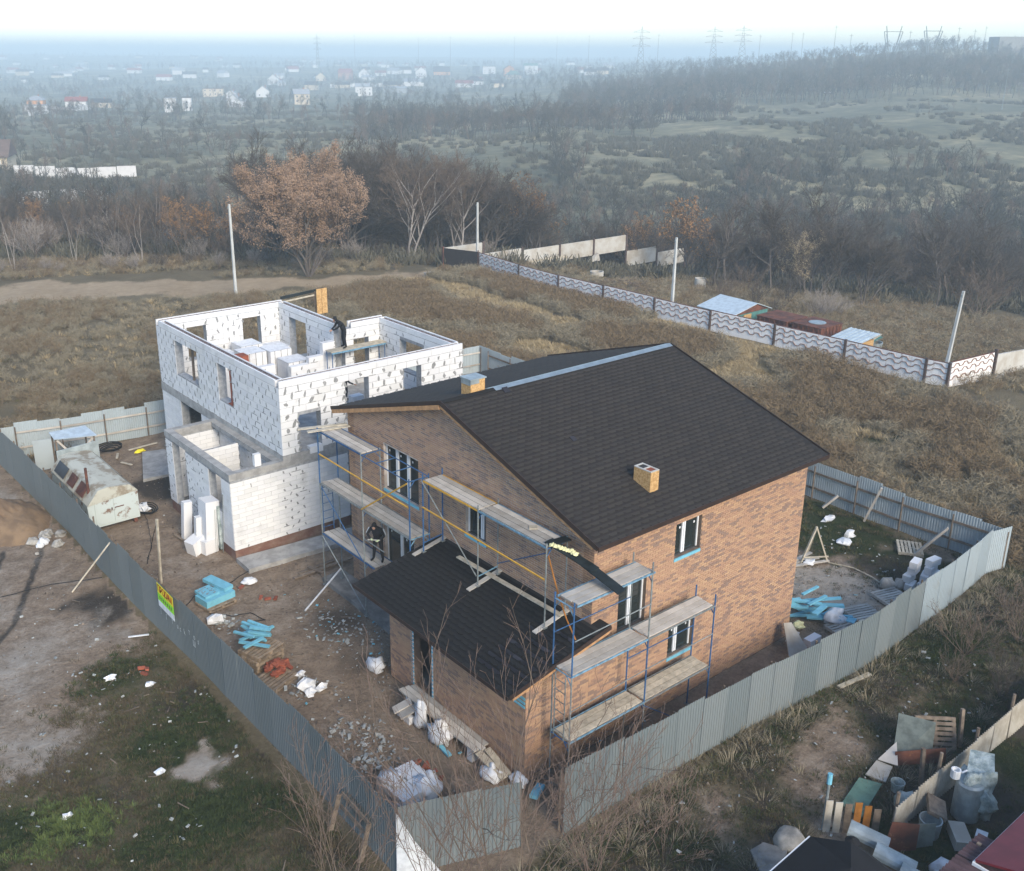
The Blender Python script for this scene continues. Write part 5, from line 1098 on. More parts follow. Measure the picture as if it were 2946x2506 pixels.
for k in range(3600):
    x, y = (random.uniform(-7.2, -.3), random.uniform(-.5, 33)) if k % 5 < 3 else ((random.uniform(-17, -7.7), random.uniform(9, 34)) if k % 5 == 3 else random.choice(((random.uniform(10.5, 17), random.uniform(-2, 6)), (random.uniform(0, 12), random.uniform(-6.8, -3.2)))))
    if x > -3 and 17.3 < y < 24.3 or x > -.6 and y > 17: continue
    s_ = random.uniform(.012, .04)*random.choice((1, 1, 1, 1.8)); a = random.random()*6.3
    m4.add([(x+cos(a+q)*s_*random.uniform(.7, 1.2), y+sin(a+q)*s_*random.uniform(.7, 1.2), .0) for q in (0, 2.1, 4.2)]+[(x, y, s_*random.uniform(.6, 1.1)+.01)], [(0, 1, 3), (1, 2, 3), (2, 0, 3)])
m4.build('gravel', MT['clod'], label='earth clods and pebbles strewn over the bare ground', kind='stuff')
for k, (x, y, s, lab) in enumerate(((-9.1, 11.35, .17, 'white lump in the grass below the banner fence'), (-10.5, 6.95, .17, 'white lump next to the ash patch'), (-13.2, 6.8, .16, 'white lump on the bright green grass'), (-10.0, 12.5, .18, 'white crumpled scrap at the edge of the sandy lot'), (-8.05, 14.4, .0, ''))):
    if s: MB().blob((x, y, .05), s, s*.7, s*.6, 140+k, .4, 7, 5).build('scrap', MT['white'], label=lab, cat='scrap')
MB().bar((-8.6, 14.6, .05), (-7.95, 14.3, .05), .07, .03).build('white_strip', MT['white'], label='white strip lying outside the dark fence below the banner', cat='strip')
# ---------------------------------------------------------------- concrete panel fences beyond the field
def panel(par, a, b, z0, z1, relief=True, mat='panel', th=.12):
    a, b = Vector(a), Vector(b); d = (b-a).normalized(); nv = Vector((-d.y, d.x))
    if (Vector((CAM.x, CAM.y))-a).dot(nv) < 0: nv = -nv
    P = lambda s, o, z: (a.x+d.x*s+nv.x*o, a.y+d.y*s+nv.y*o, z)
    L = (b-a).length; m = MB(); za = z0 if isinstance(z0, tuple) else (z0, z0); zb = z1 if isinstance(z1, tuple) else (z1, z1)
    m.add([P(.1, 0, za[0]), P(L-.1, 0, za[1]), P(L-.1, 0, zb[1]), P(.1, 0, zb[0]), P(.1, -th, za[0]), P(L-.1, -th, za[1]), P(L-.1, -th, zb[1]), P(.1, -th, zb[0])], [(0, 1, 2, 3), (7, 6, 5, 4), (0, 4, 5, 1), (1, 5, 6, 2), (2, 6, 7, 3), (3, 7, 4, 0)])
    o = m.build('panel', MT[mat], par)
    if relief:
        r = MB(); n = max(1, round((L-.2)/.95)); s = (L-.2)/n
        for row in (.30, .58, .80):
            zz = lerp(za[0], zb[0], row); q = .2
            for k in range(n):
                x = .1+k*s; pts = [(x, zz), (x+s*.18, zz), (x+s*.36, zz+q), (x+s*.68, zz+q), (x+s*.86, zz), (x+s, zz)]
                for (x0, y0), (x1, y1) in zip(pts[:-1], pts[1:]): r.bar(P(x0, .012, y0), P(x1, .012, y1), (.05 if row != .58 else .04), .085, upv=(nv.x, nv.y, 0))
        r.build('relief', MT['ornament'], o, kind='stuff')
        MB().bar(P(.1, -th/2, zb[0]+.02), P(L-.1, -th/2, zb[1]+.02), th*.9, .036).build('weathered_edge', MT['rust'], o)
    return o
cf = thing('concrete_fence', 'long white precast fence with zigzag relief panels crossing the field', 'fence', (41.5, 34, 0))
PX = [(42.25, 58.0), (41.5, 51.2), (41.25, 45.6), (41.35, 40.2), (41.45, 34.6), (41.6, 29.1), (42.0, 23.6), (42.3, 18.1), (42.45, 12.4), (42.6, 10.95)]
for a, b in zip(PX[:-1], PX[1:]): panel(cf, a, b, .02+random.uniform(-.05, .05), 1.62+random.uniform(-.05, .05))
for x, y in PX: MB().box(x-.08, y-.07, -.3, x+.08, y+.07, 1.68).build('post', MT['post_dk'], cf)
cf2 = thing('concrete_fence', 'corner return of the precast fence with zigzag and plain grey panels', 'fence', (47, 10.6, 0))
panel(cf2, (42.7, 10.9), (47.7, 10.5), (.02, -.25), (1.66, 1.55)); panel(cf2, (47.9, 10.5), (53.5, 10.1), (-.3, -.9), (1.35, 1.0), False, 'conc_lt'); panel(cf2, (53.6, 10.1), (59, 9.7), (-1.0, -1.6), (.9, .5), False, 'conc_lt')
for x, y, z in ((47.8, 10.5, 1.75), (53.55, 10.1, 1.1)): MB().box(x-.1, y-.1, -1.2, x+.1, y+.1, z).build('post', MT['post_dk'], cf2)
MB().box(47.3, 10.0, -.5, 48.2, 10.5, .0).build('footing', MT['conc_dk'], cf2)
cf3 = thing('concrete_fence', 'stepped cream precast panels on brown posts at the far end of the field', 'fence', (59, 61.9, 0))
XS = [40.8, 45.9, 51.2, 56.65, 61.85, 67.15, 72.5, 77.7]; TP = [1.68, .5, .26, .26, .26, -1.65, -2.4]
for k in range(7): panel(cf3, (XS[k], 61.9), (XS[k+1], 61.9), TP[k]-(1.65 if k else 1.6)-.1, TP[k], False, 'conc_lt')
for k, x in enumerate(XS): z = max(TP[max(0, k-1)], TP[min(k, 6)]); MB().box(x-.1, 61.78, TH(x, 61.9)-.5, x+.1, 62.0, z+.15).build('post', MT['post_dk'], cf3)
for k in (2, 3): MB().box(XS[k]-.5, 61.2, TP[k]-2.2, XS[k]+.5, 61.7, TP[k]-1.75).build('footing', MT['conc_lt'], cf3)
MB().add([(60.6, 61.5, -2.0), (62.2, 61.5, -2.0), (61.9, 61.5, -1.1), (60.6, 61.1, -2.0), (62.2, 61.1, -2.0), (61.9, 61.1, -1.1)], [(2, 1, 0), (3, 4, 5), (0, 1, 4, 3), (1, 2, 5, 4), (2, 0, 3, 5)]).build('footing', MT['conc_lt'], cf3)
g = thing('sheet_gate', 'dark brown sheet metal gate closing the corner of the panel fences', 'gate', (41.5, 60, 0))
MB().slab([(40.8, 61.8, 0), (42.2, 58.15, 0), (42.2, 58.15, 1.7), (40.8, 61.8, 1.7)], .04).build('gate_leaf', MT['gate_dk'], g); MB().tube((40.75, 61.8, -.3), (40.75, 61.8, 1.85), .06).tube((42.22, 58.1, -.3), (42.22, 58.1, 1.85), .06).build('gate_post', MT['rust'], g)
def pole(x, y, h, label, lean=(0, 0)):
    m = MB(); m.add([(x-.11, y-.1, -.3), (x+.11, y-.1, -.3), (x+.11, y+.1, -.3), (x-.11, y+.1, -.3), (x-.08+lean[0], y-.07+lean[1], h), (x+.08+lean[0], y-.07+lean[1], h), (x+.08+lean[0], y+.07+lean[1], h), (x-.08+lean[0], y+.07+lean[1], h)], [(0, 3, 2, 1), (4, 5, 6, 7), (0, 1, 5, 4), (1, 2, 6, 5), (2, 3, 7, 6), (3, 0, 4, 7)])
    t = thing('concrete_pole', label, 'pole', (x, y, 0), 'concrete poles without wires'); m.build('shaft', MT['pole'], t)
    MB().box(x-.16+lean[0], y-.05+lean[1], h-.35, x-.08+lean[0]-.005, y+.05+lean[1], h-.2).build('bracket', MT['galv'], t)
pole(18.53, 62.08, 7.85, 'concrete pole standing by the dirt track behind the white block house'); pole(42.46, 58.53, 6.4, 'concrete pole at the dark sheet gate of the panel fence')
pole(43.6, 34.6, 6.2, 'concrete pole behind the zigzag fence beside the tin roofed shed'); pole(43.1, 11.5, 6.1, 'concrete pole leaning at the corner of the zigzag fence', (.35, -.25))
# boards by the gate, brush, ring, sheds, rusty containers
t = thing('board_pile', 'flat pile of grey boards at the end of the dirt track by the gate', 'boards', (39.5, 57.2, 0))
for k in range(9): MB().bar((37.8+.2*k+random.uniform(-.3, .3), 57.6+random.uniform(-.3, .3), .06+.05*(k % 3)), (40.2+.12*k+random.uniform(-.4, .4), 56.0+random.uniform(-.9, .9), .06+.05*(k % 3)), .3, .05).build('board', MT['plank'], t)
t = thing('board_pile', 'small stack of pale boards on the track verge beside the larger pile', 'boards', (36.9, 57.8, 0))
for k in range(5): MB().bar((35.9, 57.9+.1*k, .08+.08*k), (37.8, 57.6+.1*k, .1+.08*k), .35, .06).build('board', MT['plank'], t)
MB().lathe((58.2, 43.6, TH(58.2, 43.6)), [(.55, 0), (.55, 1.35), (.47, 1.35), (.47, .3)], 18).build('well_ring', MT['conc_lt'], label='upright concrete well ring on the grass beyond the fences', cat='well ring')
MB().lathe((53.5, 53.0, TH(53.5, 53)), [(.7, 0), (.7, .45), (.55, .45), (.55, .1)], 18).build('well_ring', MT['conc_lt'], label='flat concrete well ring lying near the cream panels', cat='well ring')
t = thing('crate_fence', 'low row of pallets standing on edge before the cream panels', 'pallets', (52.3, 60.3, 0))
for k in range(9): MB().box(50.2+k*.75, 60.5, TH(52, 60)-.1, 50.5+k*.75, 60.6, TH(52, 60)+1.1).build('slat', MT['plank_lt'], t)
for z in (.3, .8): MB().box(50.1, 60.6, TH(52, 60)+z, 56.6, 60.65, TH(52, 60)+z+.15).build('rail', MT['plank_lt'], t)
bp = MB()
for k in range(260):
    a = random.random()*2*pi; r = sqrt(random.random()); x, y = 49.2+cos(a)*r*2.8, 44.5+sin(a)*r*4.2; h = (1-r*r)*1.1
    dx, dy, dz = random.uniform(-1, 1), random.uniform(-1, 1), random.uniform(-.2, .5); z = TH(x, y)+h*random.random(); bp.tube((x, y, z), (x+dx, y+dy, z+dz), .03, .012, 3, cap=False)
bp.build('brush_heap', MT['twig_brown'], label='low heap of cut brown branches behind the zigzag fence', cat='brush heap')
s = thing('tin_roof_shed', 'low shed with bright tin roof and teal front behind the zigzag fence', 'shed', (43.6, 28.9, 0))
MB().box(42.4, 27.3, -.4, 46.2, 30.6, 1.55).build('body', MT['teal'], s)
MB().slab([(42.0, 30.8, 1.62), (41.9, 27.1, 1.62), (44.6, 27.1, 2.15), (44.8, 30.8, 2.15)], .05).build('roof', MT['tin'], s); MB().slab([(44.6, 27.1, 2.15), (46.5, 27.1, 1.5), (46.6, 30.8, 1.5), (44.8, 30.8, 2.15)], .05).build('roof', MT['tin'], s)
MB().add([(42.2, 27.28, 1.5), (46.2, 27.28, 1.5), (44.6, 27.28, 2.08), (42.2, 27.24, 1.5), (46.2, 27.24, 1.5), (44.6, 27.24, 2.08)], [(3, 4, 5), (2, 1, 0)]).build('gable', MT['rust'], s)
MB().box(43.2, 27.22, -.2, 44.1, 27.27, 1.4).build('door', MT['osb'], s)
def container(label, x0, y0, x1, y1, h, rz=0):
    t = thing('steel_container', label, 'container', ((x0+x1)/2, (y0+y1)/2, 0), 'rusty containers')
    z0 = -.25
    MB().box(x0, y0, z0, x1, y1, h).build('body', MT['rust'], t); MB().box(x0-.05, y0-.05, h+.002, x1+.05, y1+.05, h+.06).build('lid', MT['rust'], t)
    m = MB(); k = y0+.2
    while k < y1: m.box(x0-.045, k, z0, x0-.003, k+.08, h-.01); k += .42
    k = x0+.2
    while k < x1: m.box(k, y0-.045, z0, k+.08, y0-.003, h-.01); k += .42
    m.build('rib', MT['rust'], t); return t
container('rusty steel container nearest the tin roofed shed', 43.4, 23.6, 45.9, 26.2, 1.55); c = container('rusty steel container with a round pale hatch on top', 43.5, 20.8, 46.1, 23.2, 1.6)
MB().lathe((44.8, 22.0, 1.665), [(.62, 0), (.62, .03), (.0, .04)], 18, cap=False).build('hatch', MT['galv'], c)
s = thing('tin_roof_shed', 'small low shed with striped pale blue tin roof by the rusty containers', 'shed', (44, 18.6, 0))
MB().box(43.0, 17.7, -.3, 45.2, 19.4, 1.25).build('body', MT['osb'], s); cm = corr_mesh('roof_sheet', MT['tin'], 1.15, .23, .03)
MB().slab([(42.6, 19.6, 1.45), (42.7, 17.3, 1.45), (45.6, 17.5, 1.65), (45.5, 19.8, 1.65)], .04).build('roof', MT['tin'], s)
for k in range(7): MB().bar((42.63, 17.45+.34*k, 1.47), (45.55, 17.65+.34*k, 1.67), .05, .03).build('roof_rib', MT['tin'], s)
t = thing('scrap_bin', 'tub filled with pale laths and scrap beside the striped tin shed', 'bin', (47.6, 19.0, -.4))
MB().lathe((47.6, 19.0, -.5), [(.5, 0), (.62, .9), (.55, .9), (.5, .5)], 14).build('tub', MT['galv'], t)
for k in range(9): MB().bar((47.0+random.uniform(-.4, .4), 19.0+random.uniform(-.3, .3), .4), (48.3+random.uniform(-.5, .3), 19.3+random.uniform(-.6, .4), .6+random.uniform(0, .3)), .08, .05).build('lath', MT['plank_lt'] if k % 2 else MT['teal'], t)
# ---------------------------------------------------------------- neighbour's plot, bottom right
WSH = corr_mesh('slate_sheet', MT['slate'], 1.15, .115, .045, .008, False)
nf = thing('slate_fence', 'cream wavy asbestos cement sheet fence round the cluttered back yard', 'fence', (8, -7.75, 0))
for k in range(9): piece('sheet', WSH, (3.9+k*1.12, -7.75+random.uniform(-.03, .03), -.05), (1, 1, 1.05+random.uniform(-.05, .05)), nf, (random.uniform(-.04, .04), 0, random.uniform(-.015, .015)))
for k in range(5): MB().tube((4.2+k*2.2, -7.62, -.2), (4.2+k*2.2, -7.62, 1.25+.2*(k % 2)), .05, n=6).build('post', MT['plank_dk'], nf)
b = thing('outbuilding', 'small outbuilding under a black felt roof with a round vent cap', 'outbuilding', (-1, -9, 0))
MB().prism([(-2.2, -10.4), (.35, -10.4), (.5, -8.7), (.1, -7.8), (-2.2, -7.8)], -.1, 2.0).build('wall', MT['cream'], b)
MB().add([(-2.35, -7.6, 1.95), (.05, -7.58, 2.12), (.68, -8.55, 2.12), (.55, -10.6, 2.02), (-2.4, -10.6, 1.9), (-.6, -9.0, 2.62), (.12, -8.55, 2.6), (-2.35, -7.6, 1.88), (.05, -7.58, 2.05), (.68, -8.55, 2.05), (.55, -10.6, 1.95), (-2.4, -10.6, 1.83)],
    [(0, 5, 6, 1)[::-1], (1, 6, 2)[::-1], (2, 6, 5, 3)[::-1], (3, 5, 4)[::-1], (4, 5, 0)[::-1], (0, 1, 8, 7), (1, 2, 9, 8), (2, 3, 10, 9), (3, 4, 11, 10), (4, 0, 7, 11), (7, 8, 9, 10, 11)]).build('roof', MT['blackroof'], b)
MB().lathe((.28, -8.5, 2.42), [(.17, 0), (.17, .1), (.05, .17), (.03, .2)], 16).build('vent_cap', MT['blackroof'], b); MB().bar((-2.38, -7.57, 1.9), (.05, -7.55, 2.08), .03, .06).build('white_trim', MT['frame'], b)
b = thing('neighbour_house', 'cream walled house with a dark red ribbed metal roof at the picture corner', 'house', (5, -12.5, 0))
zr = lambda y: 2.35+.3737*(-10.55-y)-.10
MB().add([(2.6, -10.95, -.1), (8.5, -10.95, -.1), (8.5, -15.3, -.1), (2.6, -15.3, -.1), (2.6, -10.95, zr(-10.95)), (8.5, -10.95, zr(-10.95)), (8.5, -15.3, zr(-15.3)), (2.6, -15.3, zr(-15.3))], [(0, 1, 5, 4)[::-1], (1, 2, 6, 5)[::-1], (2, 3, 7, 6)[::-1], (3, 0, 4, 7)[::-1], (4, 5, 6, 7)[::-1], (0, 1, 2, 3)]).build('wall', MT['cream'], b)
wn_ = MB().box(2.54, -13.2, .9, 2.595, -12.2, 2.0).build('window', MT['frame'], b); MB().box(2.52, -13.1, 1.0, 2.538, -12.3, 1.9).build('pane', MT['glass'], wn_)
MB().slab([(2.1, -10.55, 2.35), (2.1, -15.5, 4.2), (9.0, -15.5, 4.2), (9.0, -10.55, 2.35)][::-1], .06).build('roof', MT['redtile'], b)
for k in range(23): MB().bar((2.2+k*.3, -10.56, 2.37), (2.2+k*.3, -15.5, 4.22), .07, .05).build('roof_rib', MT['redtile'], b)
MB().box(2.08, -10.52, 2.16, 9.0, -10.49, 2.33).build('fascia', MT['frame'], b); MB().box(2.05, -15.4, 2.2, 2.09, -10.5, 2.34).build('fascia', MT['frame'], b)
b = thing('maroon_awning', 'low maroon corrugated roof next to the red roofed house', 'roof', (1.7, -10.9, 0))
BRS = corr_mesh('roof_sheet', MT['browntile'], 1.15, .165, .05, .008, False)
for k in range(2):
    o = piece('roof_sheet', BRS, (1.2+k*.95, -12.2, 2.4), (.9, 1, 2.1), b, (rad(-94), 0, 0))
for x, y in ((1.3, -10.3), (2.8, -10.3), (1.3, -12), (2.8, -12)): MB().bar((x, y, -.1), (x, y, 2.3), .09, .09).build('post', MT['plank_dk'], b)
def obox(name, label, cat, c, s, rz, mat, tilt=(0, 0)):
    o = MB().box(-s[0]/2, -s[1]/2, 0, s[0]/2, s[1]/2, s[2]).build(name, MT[mat], label=label, cat=cat); o.location = c; o.rotation_euler = (tilt[0], tilt[1], rz); return o
MB().lathe((4.83, -8.3, 0), [(.26, 0), (.3, .5), (.31, .5), (.27, .5), (.25, .12)], 20).build('metal_bucket', MT['galv'], label='round pale metal tub beside the slate fence', cat='tub')
t = thing('water_barrel', 'tall metal barrel draped in dull plastic sheet inside the slate fence', 'barrel', (6.3, -8.6, 0))
MB().lathe((6.3, -8.55, 0), [(.36, 0), (.36, 1.1), (.3, 1.15)], 20).build('barrel', MT['galv'], t); MB().lathe((6.1, -8.2, 1.16), [(.13, 0), (.13, .25), (.1, .25), (.1, .1)], 14).build('white_pot', MT['white'], t)
MB().blob((6.5, -8.7, .65), .36, .42, .6, 200, .55, 22, 16, 0, -1).build('plastic_drape', MT['film'], t, smooth=True); MB().slab([(6.3, -8.4, 1.25), (7.3, -8.0, 1.35), (7.7, -8.5, 1.3), (6.7, -9.0, 1.2)], .02).build('plastic_drape', MT['film'], t)
MB().path([(6.25+.1*k, -8.3-.02*k, 1.28) for k in range(3)]+[(6.4, -8.75, .4), (6.45, -8.85, .1)], .03, 6).build('hose', MT['white'], t)
obox('pale_crate', 'slatted pale crate lying beside the metal tub', 'crate', (5.2, -8.95, .02), (.8, .42, .3), .75, 'conc_lt'); obox('board_stack', 'two short grey boards by the slate fence', 'boards', (5.35, -8.15, .45), (.75, .5, .12), .55, 'plank_dk', (.35, 0)); obox('white_canister', 'white plastic canister with a handle near the barrel', 'canister', (5.55, -9.35, .02), (.35, .28, .3), .3, 'white')
obox('tile_piece', 'square pale tile lying near the canister', 'tile', (5.0, -9.85, .02), (.45, .45, .05), .5, 'conc_lt')
sack('white plastic sack crumpled before the red roofed house', (3.75, -9.4, .15), (.3, .4, .3), 220); sack('torn white film hanging near the maroon roof', (3.3, -9.75, .3), (.22, .5, .35), 223, 'white'); sack('small white plastic scrap by the maroon roof', (3.0, -9.3, .15), (.18, .25, .2), 226)
MB().tube((3.9, -9.75, .25), (4.9, -9.55, .35), .1, n=12).tube((3.8, -9.95, .2), (4.7, -9.85, .25), .08, n=12).build('grey_pipe', MT['galv'], label='pair of grey pipes lying by the maroon roof', cat='pipes')
for k, (x, y, z, rz, lab) in enumerate(((2.6, -7.75, .75, -1.2, 'curled galvanised sheet nearest the black roof'), (2.4, -8.6, .75, -1.25, 'curled galvanised sheet in the middle of the junk row'), (2.3, -9.35, .7, -1.3, 'curled galvanised sheet nearest the maroon roof'))):
    m = MB(); n = 9
    vs = [(-.5+1.0*j, .26*cos(pi*i/(n-1)), .22*sin(pi*i/(n-1))) for j in (0, 1) for i in range(n)]; vs += [(x_, y_*.96, z_*.95) for x_, y_, z_ in vs]
    m.add(vs, [(i, i+1, n+i+1, n+i) for i in range(n-1)]+[(2*n+i+1, 2*n+i, 3*n+i, 3*n+i+1) for i in range(n-1)]+[(i, 2*n+i, 2*n+i+1, i+1) for i in range(n-1)]+[(n+i+1, 3*n+i+1, 3*n+i, n+i) for i in range(n-1)])
    o = m.build('curled_sheet', MT['galv'], label=lab, cat='sheet'); o.location = (x, y, z); o.rotation_euler = (.1, .15, rz)
    MB().box(x-.15, y-.3, 0, x+.15, y+.3, z-.02).build('timber_rack', MT['plank_dk'], label='timber rack under the curled sheet '+('next to the black roof', 'in the middle', 'by the maroon roof')[k], cat='rack')
MB().slab([(3.2, -7.9, .0), (4.0, -8.4, .0), (4.1, -8.35, .75), (3.5, -7.9, .85)], .02).build('rusty_sheet', MT['rust'], label='rusty sheet leaning at the near end of the slate fence', cat='sheet'); MB().slab([(3.8, -8.2, .0), (4.5, -8.6, .0), (4.6, -8.55, .65), (4.0, -8.2, .7)], .02).build('grey_sheet', MT['dull'], label='dull green grey sheet leaning behind the metal tub', cat='sheet')
# junk outside the slate fence
MB().slab([(3.9, -6.85, .04), (5.55, -6.5, .1), (5.25, -5.95, .12), (3.95, -6.2, .05)], .03).build('green_sheet', MT['slate_g'], label='green wavy sheet lying in the grass outside the slate fence', cat='sheet')
for k in range(12): MB().bar((3.95+k*.13, -6.75+.02*k, .075+.004*k), (3.98+k*.11, -6.25+.02*k, .08+.005*k), .05, .03).build('sheet_wave', MT['slate_g'], label='wave ridge of the green sheet', cat='ridge') if False else None
MB().slab([(6.7, -6.15, .0), (7.65, -6.85, .0), (8.35, -6.5, .9), (7.9, -5.55, .9)], .03).build('metal_sheet', MT['dull'], label='dull grey green metal sheets propped on the rubbish heap', cat='sheet')
MB().slab([(6.65, -6.3, .05), (7.95, -7.15, .05), (7.9, -7.1, .55), (6.7, -6.2, .45)], .03).build('rusty_sheet', MT['rust'], label='rust red sheet on edge below the propped metal sheets', cat='sheet')
MB().slab([(5.6, -5.95, .06), (5.75, -6.5, .06), (6.45, -6.3, .12), (6.35, -5.85, .12)], .04).build('pale_plate', MT['conc_lt'], label='cracked pale plate beside the green sheet', cat='plate'); MB().slab([(6.3, -5.9, .2), (6.45, -6.45, .25), (7.1, -6.0, .5)], .03).build('pale_plate', MT['cream'], label='cream triangular plate leaning on the metal sheets', cat='plate')
t = pallet('old pallet standing on edge above the rubbish heap', (8.6, -6.4), -.75, (rad(62), 0), mat='plank_dk', z=.35)
for k, (x, y, h) in enumerate(((6.55, -7.15, 1.1), (9.1, -7.0, 1.2))): MB().bar((x, y, -.1), (x+.1, y+.15, h), .1, .1).build('leaning_post', MT['plank_dk'], label=('old post standing in front of the rust red sheet', 'old post beside the upright pallet')[k], cat='post')
MB().lathe((5.75, -6.85, .0), [(.16, 0), (.2, .3), (.18, .3), (.15, .05)], 14).build('plastic_bucket', MT['film'], label='small dull bucket by the slate fence', cat='bucket'); MB().blob((5.3, -7.35, .15), .35, .3, .3, 240, .2, 10, 7).build('plastic_tub', MT['film'], label='pale plastic tub against the slate fence', cat='tub', smooth=True)
gt = thing('board_gate', 'patched gate of orange and grey boards beside the black roof', 'gate', (3.2, -6.9, 0))
for k, (m, h) in enumerate((('slate', 1.0), ('slate', .95), ('plank_dk', .9), ('orange', .95), ('orange', .85), ('plank_dk', .75))): MB().bar((2.75+.2*k, -6.5-.17*k, -.05), (2.75+.2*k, -6.5-.17*k, h), .19, .03, upv=(.65, .76, 0)).build('board', MT[m], gt)
MB().tube((2.75, -6.4, -.1), (2.8, -6.38, 1.7), .04, n=8).build('gate_pole', MT['galv'], label='thin metal pole with blue tape standing by the board gate', cat='pole'); MB().tube((2.8, -6.38, 1.45), (2.83, -6.36, 1.75), .07, n=8).build('blue_tape', MT['foam'], label='pale blue rag tied to the top of the metal pole', cat='rag')
MB().blob((1.65, -6.1, .05), .5, .38, .22, 260, .14, 18, 12).build('boulder', MT['stone'], label='large flat pale stone next to the black roof', cat='boulder', smooth=True)
MB().prism([(.1, -6.3), (.5, -6.65), (1.3, -6.3), (1.0, -5.75), (.5, -5.7)], -.05, .07).build('stone_slab', MT['conc_dk'], label='dark stone slab on the path before the black roof', cat='slab'); MB().prism([(-.6, -6.6), (-.05, -7.0), (.4, -6.75), (-.1, -6.25)], -.05, .06).build('stone_slab', MT['conc_dk'], label='second dark slab nearest the picture edge', cat='slab')
# ---------------------------------------------------------------- vegetation
def ribbon(mb, p, q, w0, w1, rng):
    d = (q-p); a = d.cross(Vector((rng.uniform(-1, 1), rng.uniform(-1, 1), rng.uniform(-.3, .3))))
    if a.length < 1e-5: a = d.orthogonal()
    a.normalize(); mb.add([p-a*w0, p+a*w0, q+a*w1, q-a*w1], [(0, 1, 2, 3)])
def grow(T, C, Lf, p, d, L, r, lev, K, rng):
    """K: dict kids per level, ang, ratio, upward pull, ribbon level, leaf density"""
    ns = 4 if lev < 2 else (3 if lev < 3 else 2); pts = [p.copy()]; dd = d.copy(); seg = L/ns
    for i in range(ns):
        dd = (dd+Vector((rng.gauss(0, 1), rng.gauss(0, 1), rng.gauss(0, .6)))*K['wob']+Vector((0, 0, K['up']))*(.6 if lev else 0)).normalized(); pts.append(pts[-1]+dd*seg)
    for i in range(ns):
        ra, rb_ = r*(1-.75*i/ns), r*(1-.75*(i+1)/ns)
        if lev < K['rib']: (T if lev < K['tl'] else C).tube(pts[i], pts[i+1], max(ra, K['rmin']), max(rb_, K['rmin']*.8), 5 if lev == 0 else (4 if lev == 1 else 3), cap=False)
        else: ribbon(C, pts[i], pts[i+1], max(ra, K['w']), max(rb_*.7, K['w']*.5), rng)
    if Lf is not None and lev >= K['rib']-1 and rng.random() < K['leafp']:
        for k in range(K['leafn']):
            c = pts[rng.randint(1, ns)]+Vector((rng.gauss(0, .12), rng.gauss(0, .12), rng.gauss(0, .12))); s = K['leafs']*rng.uniform(.6, 1.3)
            a = Vector((rng.gauss(0, 1), rng.gauss(0, 1), rng.gauss(0, 1))).normalized(); b = a.orthogonal().normalized(); Lf.add([c-a*s, c+b*s*.6, c+a*s, c-b*s*.6], [(0, 1, 2, 3)])
    if lev+1 >= len(K['kids']): return
    n = K['kids'][lev+1]; n = max(1, int(n+rng.uniform(-.3, .3)*n))
    for k in range(n):
        f = lerp(K['from'][min(lev, len(K['from'])-1)], 1.0, (k+rng.random())/n); i = min(ns-1, int(f*ns)); q = pts[i].lerp(pts[i+1], f*ns-i)
        base = (pts[i+1]-pts[i]).normalized(); side = base.cross(Vector((rng.gauss(0, 1), rng.gauss(0, 1), rng.gauss(0, 1)))).normalized(); an = K['ang'][min(lev, len(K['ang'])-1)]*rng.uniform(.7, 1.3)
        nd = (base*cos(an)+side*sin(an)).normalized(); grow(T, C, Lf, q, nd, L*K['ratio'][min(lev, len(K['ratio'])-1)]*rng.uniform(.7, 1.2)*(1.15-.5*f), r*.5, lev+1, K, rng)
def make_tree(name, seed, h, stems, K, bark, twig, leafm=None, stemang=.3):
    """prototype tree of height about h standing at the origin, as (trunk mesh, crown mesh)"""
    rng = random.Random(seed); T, C, Lf = MB(), MB(), (MB() if leafm else None)
    for s in range(stems):
        a = 2*pi*s/max(1, stems)+rng.uniform(-.5, .5); ta = stemang*rng.uniform(.4, 1.2) if stems > 1 else rng.uniform(0, .06)
        d = Vector((cos(a)*sin(ta), sin(a)*sin(ta), cos(ta))); grow(T, C, Lf, Vector((cos(a)*.1*(stems > 1), sin(a)*.1*(stems > 1), -.15)), d, h*K['tr']*rng.uniform(.85, 1.1), K['r']*h/10*(1 if stems == 1 else .7), 0, K, rng)
    mats = [MT[twig]]
    if Lf is not None:
        n = len(C.v); C.v += Lf.v; C.f += [[i+n for i in f] for f in Lf.f]; C.m += [1]*len(Lf.f); mats.append(MT[leafm])
    if not T.v: T.tube((0, 0, -.1), (0, 0, .2), .05, n=3)
    return T.mesh('trunk', MT[bark]), C.mesh('crown', mats)
KV = dict(kids=[1, 10, 9, 9, 4], ang=[.55, .6, .6, .6], ratio=[.72, .55, .5, .45], up=.16, wob=.13, rib=3, tl=2, rmin=.016, w=.011, r=.16, tr=.72, leafp=.5, leafn=2, leafs=.1, **{'from': [.25, .25, .2, .2]})
KT = dict(KV, kids=[1, 13, 8, 6, 3], ang=[.75, .6, .6], ratio=[.45, .5, .5, .5], tr=.85, up=.12, **{'from': [.35, .2, .2]})
KS = dict(KV, kids=[1, 6, 6, 4], ang=[.45, .5, .5], ratio=[.6, .5, .5], tr=.62, up=.14, rib=2, tl=1, rmin=.012, w=.010, r=.09, **{'from': [.2, .15, .1]})
KP = dict(KV, kids=[1, 9, 6, 4], ang=[.35, .4, .5], ratio=[.35, .5, .5], tr=.95, up=.1, rib=2, tl=1, rmin=.014, w=.009, r=.085, **{'from': [.35, .2, .1]})
KF = dict(KV, kids=[1, 8, 8, 5], ang=[.6, .65, .6], ratio=[.52, .55, .5], tr=.75, up=.12, rib=2, tl=1, rmin=.05, w=.032, r=.17, **{'from': [.35, .2, .2]})
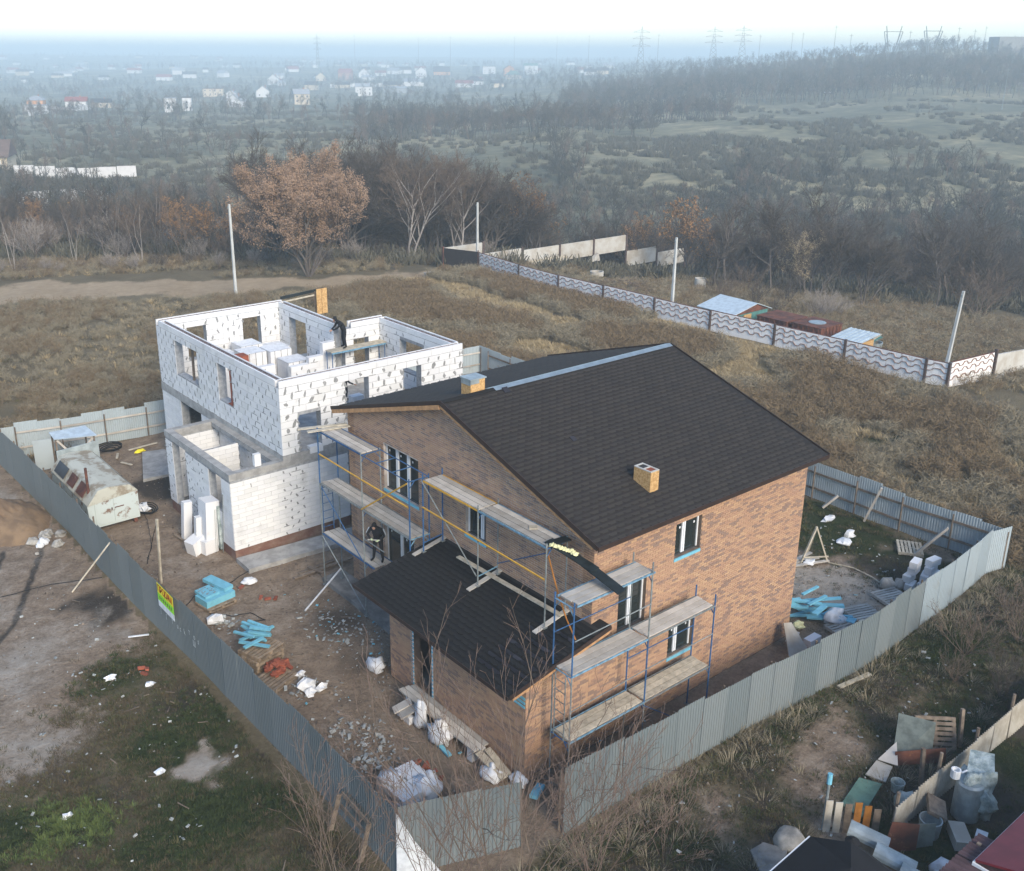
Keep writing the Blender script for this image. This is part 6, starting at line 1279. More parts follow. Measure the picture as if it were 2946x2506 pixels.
PROTO = {
 'vase': [make_tree('vase', 1, 10, 4, KV, 'bark_grey', 'twig_dark', stemang=.42), make_tree('vase', 2, 10, 3, KV, 'bark_grey', 'twig_dark', stemang=.4), make_tree('vase', 33, 10, 2, KV, 'bark_pale', 'twig_brown', stemang=.35)],
 'tall': [make_tree('tall', 3, 10, 1, KT, 'bark_grey', 'twig_dark'), make_tree('tall', 4, 10, 1, KT, 'bark_grey', 'twig_dark'), make_tree('tall', 14, 10, 1, KT, 'twig_dark', 'twig_brown')],
 'rust': [make_tree('rust', 5, 10, 9, dict(KV, kids=[1, 9, 8, 7, 3], leafp=1.0, leafn=6, leafs=.06, up=.26, tr=.72, ratio=[.62, .55, .5, .45]), 'bark_grey', 'twig_brown', 'leaf_rust', .42)],
 'orange': [make_tree('orange', 6, 10, 2, dict(KV, kids=[1, 9, 7, 6, 2], leafp=.55, leafn=3, leafs=.12), 'bark_grey', 'twig_dark', 'leaf_orange', .3)],
 'straw': [make_tree('straw', 7, 10, 3, dict(KV, kids=[1, 8, 7, 6, 3], leafp=.5, leafn=3, leafs=.075, up=.3), 'bark_grey', 'twig_brown', 'leaf_straw', .2)],
 'shrub': [make_tree('shrub', 8, 5, 12, KS, 'twig_brown', 'twig_brown', stemang=.6), make_tree('shrub', 9, 5, 10, KS, 'twig_dark', 'twig_dark', stemang=.6), make_tree('shrub', 10, 5, 14, KS, 'twig_red', 'twig_pale', stemang=.55)],
 'sapling': [make_tree('sapling', 11, 8, 3, KP, 'bark_pale', 'twig_brown', stemang=.22), make_tree('sapling', 12, 8, 2, KP, 'bark_grey', 'twig_brown', stemang=.18)],
}
BASEH = {'vase': 10, 'tall': 10, 'rust': 10, 'orange': 10, 'straw': 10, 'shrub': 5, 'sapling': 8}
def tree(kind, x, y, h, name, label, group, var=None, z=None):
    tr, cr = PROTO[kind][random.randrange(len(PROTO[kind])) if var is None else var]; s = h/BASEH[kind]
    if kind == 'shrub' and name == 'bare_tree': name = 'bare_shrub'; label = label.replace('bare grey tree', 'bare grey shrub').replace('bare tree', 'low bare shrub')
    if kind == 'vase' and 'slim' in label: label = label.replace('slim', 'spreading')
    t = thing(name, label, 'tree' if kind != 'shrub' else 'shrub', (x, y, TH(x, y) if z is None else z), group); t.rotation_euler = (0, 0, random.uniform(0, 2*pi)); w_ = random.uniform(.9, 1.15); t.scale = (s*w_, s*w_, s)
    for nm, me in (('trunk', tr), ('crown', cr)): o = bpy.data.objects.new(nm, me); COL.objects.link(o); o.parent = t
    return t
tree('rust', 27.5, 65.3, 10.6, 'leafy_tree', 'large spreading tree with rust brown dead leaves beside the dirt track', 'trees at the track', 0)
tree('vase', 43.2, 71.1, 10.5, 'bare_tree', 'pale forked bare tree at the edge of the dark thicket', 'trees at the track', 2); tree('vase', 49.0, 70.4, 10.5, 'bare_tree', 'bare tree with leaning pale stems just behind the dark gate', 'trees at the track', 2)
GT = 'bare grey tree in the dense thicket behind the dirt track'
for k in range(56):
    u = random.random(); x, y = lerp(35, 61, u)+random.uniform(-2, 2), lerp(80, 69.5, u)+random.uniform(0, 15); tree('vase' if random.random() < .75 else 'tall', x, y, random.uniform(8.5, 11.5), 'bare_tree', GT, 'thicket behind the track', random.randrange(2))
for k in range(7): tree('shrub', 33+k*3.6+random.uniform(-1, 1), 72.5-k*.4+random.uniform(-1, 1.5), random.uniform(2.0, 3.5), 'undergrowth_shrub', 'low bare shrub under the dense thicket', 'shrubs under the thicket')
def region(n, d0, d1, t0, t1, fn):
    for k in range(n):
        d, t = random.uniform(d0, d1), random.uniform(t0, t1); x, y = fromdt(d, t); fn(x, y)
def leftmix(x, y):
    r = random.random()
    if road_d(x, y)[0] < 7 or y < 60: return
    if r < .42: tree('shrub', x, y, random.uniform(3, 5.5), 'bare_shrub', 'brown bare shrub in the scrub beyond the dirt track', 'scrub beyond the track')
    elif r < .62: tree('sapling', x, y, random.uniform(4.5, 7), 'pale_sapling', 'pale slender sapling in the scrub beyond the dirt track', 'saplings beyond the track')
    elif r < .9: tree('tall' if random.random() < .5 else 'vase', x, y, random.uniform(4.5, 7.2), 'bare_tree', 'bare brown tree in the scrub beyond the dirt track', 'scrub trees beyond the track', random.randrange(2))
    else: tree('orange', x, y, random.uniform(4, 6), 'leafy_tree', 'small tree with a few yellow brown leaves beyond the track', 'yellowish trees beyond the track')
region(92, 101, 136, -.47, -.2, leftmix)
for x, y, h in ((12, 84, 5.5), (6, 83, 6.5), (17.5, 81, 6), (21, 79, 6.5)): tree('sapling', x, y, h, 'pale_sapling', 'pale slender sapling in the scrub beyond the dirt track', 'saplings beyond the track')
for k in range(22): 
    u = k/21; x, y = lerp(-2, 34, u)+random.uniform(-.8, .8), lerp(86.5, 68.5, u)+random.uniform(-.8, 1.2); tree('shrub', x, y, random.uniform(1.2, 2.4), 'roadside_shrub', 'low tangled shrub along the far verge of the dirt track', 'shrubs along the track')
for d, t, h, lab in ((121, .050, 10, 'orange brown tree standing beyond the cream panel fence'), (113, .215, 9, 'orange leaved tree above the concrete well ring'), (118, .155, 6.5, 'small orange leaved tree behind the raised cream panels')): x, y = fromdt(d, t); tree('orange', x, y, h, 'leafy_tree', lab, 'orange leaved trees')
x, y = fromdt(99, .327); tree('straw', x, y, 6.3, 'leafy_tree', 'tree with pale straw coloured leaves above the rusty containers', 'straw coloured tree')
region(34, 117, 150, .02, .24, lambda x, y: tree(random.choice(('vase', 'tall', 'shrub', 'vase')), x, y, random.uniform(5, 8.5) if y > 40 else 5, 'bare_tree', 'bare tree on the slope below the cream panel fence', 'trees below the panel fence', random.randrange(2)))
region(95, 97, 165, .23, .62, lambda x, y: tree(random.choice(('tall', 'tall', 'vase', 'shrub')), x, y, random.uniform(6.5, 10), 'bare_tree', 'slim bare grey tree in the ravine wood', 'ravine wood', random.randrange(2)))
for d, t, h, v in ((84, .345, 3.6, 2), (86, .36, 3.2, 2), (82, .30, 2.6, 1), (88, .28, 3.2, 1), (92, .31, 4, 1), (90, .25, 3.0, 0), (94, .24, 3.4, 1), (96, .27, 4.5, 0)): x, y = fromdt(d, t); tree('shrub', x, y, h, 'bare_shrub', 'grey bare shrub behind the sheds and containers', 'shrubs behind the sheds', v)
# near bare shrubs at the bottom of the picture
KN = dict(KV, kids=[1, 6, 4, 3], ang=[.38, .45, .55], ratio=[.55, .5, .5], tr=.85, up=.13, wob=.10, rib=4, tl=2, rmin=.005, w=.004, r=.05, **{'from': [.2, .2, .2]})
for k, (x, y, h, st, sd_, lab) in enumerate(((-6.0, -3.1, 6.6, 10, 21, 'tall bare shrub with pale branches in front of the near fence corner'), (-8.9, -.8, 4.3, 7, 22, 'bare shrub leaning over the dark fence at the lower picture edge'), (-3.5, -3.8, 4.5, 9, 23, 'bare reddish shrub in front of the fence gap'), (-7.2, -2.3, 4.4, 8, 24, 'smaller bare shrub beside the hung white sheet'), (-1.4, -4.4, 2.6, 6, 25, 'low bare shrub in front of the sunlit fence'))):
    tm, cm_ = make_tree('near', sd_, h, st, KN, 'twig_brown' if k in (0, 1) else 'twig_red', 'twig_red', stemang=.5)
    t = thing('bare_shrub', lab, 'shrub', (x, y, 0))
    for nm, me in (('trunk', tm), ('crown', cm_)): o = bpy.data.objects.new(nm, me); COL.objects.link(o); o.parent = t
for k, (x, y, h, lab) in enumerate(((14.2, -4.6, 2.4, 'grey bare bush at the right edge beyond the far fence corner'), (16.5, -5.4, 2.6, 'second grey bush at the right edge of the picture'), (12.6, -6.6, 2.2, 'dark bush growing over the far end of the slate fence'), (12.3, -5.2, 1.6, 'low grey bush before the slate fence end'), (19, -5, 2.2, 'grey bush behind the far fence corner'))): tree('shrub', x, y, h, 'bare_shrub', lab, None, 0 if k != 2 else 1)
# ---------------------------------------------------------------- grass, weeds and far woods as scattered instances
def tuft(name, mat, n, h, w_, spread, lean, label, loc, seed):
    rng = random.Random(seed); m = MB()
    for k in range(n):
        a = rng.uniform(0, 2*pi); r = spread*sqrt(rng.random()); p = Vector((cos(a)*r, sin(a)*r, -.03)); hh = h*rng.uniform(.45, 1.1); d = Vector((cos(a)*lean*rng.uniform(.1, 1.4), sin(a)*lean*rng.uniform(.1, 1.4), 1)).normalized()
        q = p+d*hh*.6; e = q+(d+Vector((cos(a)*lean*.9, sin(a)*lean*.9, -.15))).normalized()*hh*.5; sdv = Vector((-sin(a+rng.uniform(-1, 1)), cos(a), 0)).normalized()*w_
        m.add([p-sdv, p+sdv, q+sdv*.8, q-sdv*.8, e], [(0, 1, 2, 3), (3, 2, 4)])
    o = bpy.data.objects.new(name, m.mesh(name, MT[mat])); COL.objects.link(o); o.location = loc; return tag(o, label, kind='stuff')
def weed(name, mat, n, h, label, loc, seed, w_=.008):
    rng = random.Random(seed); m = MB()
    for k in range(n):
        a = rng.uniform(0, 2*pi); r = .3*sqrt(rng.random()); p = Vector((cos(a)*r, sin(a)*r, -.03)); d = Vector((cos(a)*.25+rng.gauss(0, .12), sin(a)*.25+rng.gauss(0, .12), 1)).normalized(); hh = h*rng.uniform(.6, 1.15); q = p+d*hh; ribbon(m, p, q, w_*.7, w_*.4, rng)
        for j in range(6): f = rng.uniform(.35, 1); b = p.lerp(q, f); ribbon(m, b, b+Vector((rng.gauss(0, .13), rng.gauss(0, .13), rng.uniform(.02, .2))), w_, w_*.8, rng)
    o = bpy.data.objects.new(name, m.mesh(name, MT[mat])); COL.objects.link(o); o.location = loc; return tag(o, label, kind='stuff')
TU = [tuft('dry_grass', 'dry_straw', 44, .55, .008, .3, .8, 'tuft of pale straw grass in the field', (30, 20, 0), 1), tuft('dry_grass', 'dry_grey', 44, .5, .008, .34, .9, 'tuft of grey dry grass in the field', (31, 24, 0), 2),
      weed('dry_weeds', 'dry_brown', 24, .8, 'clump of brown weed stalks in the field', (28, 30, 0), 3), weed('dry_weeds', 'dry_grey', 24, .75, 'clump of grey weed stalks in the field', (33, 33, 0), 4),
      tuft('green_grass', 'grass_green', 26, .2, .010, .18, .7, 'tuft of short green grass on the lot', (-10, 9, 0), 5), tuft('green_grass', 'grass_olive', 26, .2, .010, .2, .8, 'tuft of olive grass on the lot', (-11, 8, 0), 6),
      tuft('green_grass', 'grass_bright', 30, .3, .010, .18, .8, 'tuft of bright green grass on the lot', (-13.3, 6.2, 0), 7), tuft('dry_grass', 'grass_brown', 26, .2, .009, .22, .9, 'tuft of flattened brown grass on the lot', (-9, 10, 0), 8)]
def scatter(name, label, protos, pts):
    """pts: (x, y, z, scale, rz, index); one object, instances by geometry nodes"""
    me = bpy.data.meshes.new(name); me.from_pydata([p[:3] for p in pts], [], [])
    for nm, ty, vals in (('sc', 'FLOAT', [p[3] for p in pts]), ('rz', 'FLOAT', [p[4] for p in pts]), ('pid', 'INT', [p[5] for p in pts])): a = me.attributes.new(nm, ty, 'POINT'); a.data.foreach_set('value', vals)
    o = bpy.data.objects.new(name, me); COL.objects.link(o); tag(o, label, kind='stuff')
    g = bpy.data.node_groups.new(name, 'GeometryNodeTree'); g.interface.new_socket('Geometry', in_out='INPUT', socket_type='NodeSocketGeometry'); g.interface.new_socket('Geometry', in_out='OUTPUT', socket_type='NodeSocketGeometry')
    N = g.nodes.new; gi, go = N('NodeGroupInput'), N('NodeGroupOutput'); jn = N('GeometryNodeJoinGeometry'); lk = g.links.new
    def attr(nm, ty): n = N('GeometryNodeInputNamedAttribute'); n.data_type = ty; n.inputs[0].default_value = nm; return n.outputs[0]
    pid, sc, rz = attr('pid', 'INT'), attr('sc', 'FLOAT'), attr('rz', 'FLOAT'); cx = N('ShaderNodeCombineXYZ'); lk(rz, cx.inputs[2])
    for k, pr in enumerate(protos):
        cp = N('FunctionNodeCompare'); cp.data_type = 'INT'; cp.operation = 'EQUAL'; ints = [s for s in cp.inputs if s.type == 'INT']; lk(pid, ints[0]); ints[1].default_value = k
        oi = N('GeometryNodeObjectInfo'); oi.inputs[0].default_value = pr; oi.transform_space = 'ORIGINAL'; oi.inputs[1].default_value = True
        ip = N('GeometryNodeInstanceOnPoints'); lk(gi.outputs[0], ip.inputs['Points']); lk(cp.outputs[0], ip.inputs['Selection']); lk(oi.outputs['Geometry'], ip.inputs['Instance']); lk(cx.outputs[0], ip.inputs['Rotation']); lk(sc, ip.inputs['Scale']); lk(ip.outputs[0], jn.inputs[0])
    lk(jn.outputs[0], go.inputs[0]); o.modifiers.new('scatter', 'NODES').node_group = g; return o
R_ = random.Random(77)
def inyard(x, y): return -7.4 < x < 21.5 and -2.6 < y < 34.3
pts = []
def put(x, y, s, i): pts.append((x, y, TH(x, y)-.02, s, R_.uniform(0, 6.28), i))
k = 0
while k < 24000:      # the field behind the plot
    x, y = R_.uniform(21.9, 41.2), R_.uniform(-9, 58); k += 1
    n1 = mnoise.noise(Vector((x*.16, y*.16, 1))); n2 = mnoise.noise(Vector((x*.4, y*.4, 6)))
    if n2 < -.42: continue
    i = 0 if n1 > .27 else (2 if n1+n2*.5 < .02 else (3 if R_.random() < .6 else 1))
    if y < 18 and R_.random() < .7: i = R_.choice((1, 1, 0, 5, 5, 7))
    elif R_.random() < .18: i = R_.choice((5, 7, 1))
    put(x, y, R_.uniform(.4, 1.0)*(1.3 if i in (2, 3) else 1), i)
k = 0
while k < 17000:      # weeds between the plot and the track
    x, y = R_.uniform(-24, 36), R_.uniform(34.6, 72); k += 1
    if inyard(x, y) or road_d(x, y)[0] < lerp(5.0, 3.0, sstep(0, 38, x)) or (x > 21.9 and y < 57) or y > 70: continue
    n1 = mnoise.noise(Vector((x*.13, y*.13, 2))); n2 = mnoise.noise(Vector((x*.45, y*.45, 8)))
    if n2 < -.3: continue
    put(x, y, R_.uniform(.4, .95), R_.choice((2, 3, 3, 2, 1, 5)) if n1 < .1 else R_.choice((0, 1, 3, 5, 7)))
for k in range(5200):      # beyond the zigzag fence
    x, y = R_.uniform(43, 66), R_.uniform(9, 61)
    n1 = mnoise.noise(Vector((x*.12, y*.12, 3)))
    if 45 < x < 58 and 30 < y < 56 and R_.random() < .8: put(x, y, R_.uniform(.6, 1.1), R_.choice((5, 7, 1)))
    else: put(x, y, R_.uniform(.5, 1.2), R_.choice((1, 3, 2, 0, 3)) if n1 < .3 else R_.choice((0, 1)))
for k in range(6500):      # slope right of the sheds
    x, y = R_.uniform(46, 84), R_.uniform(-14, 46)
    put(x, y, R_.uniform(.5, 1.3), R_.choice((1, 3, 3, 2, 5, 0)))
for k in range(2600):      # verge beyond the track
    x = R_.uniform(-16, 45); y = lerp(92, 67, (x+16)/61)+R_.uniform(-3, 7)
    if road_d(x, y)[0] > 4.6: put(x, y, R_.uniform(.5, 1.1), R_.choice((0, 1, 2, 3, 5)))
scatter('dry_weeds', 'dry weeds and straw grass covering the fields around the plot', TU, pts)
pts = []
for k in range(13000):      # lot at the lower left
    x, y = R_.uniform(-17, -7.75), R_.uniform(-2, 17); z = zones(x, y)
    if R_.random() < z[0]*1.1 or (x+9.45)**2+(y-6.55)**2 < .6: continue
    b = disc(x+1.1*mnoise.noise(Vector((x*.9, y*.9, 31))), y+1.1*mnoise.noise(Vector((x*.9, y*.9, 35))), -13.3, 6.4, .9, .9) > R_.random()
    put(x, y, R_.uniform(.35, .9), 6 if b and R_.random() < .8 else (4 if R_.random() < z[1] else R_.choice((5, 7, 7, 7))))
for k in range(12000):      # strip outside the sunlit fence and near corner
    x, y = R_.uniform(-9, 22), R_.uniform(-9, -2.3)
    if y > -2.95 and x > -3: 
        if R_.random() < .6: continue
    if x < -4 and y > -1.9-(x+4)*.38-.9: continue
    if x > 3.5 and y < -7.5: continue
    z = zones(x, y)
    if R_.random() < z[0]*1.15: continue
    i = 4 if R_.random() < z[1]*1.2 else R_.choice((5, 7, 7, 1 if R_.random() < .15 else 7))
    put(x, y, R_.uniform(.35, .9)*(1.3 if y > -3.6 else 1), i if not (y > -3.7 and R_.random() < .35) else R_.choice((1, 4, 5, 7)))
for k in range(1500): x, y = R_.uniform(15.8, 21.2), R_.uniform(-2, 31); put(x, y, R_.uniform(.5, 1.1), R_.choice((4, 4, 5, 7, 5, 7)))
for k in range(500): x, y = R_.uniform(-7.3, -6.2), R_.uniform(0, 22); put(x, y, R_.uniform(.3, .6), R_.choice((4, 5, 7)))
for k in range(500): x, y = R_.uniform(10.5, 16), R_.uniform(-2.4, 12); put(x, y, R_.uniform(.3, .6), R_.choice((4, 5, 7)))
for k in range(300): x, y = R_.uniform(3.5, 12.5), R_.uniform(-11, -7.9); put(x, y, R_.uniform(.4, .8), R_.choice((4, 5, 7)))
scatter('green_grass', 'short green and brown grass on the lots and inside the fence', TU, pts)
# woods in the valley and on the far slopes: forest trees stand once as single trees, then as one mass
FT = []
for k, (sd_, bark, twig, d, t) in enumerate(((41, 'wood_far', 'wood_far', 176, .1), (42, 'wood_far', 'wood_far2', 182, .2), (43, 'bark_grey', 'twig_brown', 188, .3))):
    tm, cm_ = make_tree('forest', sd_, 10, 1, KF, bark, twig); m = MB(); me = cm_.copy(); bm = bmesh.new(); bm.from_mesh(cm_); bm.from_mesh(tm); bm.to_mesh(me); bm.free()
    x, y = fromdt(d, t); o = bpy.data.objects.new('valley_tree', me); COL.objects.link(o); o.location = (x, y, TH(x, y)-.1); tag(o, 'single bare tree deep in the valley wood, number unknown' if False else ('dark bare tree deep in the valley wood', 'brown bare tree deep in the valley wood', 'pale bare tree deep in the valley wood')[k], 'tree', 'valley trees'); FT.append(o)
m = MB(); rng = random.Random(5)
for k in range(90):
    a = rng.uniform(0, 6.28); r = .9*sqrt(rng.random()); p = Vector((cos(a)*r, sin(a)*r, 0)); ribbon(m, p, p+Vector((rng.gauss(0, .35), rng.gauss(0, .35), rng.uniform(.5, 1.3))), .05, .03, rng)
x, y = fromdt(240, .3); o = bpy.data.objects.new('hill_scrub', m.mesh('hill_scrub', MT['scrub'])); COL.objects.link(o); o.location = (x, y, TH(x, y)); tag(o, 'low grey scrub bush on the far slope', kind='stuff'); FT.append(o)
pts = []
def forest(n, d0, d1, t0, t1, s0, s1, ids, thr, fq=.018, seed=0):
    for k in range(n):
        d = d0+(d1-d0)*R_.random(); t = R_.uniform(t0, t1); x, y = fromdt(d, t)
        if mnoise.noise(Vector((x*fq, y*fq, seed)))+.25*mnoise.noise(Vector((x*fq*4, y*fq*4, seed))) < thr: continue
        pts.append((x, y, TH(x, y)-.15, R_.uniform(s0, s1), R_.uniform(0, 6.28), R_.choice(ids)))
forest(1300, 125, 205, -.55, .62, .65, 1.0, (0, 0, 1, 2), -.6)
forest(800, 165, 255, .25, .62, .45, .85, (0, 1, 2), .15, .02, 2)
forest(600, 190, 330, -.12, .10, .6, .95, (0, 1, 0, 2), .02, .016, 3)
forest(900, 150, 330, -.58, -.1, .3, .75, (0, 1, 2, 3), -.1, .02, 4)
forest(900, 330, 490, -.12, .24, .7, 1.1, (0, 1, 2), -.2, .012, 6)
forest(260, 330, 480, .2, .62, .2, .5, (0, 1, 2, 3), .3, .02, 16)
forest(2600, 488, 720, .08, .64, .9, 1.3, (0, 1, 2), -.45, .01, 7)
forest(1600, 490, 1300, -.12, .62, .9, 1.3, (0, 1), -.25, .006, 8)
forest(2600, 330, 1300, -.62, -.02, .7, 1.2, (0, 1, 2), -.02, .009, 9)
forest(2400, 1100, 2800, -.62, .62, 1.0, 1.6, (0, 1), -.2, .003, 10)
scatter('valley_woods', 'bare woods filling the valley and the far slopes', FT, pts)
pts = []
def scrubs(n, d0, d1, t0, t1, thr):
    for k in range(n):
        d = R_.uniform(d0, d1); t = R_.uniform(t0, t1); x, y = fromdt(d, t)
        if mnoise.noise(Vector((x*.03, y*.03, 21))) < thr: continue
        pts.append((x, y, TH(x, y)-.05, R_.uniform(.5, 1.6), R_.uniform(0, 6.28), 3))
scrubs(2600, 175, 330, .12, .62, -.1); scrubs(1300, 330, 480, .12, .62, .05); scrubs(4500, 170, 600, -.6, .12, -.15); scrubs(1500, 100, 175, -.6, .62, -.4)
scatter('hill_scrub', 'low scrub scattered over the open far slope', FT, pts)
# ---------------------------------------------------------------- houses across the valley
MT['f_white'] = simple('far_white_wall', (.72, .71, .70), .9, .1, 1); MT['f_cream'] = simple('far_cream_wall', (.62, .52, .38), .9, .1, 1); MT['f_brick'] = simple('far_brick_wall', (.42, .20, .13), .9, .2, 1); MT['f_orange'] = simple('far_orange_wall', (.62, .30, .12), .9, .1, 1)
MT['r_dark'] = simple('far_dark_roof', (.06, .055, .055), .8, .2, 1); MT['r_red'] = simple('far_red_roof', (.30, .09, .07), .8, .2, 1); MT['r_grey'] = simple('far_grey_roof', (.36, .38, .40), .7, .2, 1); MT['r_green'] = simple('far_green_roof', (.10, .22, .17), .7, .2, 1); MT['r_brown'] = simple('far_brown_roof', (.16, .115, .095), .8, .2, 1)
def far_house(label, x, y, w_, l_, h, rh, wall, rf, kind='gable', turn=0.0, wins=3, group='houses across the valley'):
    """front (w_ wide) faces local -y"""
    t = thing('far_house', label, 'house', (0, 0, 0), group); a, b = w_/2, l_/2
    MB().box(-a, -b, -2, a, b, h).build('wall', MT[wall], t)
    o = .5
    if kind == 'gable':
        MB().add([(-a, -b, h), (a, -b, h), (0, -b, h+rh), (-a, b, h), (a, b, h), (0, b, h+rh)], [(0, 1, 2), (5, 4, 3)]).build('gable', MT[wall], t)
        r = MB().slab([(-a-o, -b-o, h-.3), (0, -b-o, h+rh+.05), (0, b+o, h+rh+.05), (-a-o, b+o, h-.3)][::-1], .15); r.slab([(a+o, -b-o, h-.3), (a+o, b+o, h-.3), (0, b+o, h+rh+.05), (0, -b-o, h+rh+.05)][::-1], .15)
    elif kind == 'side':
        r = MB().add([(-a-o, -b-o, h), (a+o, -b-o, h), (a+o, b+o, h), (-a-o, b+o, h), (-a-o, 0, h+rh), (a+o, 0, h+rh)], [(0, 1, 5, 4), (2, 3, 4, 5), (1, 2, 5), (3, 0, 4), (3, 2, 1, 0)])
    elif kind == 'hip': r = MB().add([(-a-o, -b-o, h), (a+o, -b-o, h), (a+o, b+o, h), (-a-o, b+o, h), (-a*.35, 0, h+rh), (a*.35, 0, h+rh)], [(0, 1, 5, 4), (2, 3, 4, 5), (1, 2, 5), (3, 0, 4), (3, 2, 1, 0)])
    else: r = MB().box(-a-.2, -b-.2, h+.01, a+.2, b+.2, h+.35)
    ro = r.build('roof', MT[rf], t)
    if kind != 'flat': MB().box(a*.3, -.3, h, a*.3+.7, .4, h+rh+.7).build('chimney', MT['f_brick'], ro)
    rows = [(1.0, 2.4)]+([(3.9, 5.3)] if h > 5 else [])
    for z0, z1 in rows:
        for k in range(wins):
            u = lerp(-a, a, (k+.5)/wins); f = MB().box(u-.65, -b-.06, z0, u+.65, -b-.005, z1).build('window', MT['frame'], t); MB().box(u-.52, -b-.08, z0+.12, u+.52, -b-.061, z1-.12).build('pane', MT['glass'], f)
        for k in range(2): v = lerp(-b, b, (k+.5)/2); f = MB().box(-a-.06, v-.6, z0, -a-.005, v+.6, z1).build('window', MT['frame'], t); MB().box(-a-.08, v-.48, z0+.12, -a-.061, v+.48, z1-.12).build('pane', MT['glass'], f)
    MB().box(a*.55, -b-.07, -.2, a*.55+1.0, -b-.006, 2.0).build('door', MT['r_dark'], t)
    t.location = (x, y, TH(x, y)+.3); t.rotation_euler = (0, 0, YAW-pi/2+turn); ORG[t.name] = Vector(t.location); return t
H = far_house
a = H('white cubic house of two flat roofed blocks on the bare slope', 223, 572, 6.5, 8, 7, 0, 'f_white', 'r_grey', 'flat', .2, 2); H('second white flat block with dark panel beside the cubic house', 231, 567, 5, 8, 7, 0, 'f_white', 'r_dark', 'flat', .2, 1)
H('white gabled house standing alone above the bare slope', 391, 784, 11, 11, 4.5, 4.5, 'f_white', 'r_grey', 'gable', .15, 2); H('white and grey gabled house with a low annex on the slope', 278, 600, 9, 9, 4, 3.6, 'f_white', 'r_grey', 'gable', -.2, 2); H('large grey walled house with a bright roof', 325, 601, 10, 11, 6, 3.2, 'f_cream', 'r_grey', 'side', .3, 3)
H('small white gabled house in the middle of the village', 567, 1100, 13, 12, 5, 5.5, 'f_white', 'r_grey', 'gable', .1, 2); H('pale green gabled house next to the brick house', 655, 1142, 12, 12, 5, 5, 'f_cream', 'r_green', 'gable', .1, 2); H('large red brick house with red roof in the village', 690, 1140, 16, 14, 9, 5, 'f_brick', 'r_red', 'side', -.1, 4)
H('white gabled house with brown roof right of the brick house', 743, 1180, 14, 13, 6, 6, 'f_white', 'r_brown', 'gable', .1, 2); H('white flat roofed box house near the valley wood', 462, 737, 12, 9, 6.5, 0, 'f_white', 'r_grey', 'flat', .1, 3); H('long blue grey shed roof near the valley wood', 525, 783, 20, 10, 5, 1.6, 'r_grey', 'r_grey', 'side', -.1, 2); H('white walled house between flat box house and shed', 500, 800, 14, 10, 5, 3, 'f_white', 'r_grey', 'side', .1, 3)
H('tall white gabled house with two rows of windows', 777, 1097, 14, 12, 8, 5.5, 'f_white', 'r_dark', 'gable', .1, 3); H('house with a large dark roof beside the tall white house', 852, 1153, 22, 14, 4, 7, 'f_orange', 'r_dark', 'side', .1, 4); H('low house with dark hipped roof at the village edge', 699, 888, 20, 16, 4, 5, 'f_white', 'r_dark', 'hip', .1, 3)
H('modern white house with black stripes', 930, 1146, 18, 12, 10, 0, 'f_white', 'r_dark', 'flat', .1, 3); H('black walled block joined to the modern white house', 912, 1152, 9, 12, 10.5, 0, 'r_dark', 'r_dark', 'flat', .1, 2); H('orange walled house in the middle of the village', 870, 1031, 13, 12, 9, 4, 'f_orange', 'r_brown', 'gable', .1, 2); H('striped white modern house at the end of the village', 935, 1062, 18, 12, 11, 3, 'f_white', 'r_green', 'side', .1, 5); H('house under a green roof below the orange house', 817, 960, 18, 14, 4, 5, 'f_cream', 'r_green', 'hip', .1, 3)
H('yellow two storey house with a white wall at the left edge', 165, 632, 9, 9, 6, 2.5, 'f_orange', 'r_grey', 'hip', .2, 2); H('white garage block beside the yellow house', 152, 585, 12, 8, 3.2, 0, 'f_white', 'r_grey', 'flat', .2, 3); H('white low house right of the yellow house', 187, 627, 12, 9, 4, 2.5, 'f_white', 'r_red', 'side', .2, 3)
H('cream flat roofed house among the trees', 370, 835, 17, 10, 6, 0, 'f_cream', 'r_brown', 'flat', .1, 4); H('small white house before the cream flat roofed house', 362, 783, 8, 8, 4, 2.5, 'f_white', 'r_grey', 'gable', .1, 2); H('low hut with dark roof among bare trees', 216, 669, 12, 9, 3, 2.5, 'f_cream', 'r_dark', 'side', .2, 3)
bh = H('brown roofed house cut by the left picture edge', 47, 266, 13, 12, 3.0, 4, 'f_cream', 'r_brown', 'side', .25, 3, None)
def wallrun(label, p, q, h, mat='f_white'):
    t = thing('garden_wall', label, 'wall', (p[0], p[1], TH(*p))); p, q = Vector(p), Vector(q); n = max(1, int((q-p).length/4))
    for k in range(n):
        a, b = p.lerp(q, k/n), p.lerp(q, (k+.96)/n); za, zb = TH(a.x, a.y), TH(b.x, b.y); z = max(za, zb); MB().bar((a.x, a.y, z+h/2-.5), (b.x, b.y, z+h/2-.5), .2, h+1).build('panel', MT[mat], t)
wallrun('white panelled wall behind the scrub below the brown roofed house', (48, 243), (74, 233), 2.6); wallrun('long pale wall hidden by scrub at the left edge', (33, 186), (53, 187), 3.4); wallrun('white wall along the slope by the yellow house', (140, 560), (190, 612), 3); wallrun('pale wall in the village middle', (560, 960), (640, 900), 3.5)
MB().box(35.5, 171, -9, 38.4, 173.5, -5.6).build('yellow_container', MT['beam_y'], label='yellow box container seen through the scrub at the left', cat='container')
protos = []
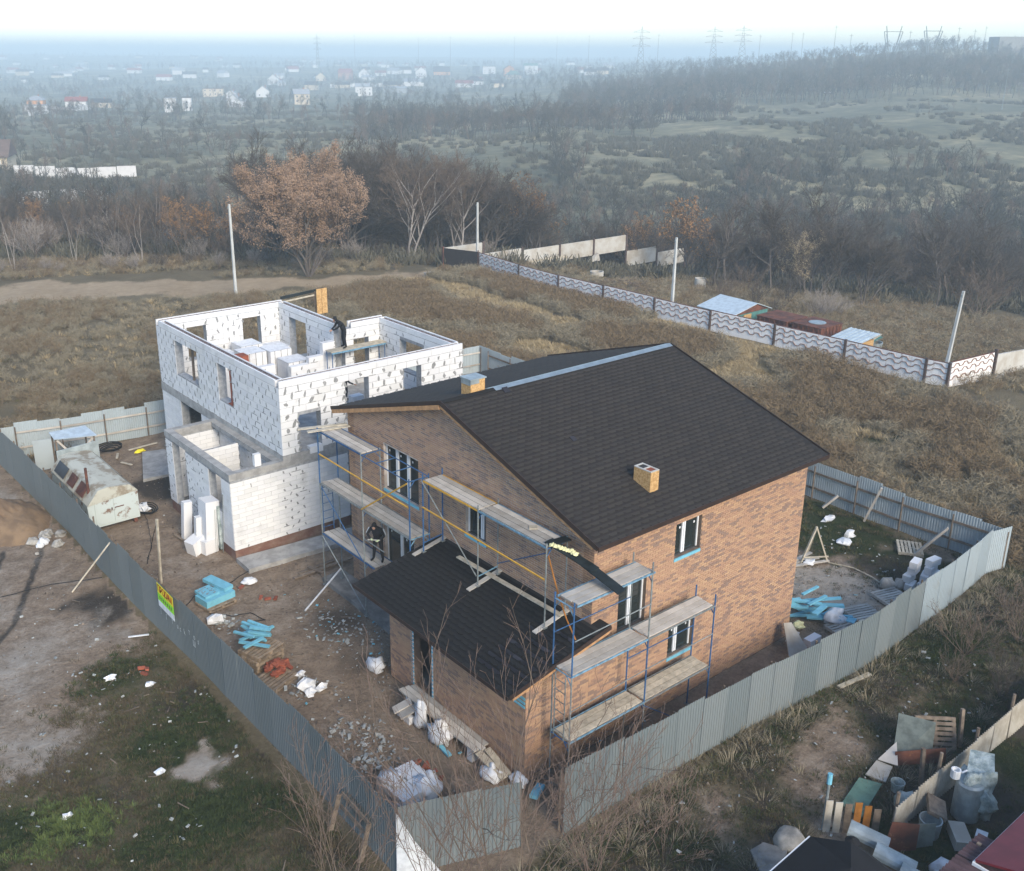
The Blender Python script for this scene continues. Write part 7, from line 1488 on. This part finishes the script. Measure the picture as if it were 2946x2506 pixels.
for wm, rm in (('f_white', 'r_grey'), ('f_white', 'r_red'), ('f_cream', 'r_dark'), ('f_white', 'r_dark')):
    protos.append((MB().box(-6, -5, -2, 6, 5, 4.5).mesh('wall', MT[wm]), MB().add([(-6.5, -5.5, 4.5), (6.5, -5.5, 4.5), (6.5, 5.5, 4.5), (-6.5, 5.5, 4.5), (-6.5, 0, 8), (6.5, 0, 8)], [(0, 1, 5, 4), (2, 3, 4, 5), (1, 2, 5), (3, 0, 4)]).mesh('roof', MT[rm])))
rr = random.Random(9)
for k in range(95):
    if k < 65: d, tt = rr.uniform(1250, 2700), rr.uniform(-.5, -.06)
    else: d, tt = rr.uniform(1000, 2200), rr.uniform(-.2, .12)
    x, y = fromdt(d, tt); t = thing('hillside_house', 'small pale house in haze on the far hillside', 'house', (x, y, TH(x, y)), 'houses on the far hillside'); s = rr.uniform(.6, 1.1); t.scale = (s*rr.uniform(.8, 1.8), s, s); t.rotation_euler = (0, 0, YAW-pi/2+rr.uniform(-.5, .5))
    for nm, me in zip(('wall', 'roof'), rr.choice(protos)): o = bpy.data.objects.new(nm, me); COL.objects.link(o); o.parent = t
# ---------------------------------------------------------------- pylons, masts, car, long building
def beamset(label, name, cat, base, mat, beams, r, group=None):
    m = MB()
    for a, b in beams: m.tube((base[0]+a[0], base[1]+a[1], base[2]+a[2]), (base[0]+b[0], base[1]+b[1], base[2]+b[2]), r, n=4)
    return m.build(name, mat, label=label, cat=cat, group=group)
U = Vector((R2.x, R2.y, 0))
def lat(d, t): x, y = fromdt(d, t); return (x, y, TH(x, y))
for k, (t_, lab) in enumerate(((.384, 'V shaped pylon nearer the middle of the ridge'), (.421, 'V shaped pylon next to the long building on the ridge'))):
    b = lat(690, t_); H0 = 38-b[2]; P = lambda u, z: tuple(U*u+Vector((0, 0, z)))
    beamset(lab, 'pylon', 'pylon', b, MT['grey_st'], [(P(0, 0), P(-5.0, H0)), (P(0, 0), P(5.0, H0)), (P(-6, H0*.86), P(6, H0*.86)), (P(-6, H0*.86), P(-1.0, 0)), (P(6, H0*.86), P(1.0, 0)), (P(-3, H0*.55), P(-4.3, H0*.8)), (P(3, H0*.55), P(4.3, H0*.8))], .28, 'V shaped pylons')
def tower(lab, d, t_, top, wd):
    b = lat(d, t_); H0 = top-b[2]; P = lambda u, z, v=0: tuple(U*u+Vector((F2.x, F2.y, 0))*v+Vector((0, 0, z))); q = []
    for s in (-1, 1):
        q += [(P(s*wd*.5, 0), P(s*wd*.12, H0*.75)), (P(s*wd*.12, H0*.75), P(0, H0))]
        for z in (.62, .76, .88): q += [(P(0, H0*z), P(s*wd*(1.25-z*.5), H0*z)), (P(0, H0*(z+.05)), P(s*wd*(1.25-z*.5), H0*z))]
    for k in range(7): z0, z1 = H0*k/9, H0*(k+1)/9; w0, w1 = wd*.5*(1-k/9), wd*.5*(1-(k+1)/9); q += [(P(-w0, z0), P(w1, z1)), (P(w0, z0), P(-w1, z1))]
    beamset(lab, 'lattice_tower', 'pylon', b, MT['grey_st'], q, max(.12, d*.00016), 'lattice power line towers')
tower('lattice tower standing alone against the sky in the middle', 900, .149, 42.5, 8.5); tower('left of the pair of lattice towers on the wooded ridge', 980, .217, 44.5, 9); tower('second lattice tower of the pair on the wooded ridge', 960, .244, 45, 9); tower('small lattice mast above the far village', 1500, -.155, 45, 6)
for k, (d, t_, top) in enumerate(((1500, -.12, 44), (1500, -.06, 41), (1400, -.03, 41), (1500, .03, 43), (1400, .07, 42), (1200, .10, 40), (1000, .165, 38), (900, .26, 36), (850, .29, 37), (800, .30, 36), (760, .33, 40), (740, .345, 34), (720, .40, 36), (700, .445, 38), (680, .46, 36), (760, .47, 40), (420, .497, 16))):
    b = lat(d, t_); m = MB().tube((b[0], b[1], b[2]-1), (b[0], b[1], top), .18+d*.00006, .1+d*.00004, 5); c = Vector((b[0], b[1], top-1.2)); m.tube(c-U*1.2, c+U*1.2, .1+d*.00004, n=4); m.build('power_mast', MT['grey_st'], label='thin dark mast on the hazy skyline', cat='mast', group='masts on the skyline')
b = lat(760, .50); t = thing('long_building', 'long dark grey building on the ridge at the right edge', 'building', b)
for a, bb, h0, h1, nm in ((-16, 8, -4, 10, 'tall_block'), (8, 75, -4, 6, 'low_block')): MB().obox((b[0]+U.x*(a+bb)/2, b[1]+U.y*(a+bb)/2, b[2]+(h0+h1)/2), U*(bb-a)/2, Vector((F2.x, F2.y, 0))*8, (0, 0, (h1-h0)/2)).build(nm, MT['r_grey'] if nm == 'low_block' else MT['conc_dk'], t)
MB().obox((b[0]+U.x*42, b[1]+U.y*42, b[2]+6.4), U*34, Vector((F2.x, F2.y, 0))*8.5, (0, 0, .35)).build('roof', MT['r_dark'], t)
car = thing('parked_car', 'white car parked on the meadow below the far wood', 'car', (0, 0, 0))
MB().add([(-2.1, -.85, .35), (2.1, -.85, .35), (2.1, .85, .35), (-2.1, .85, .35), (-2.1, -.85, .85), (2.0, -.85, .8), (2.0, .85, .8), (-2.1, .85, .85), (-1.9, -.8, .95), (1.0, -.8, .95), (1.0, .8, .95), (-1.9, .8, .95)], [(3, 2, 1, 0), (0, 1, 5, 4), (1, 2, 6, 5), (2, 3, 7, 6), (3, 0, 4, 7), (4, 5, 9, 8), (5, 6, 10, 9), (6, 7, 11, 10), (7, 4, 8, 11), (8, 9, 10, 11)]).build('body', MT['frame'], car)
MB().add([(-1.8, -.74, .955), (.9, -.74, .955), (.9, .74, .955), (-1.8, .74, .955), (-1.4, -.62, 1.42), (.2, -.62, 1.42), (.2, .62, 1.42), (-1.4, .62, 1.42)], [(4, 5, 6, 7), (0, 1, 5, 4), (1, 2, 6, 5), (2, 3, 7, 6), (3, 0, 4, 7)]).build('cabin_glass', MT['glass'], car); MB().box(-1.4, -.62, 1.422, .2, .62, 1.46).build('roof', MT['frame'], car)
for x in (-1.3, 1.3):
    for y in (-.86, .86): MB().tube((x, y-.1, .32), (x, y+.1, .32), .32, n=12).build('wheel', MT['cable'], car)
car.location = (446.8, 283.7, TH(446.8, 283.7)+.1); car.rotation_euler = (0, 0, YAW-pi/2+.2)
# ---------------------------------------------------------------- haze
t = bpy.data.materials.new('haze_air'); t.use_nodes = True; n = t.node_tree; n.nodes.clear()
pv = n.nodes.new('ShaderNodeVolumePrincipled'); pv.inputs['Color'].default_value = (.76, .915, 1.0, 1); pv.inputs['Density'].default_value = HAZE; pv.inputs['Anisotropy'].default_value = .0
ou = n.nodes.new('ShaderNodeOutputMaterial'); n.links.new(pv.outputs[0], ou.inputs['Volume'])
hb = MB().box(-12500, -12500, -60, 12500, 12500, 47).build('haze', t, label='thin blue haze filling the valley air', kind='stuff')
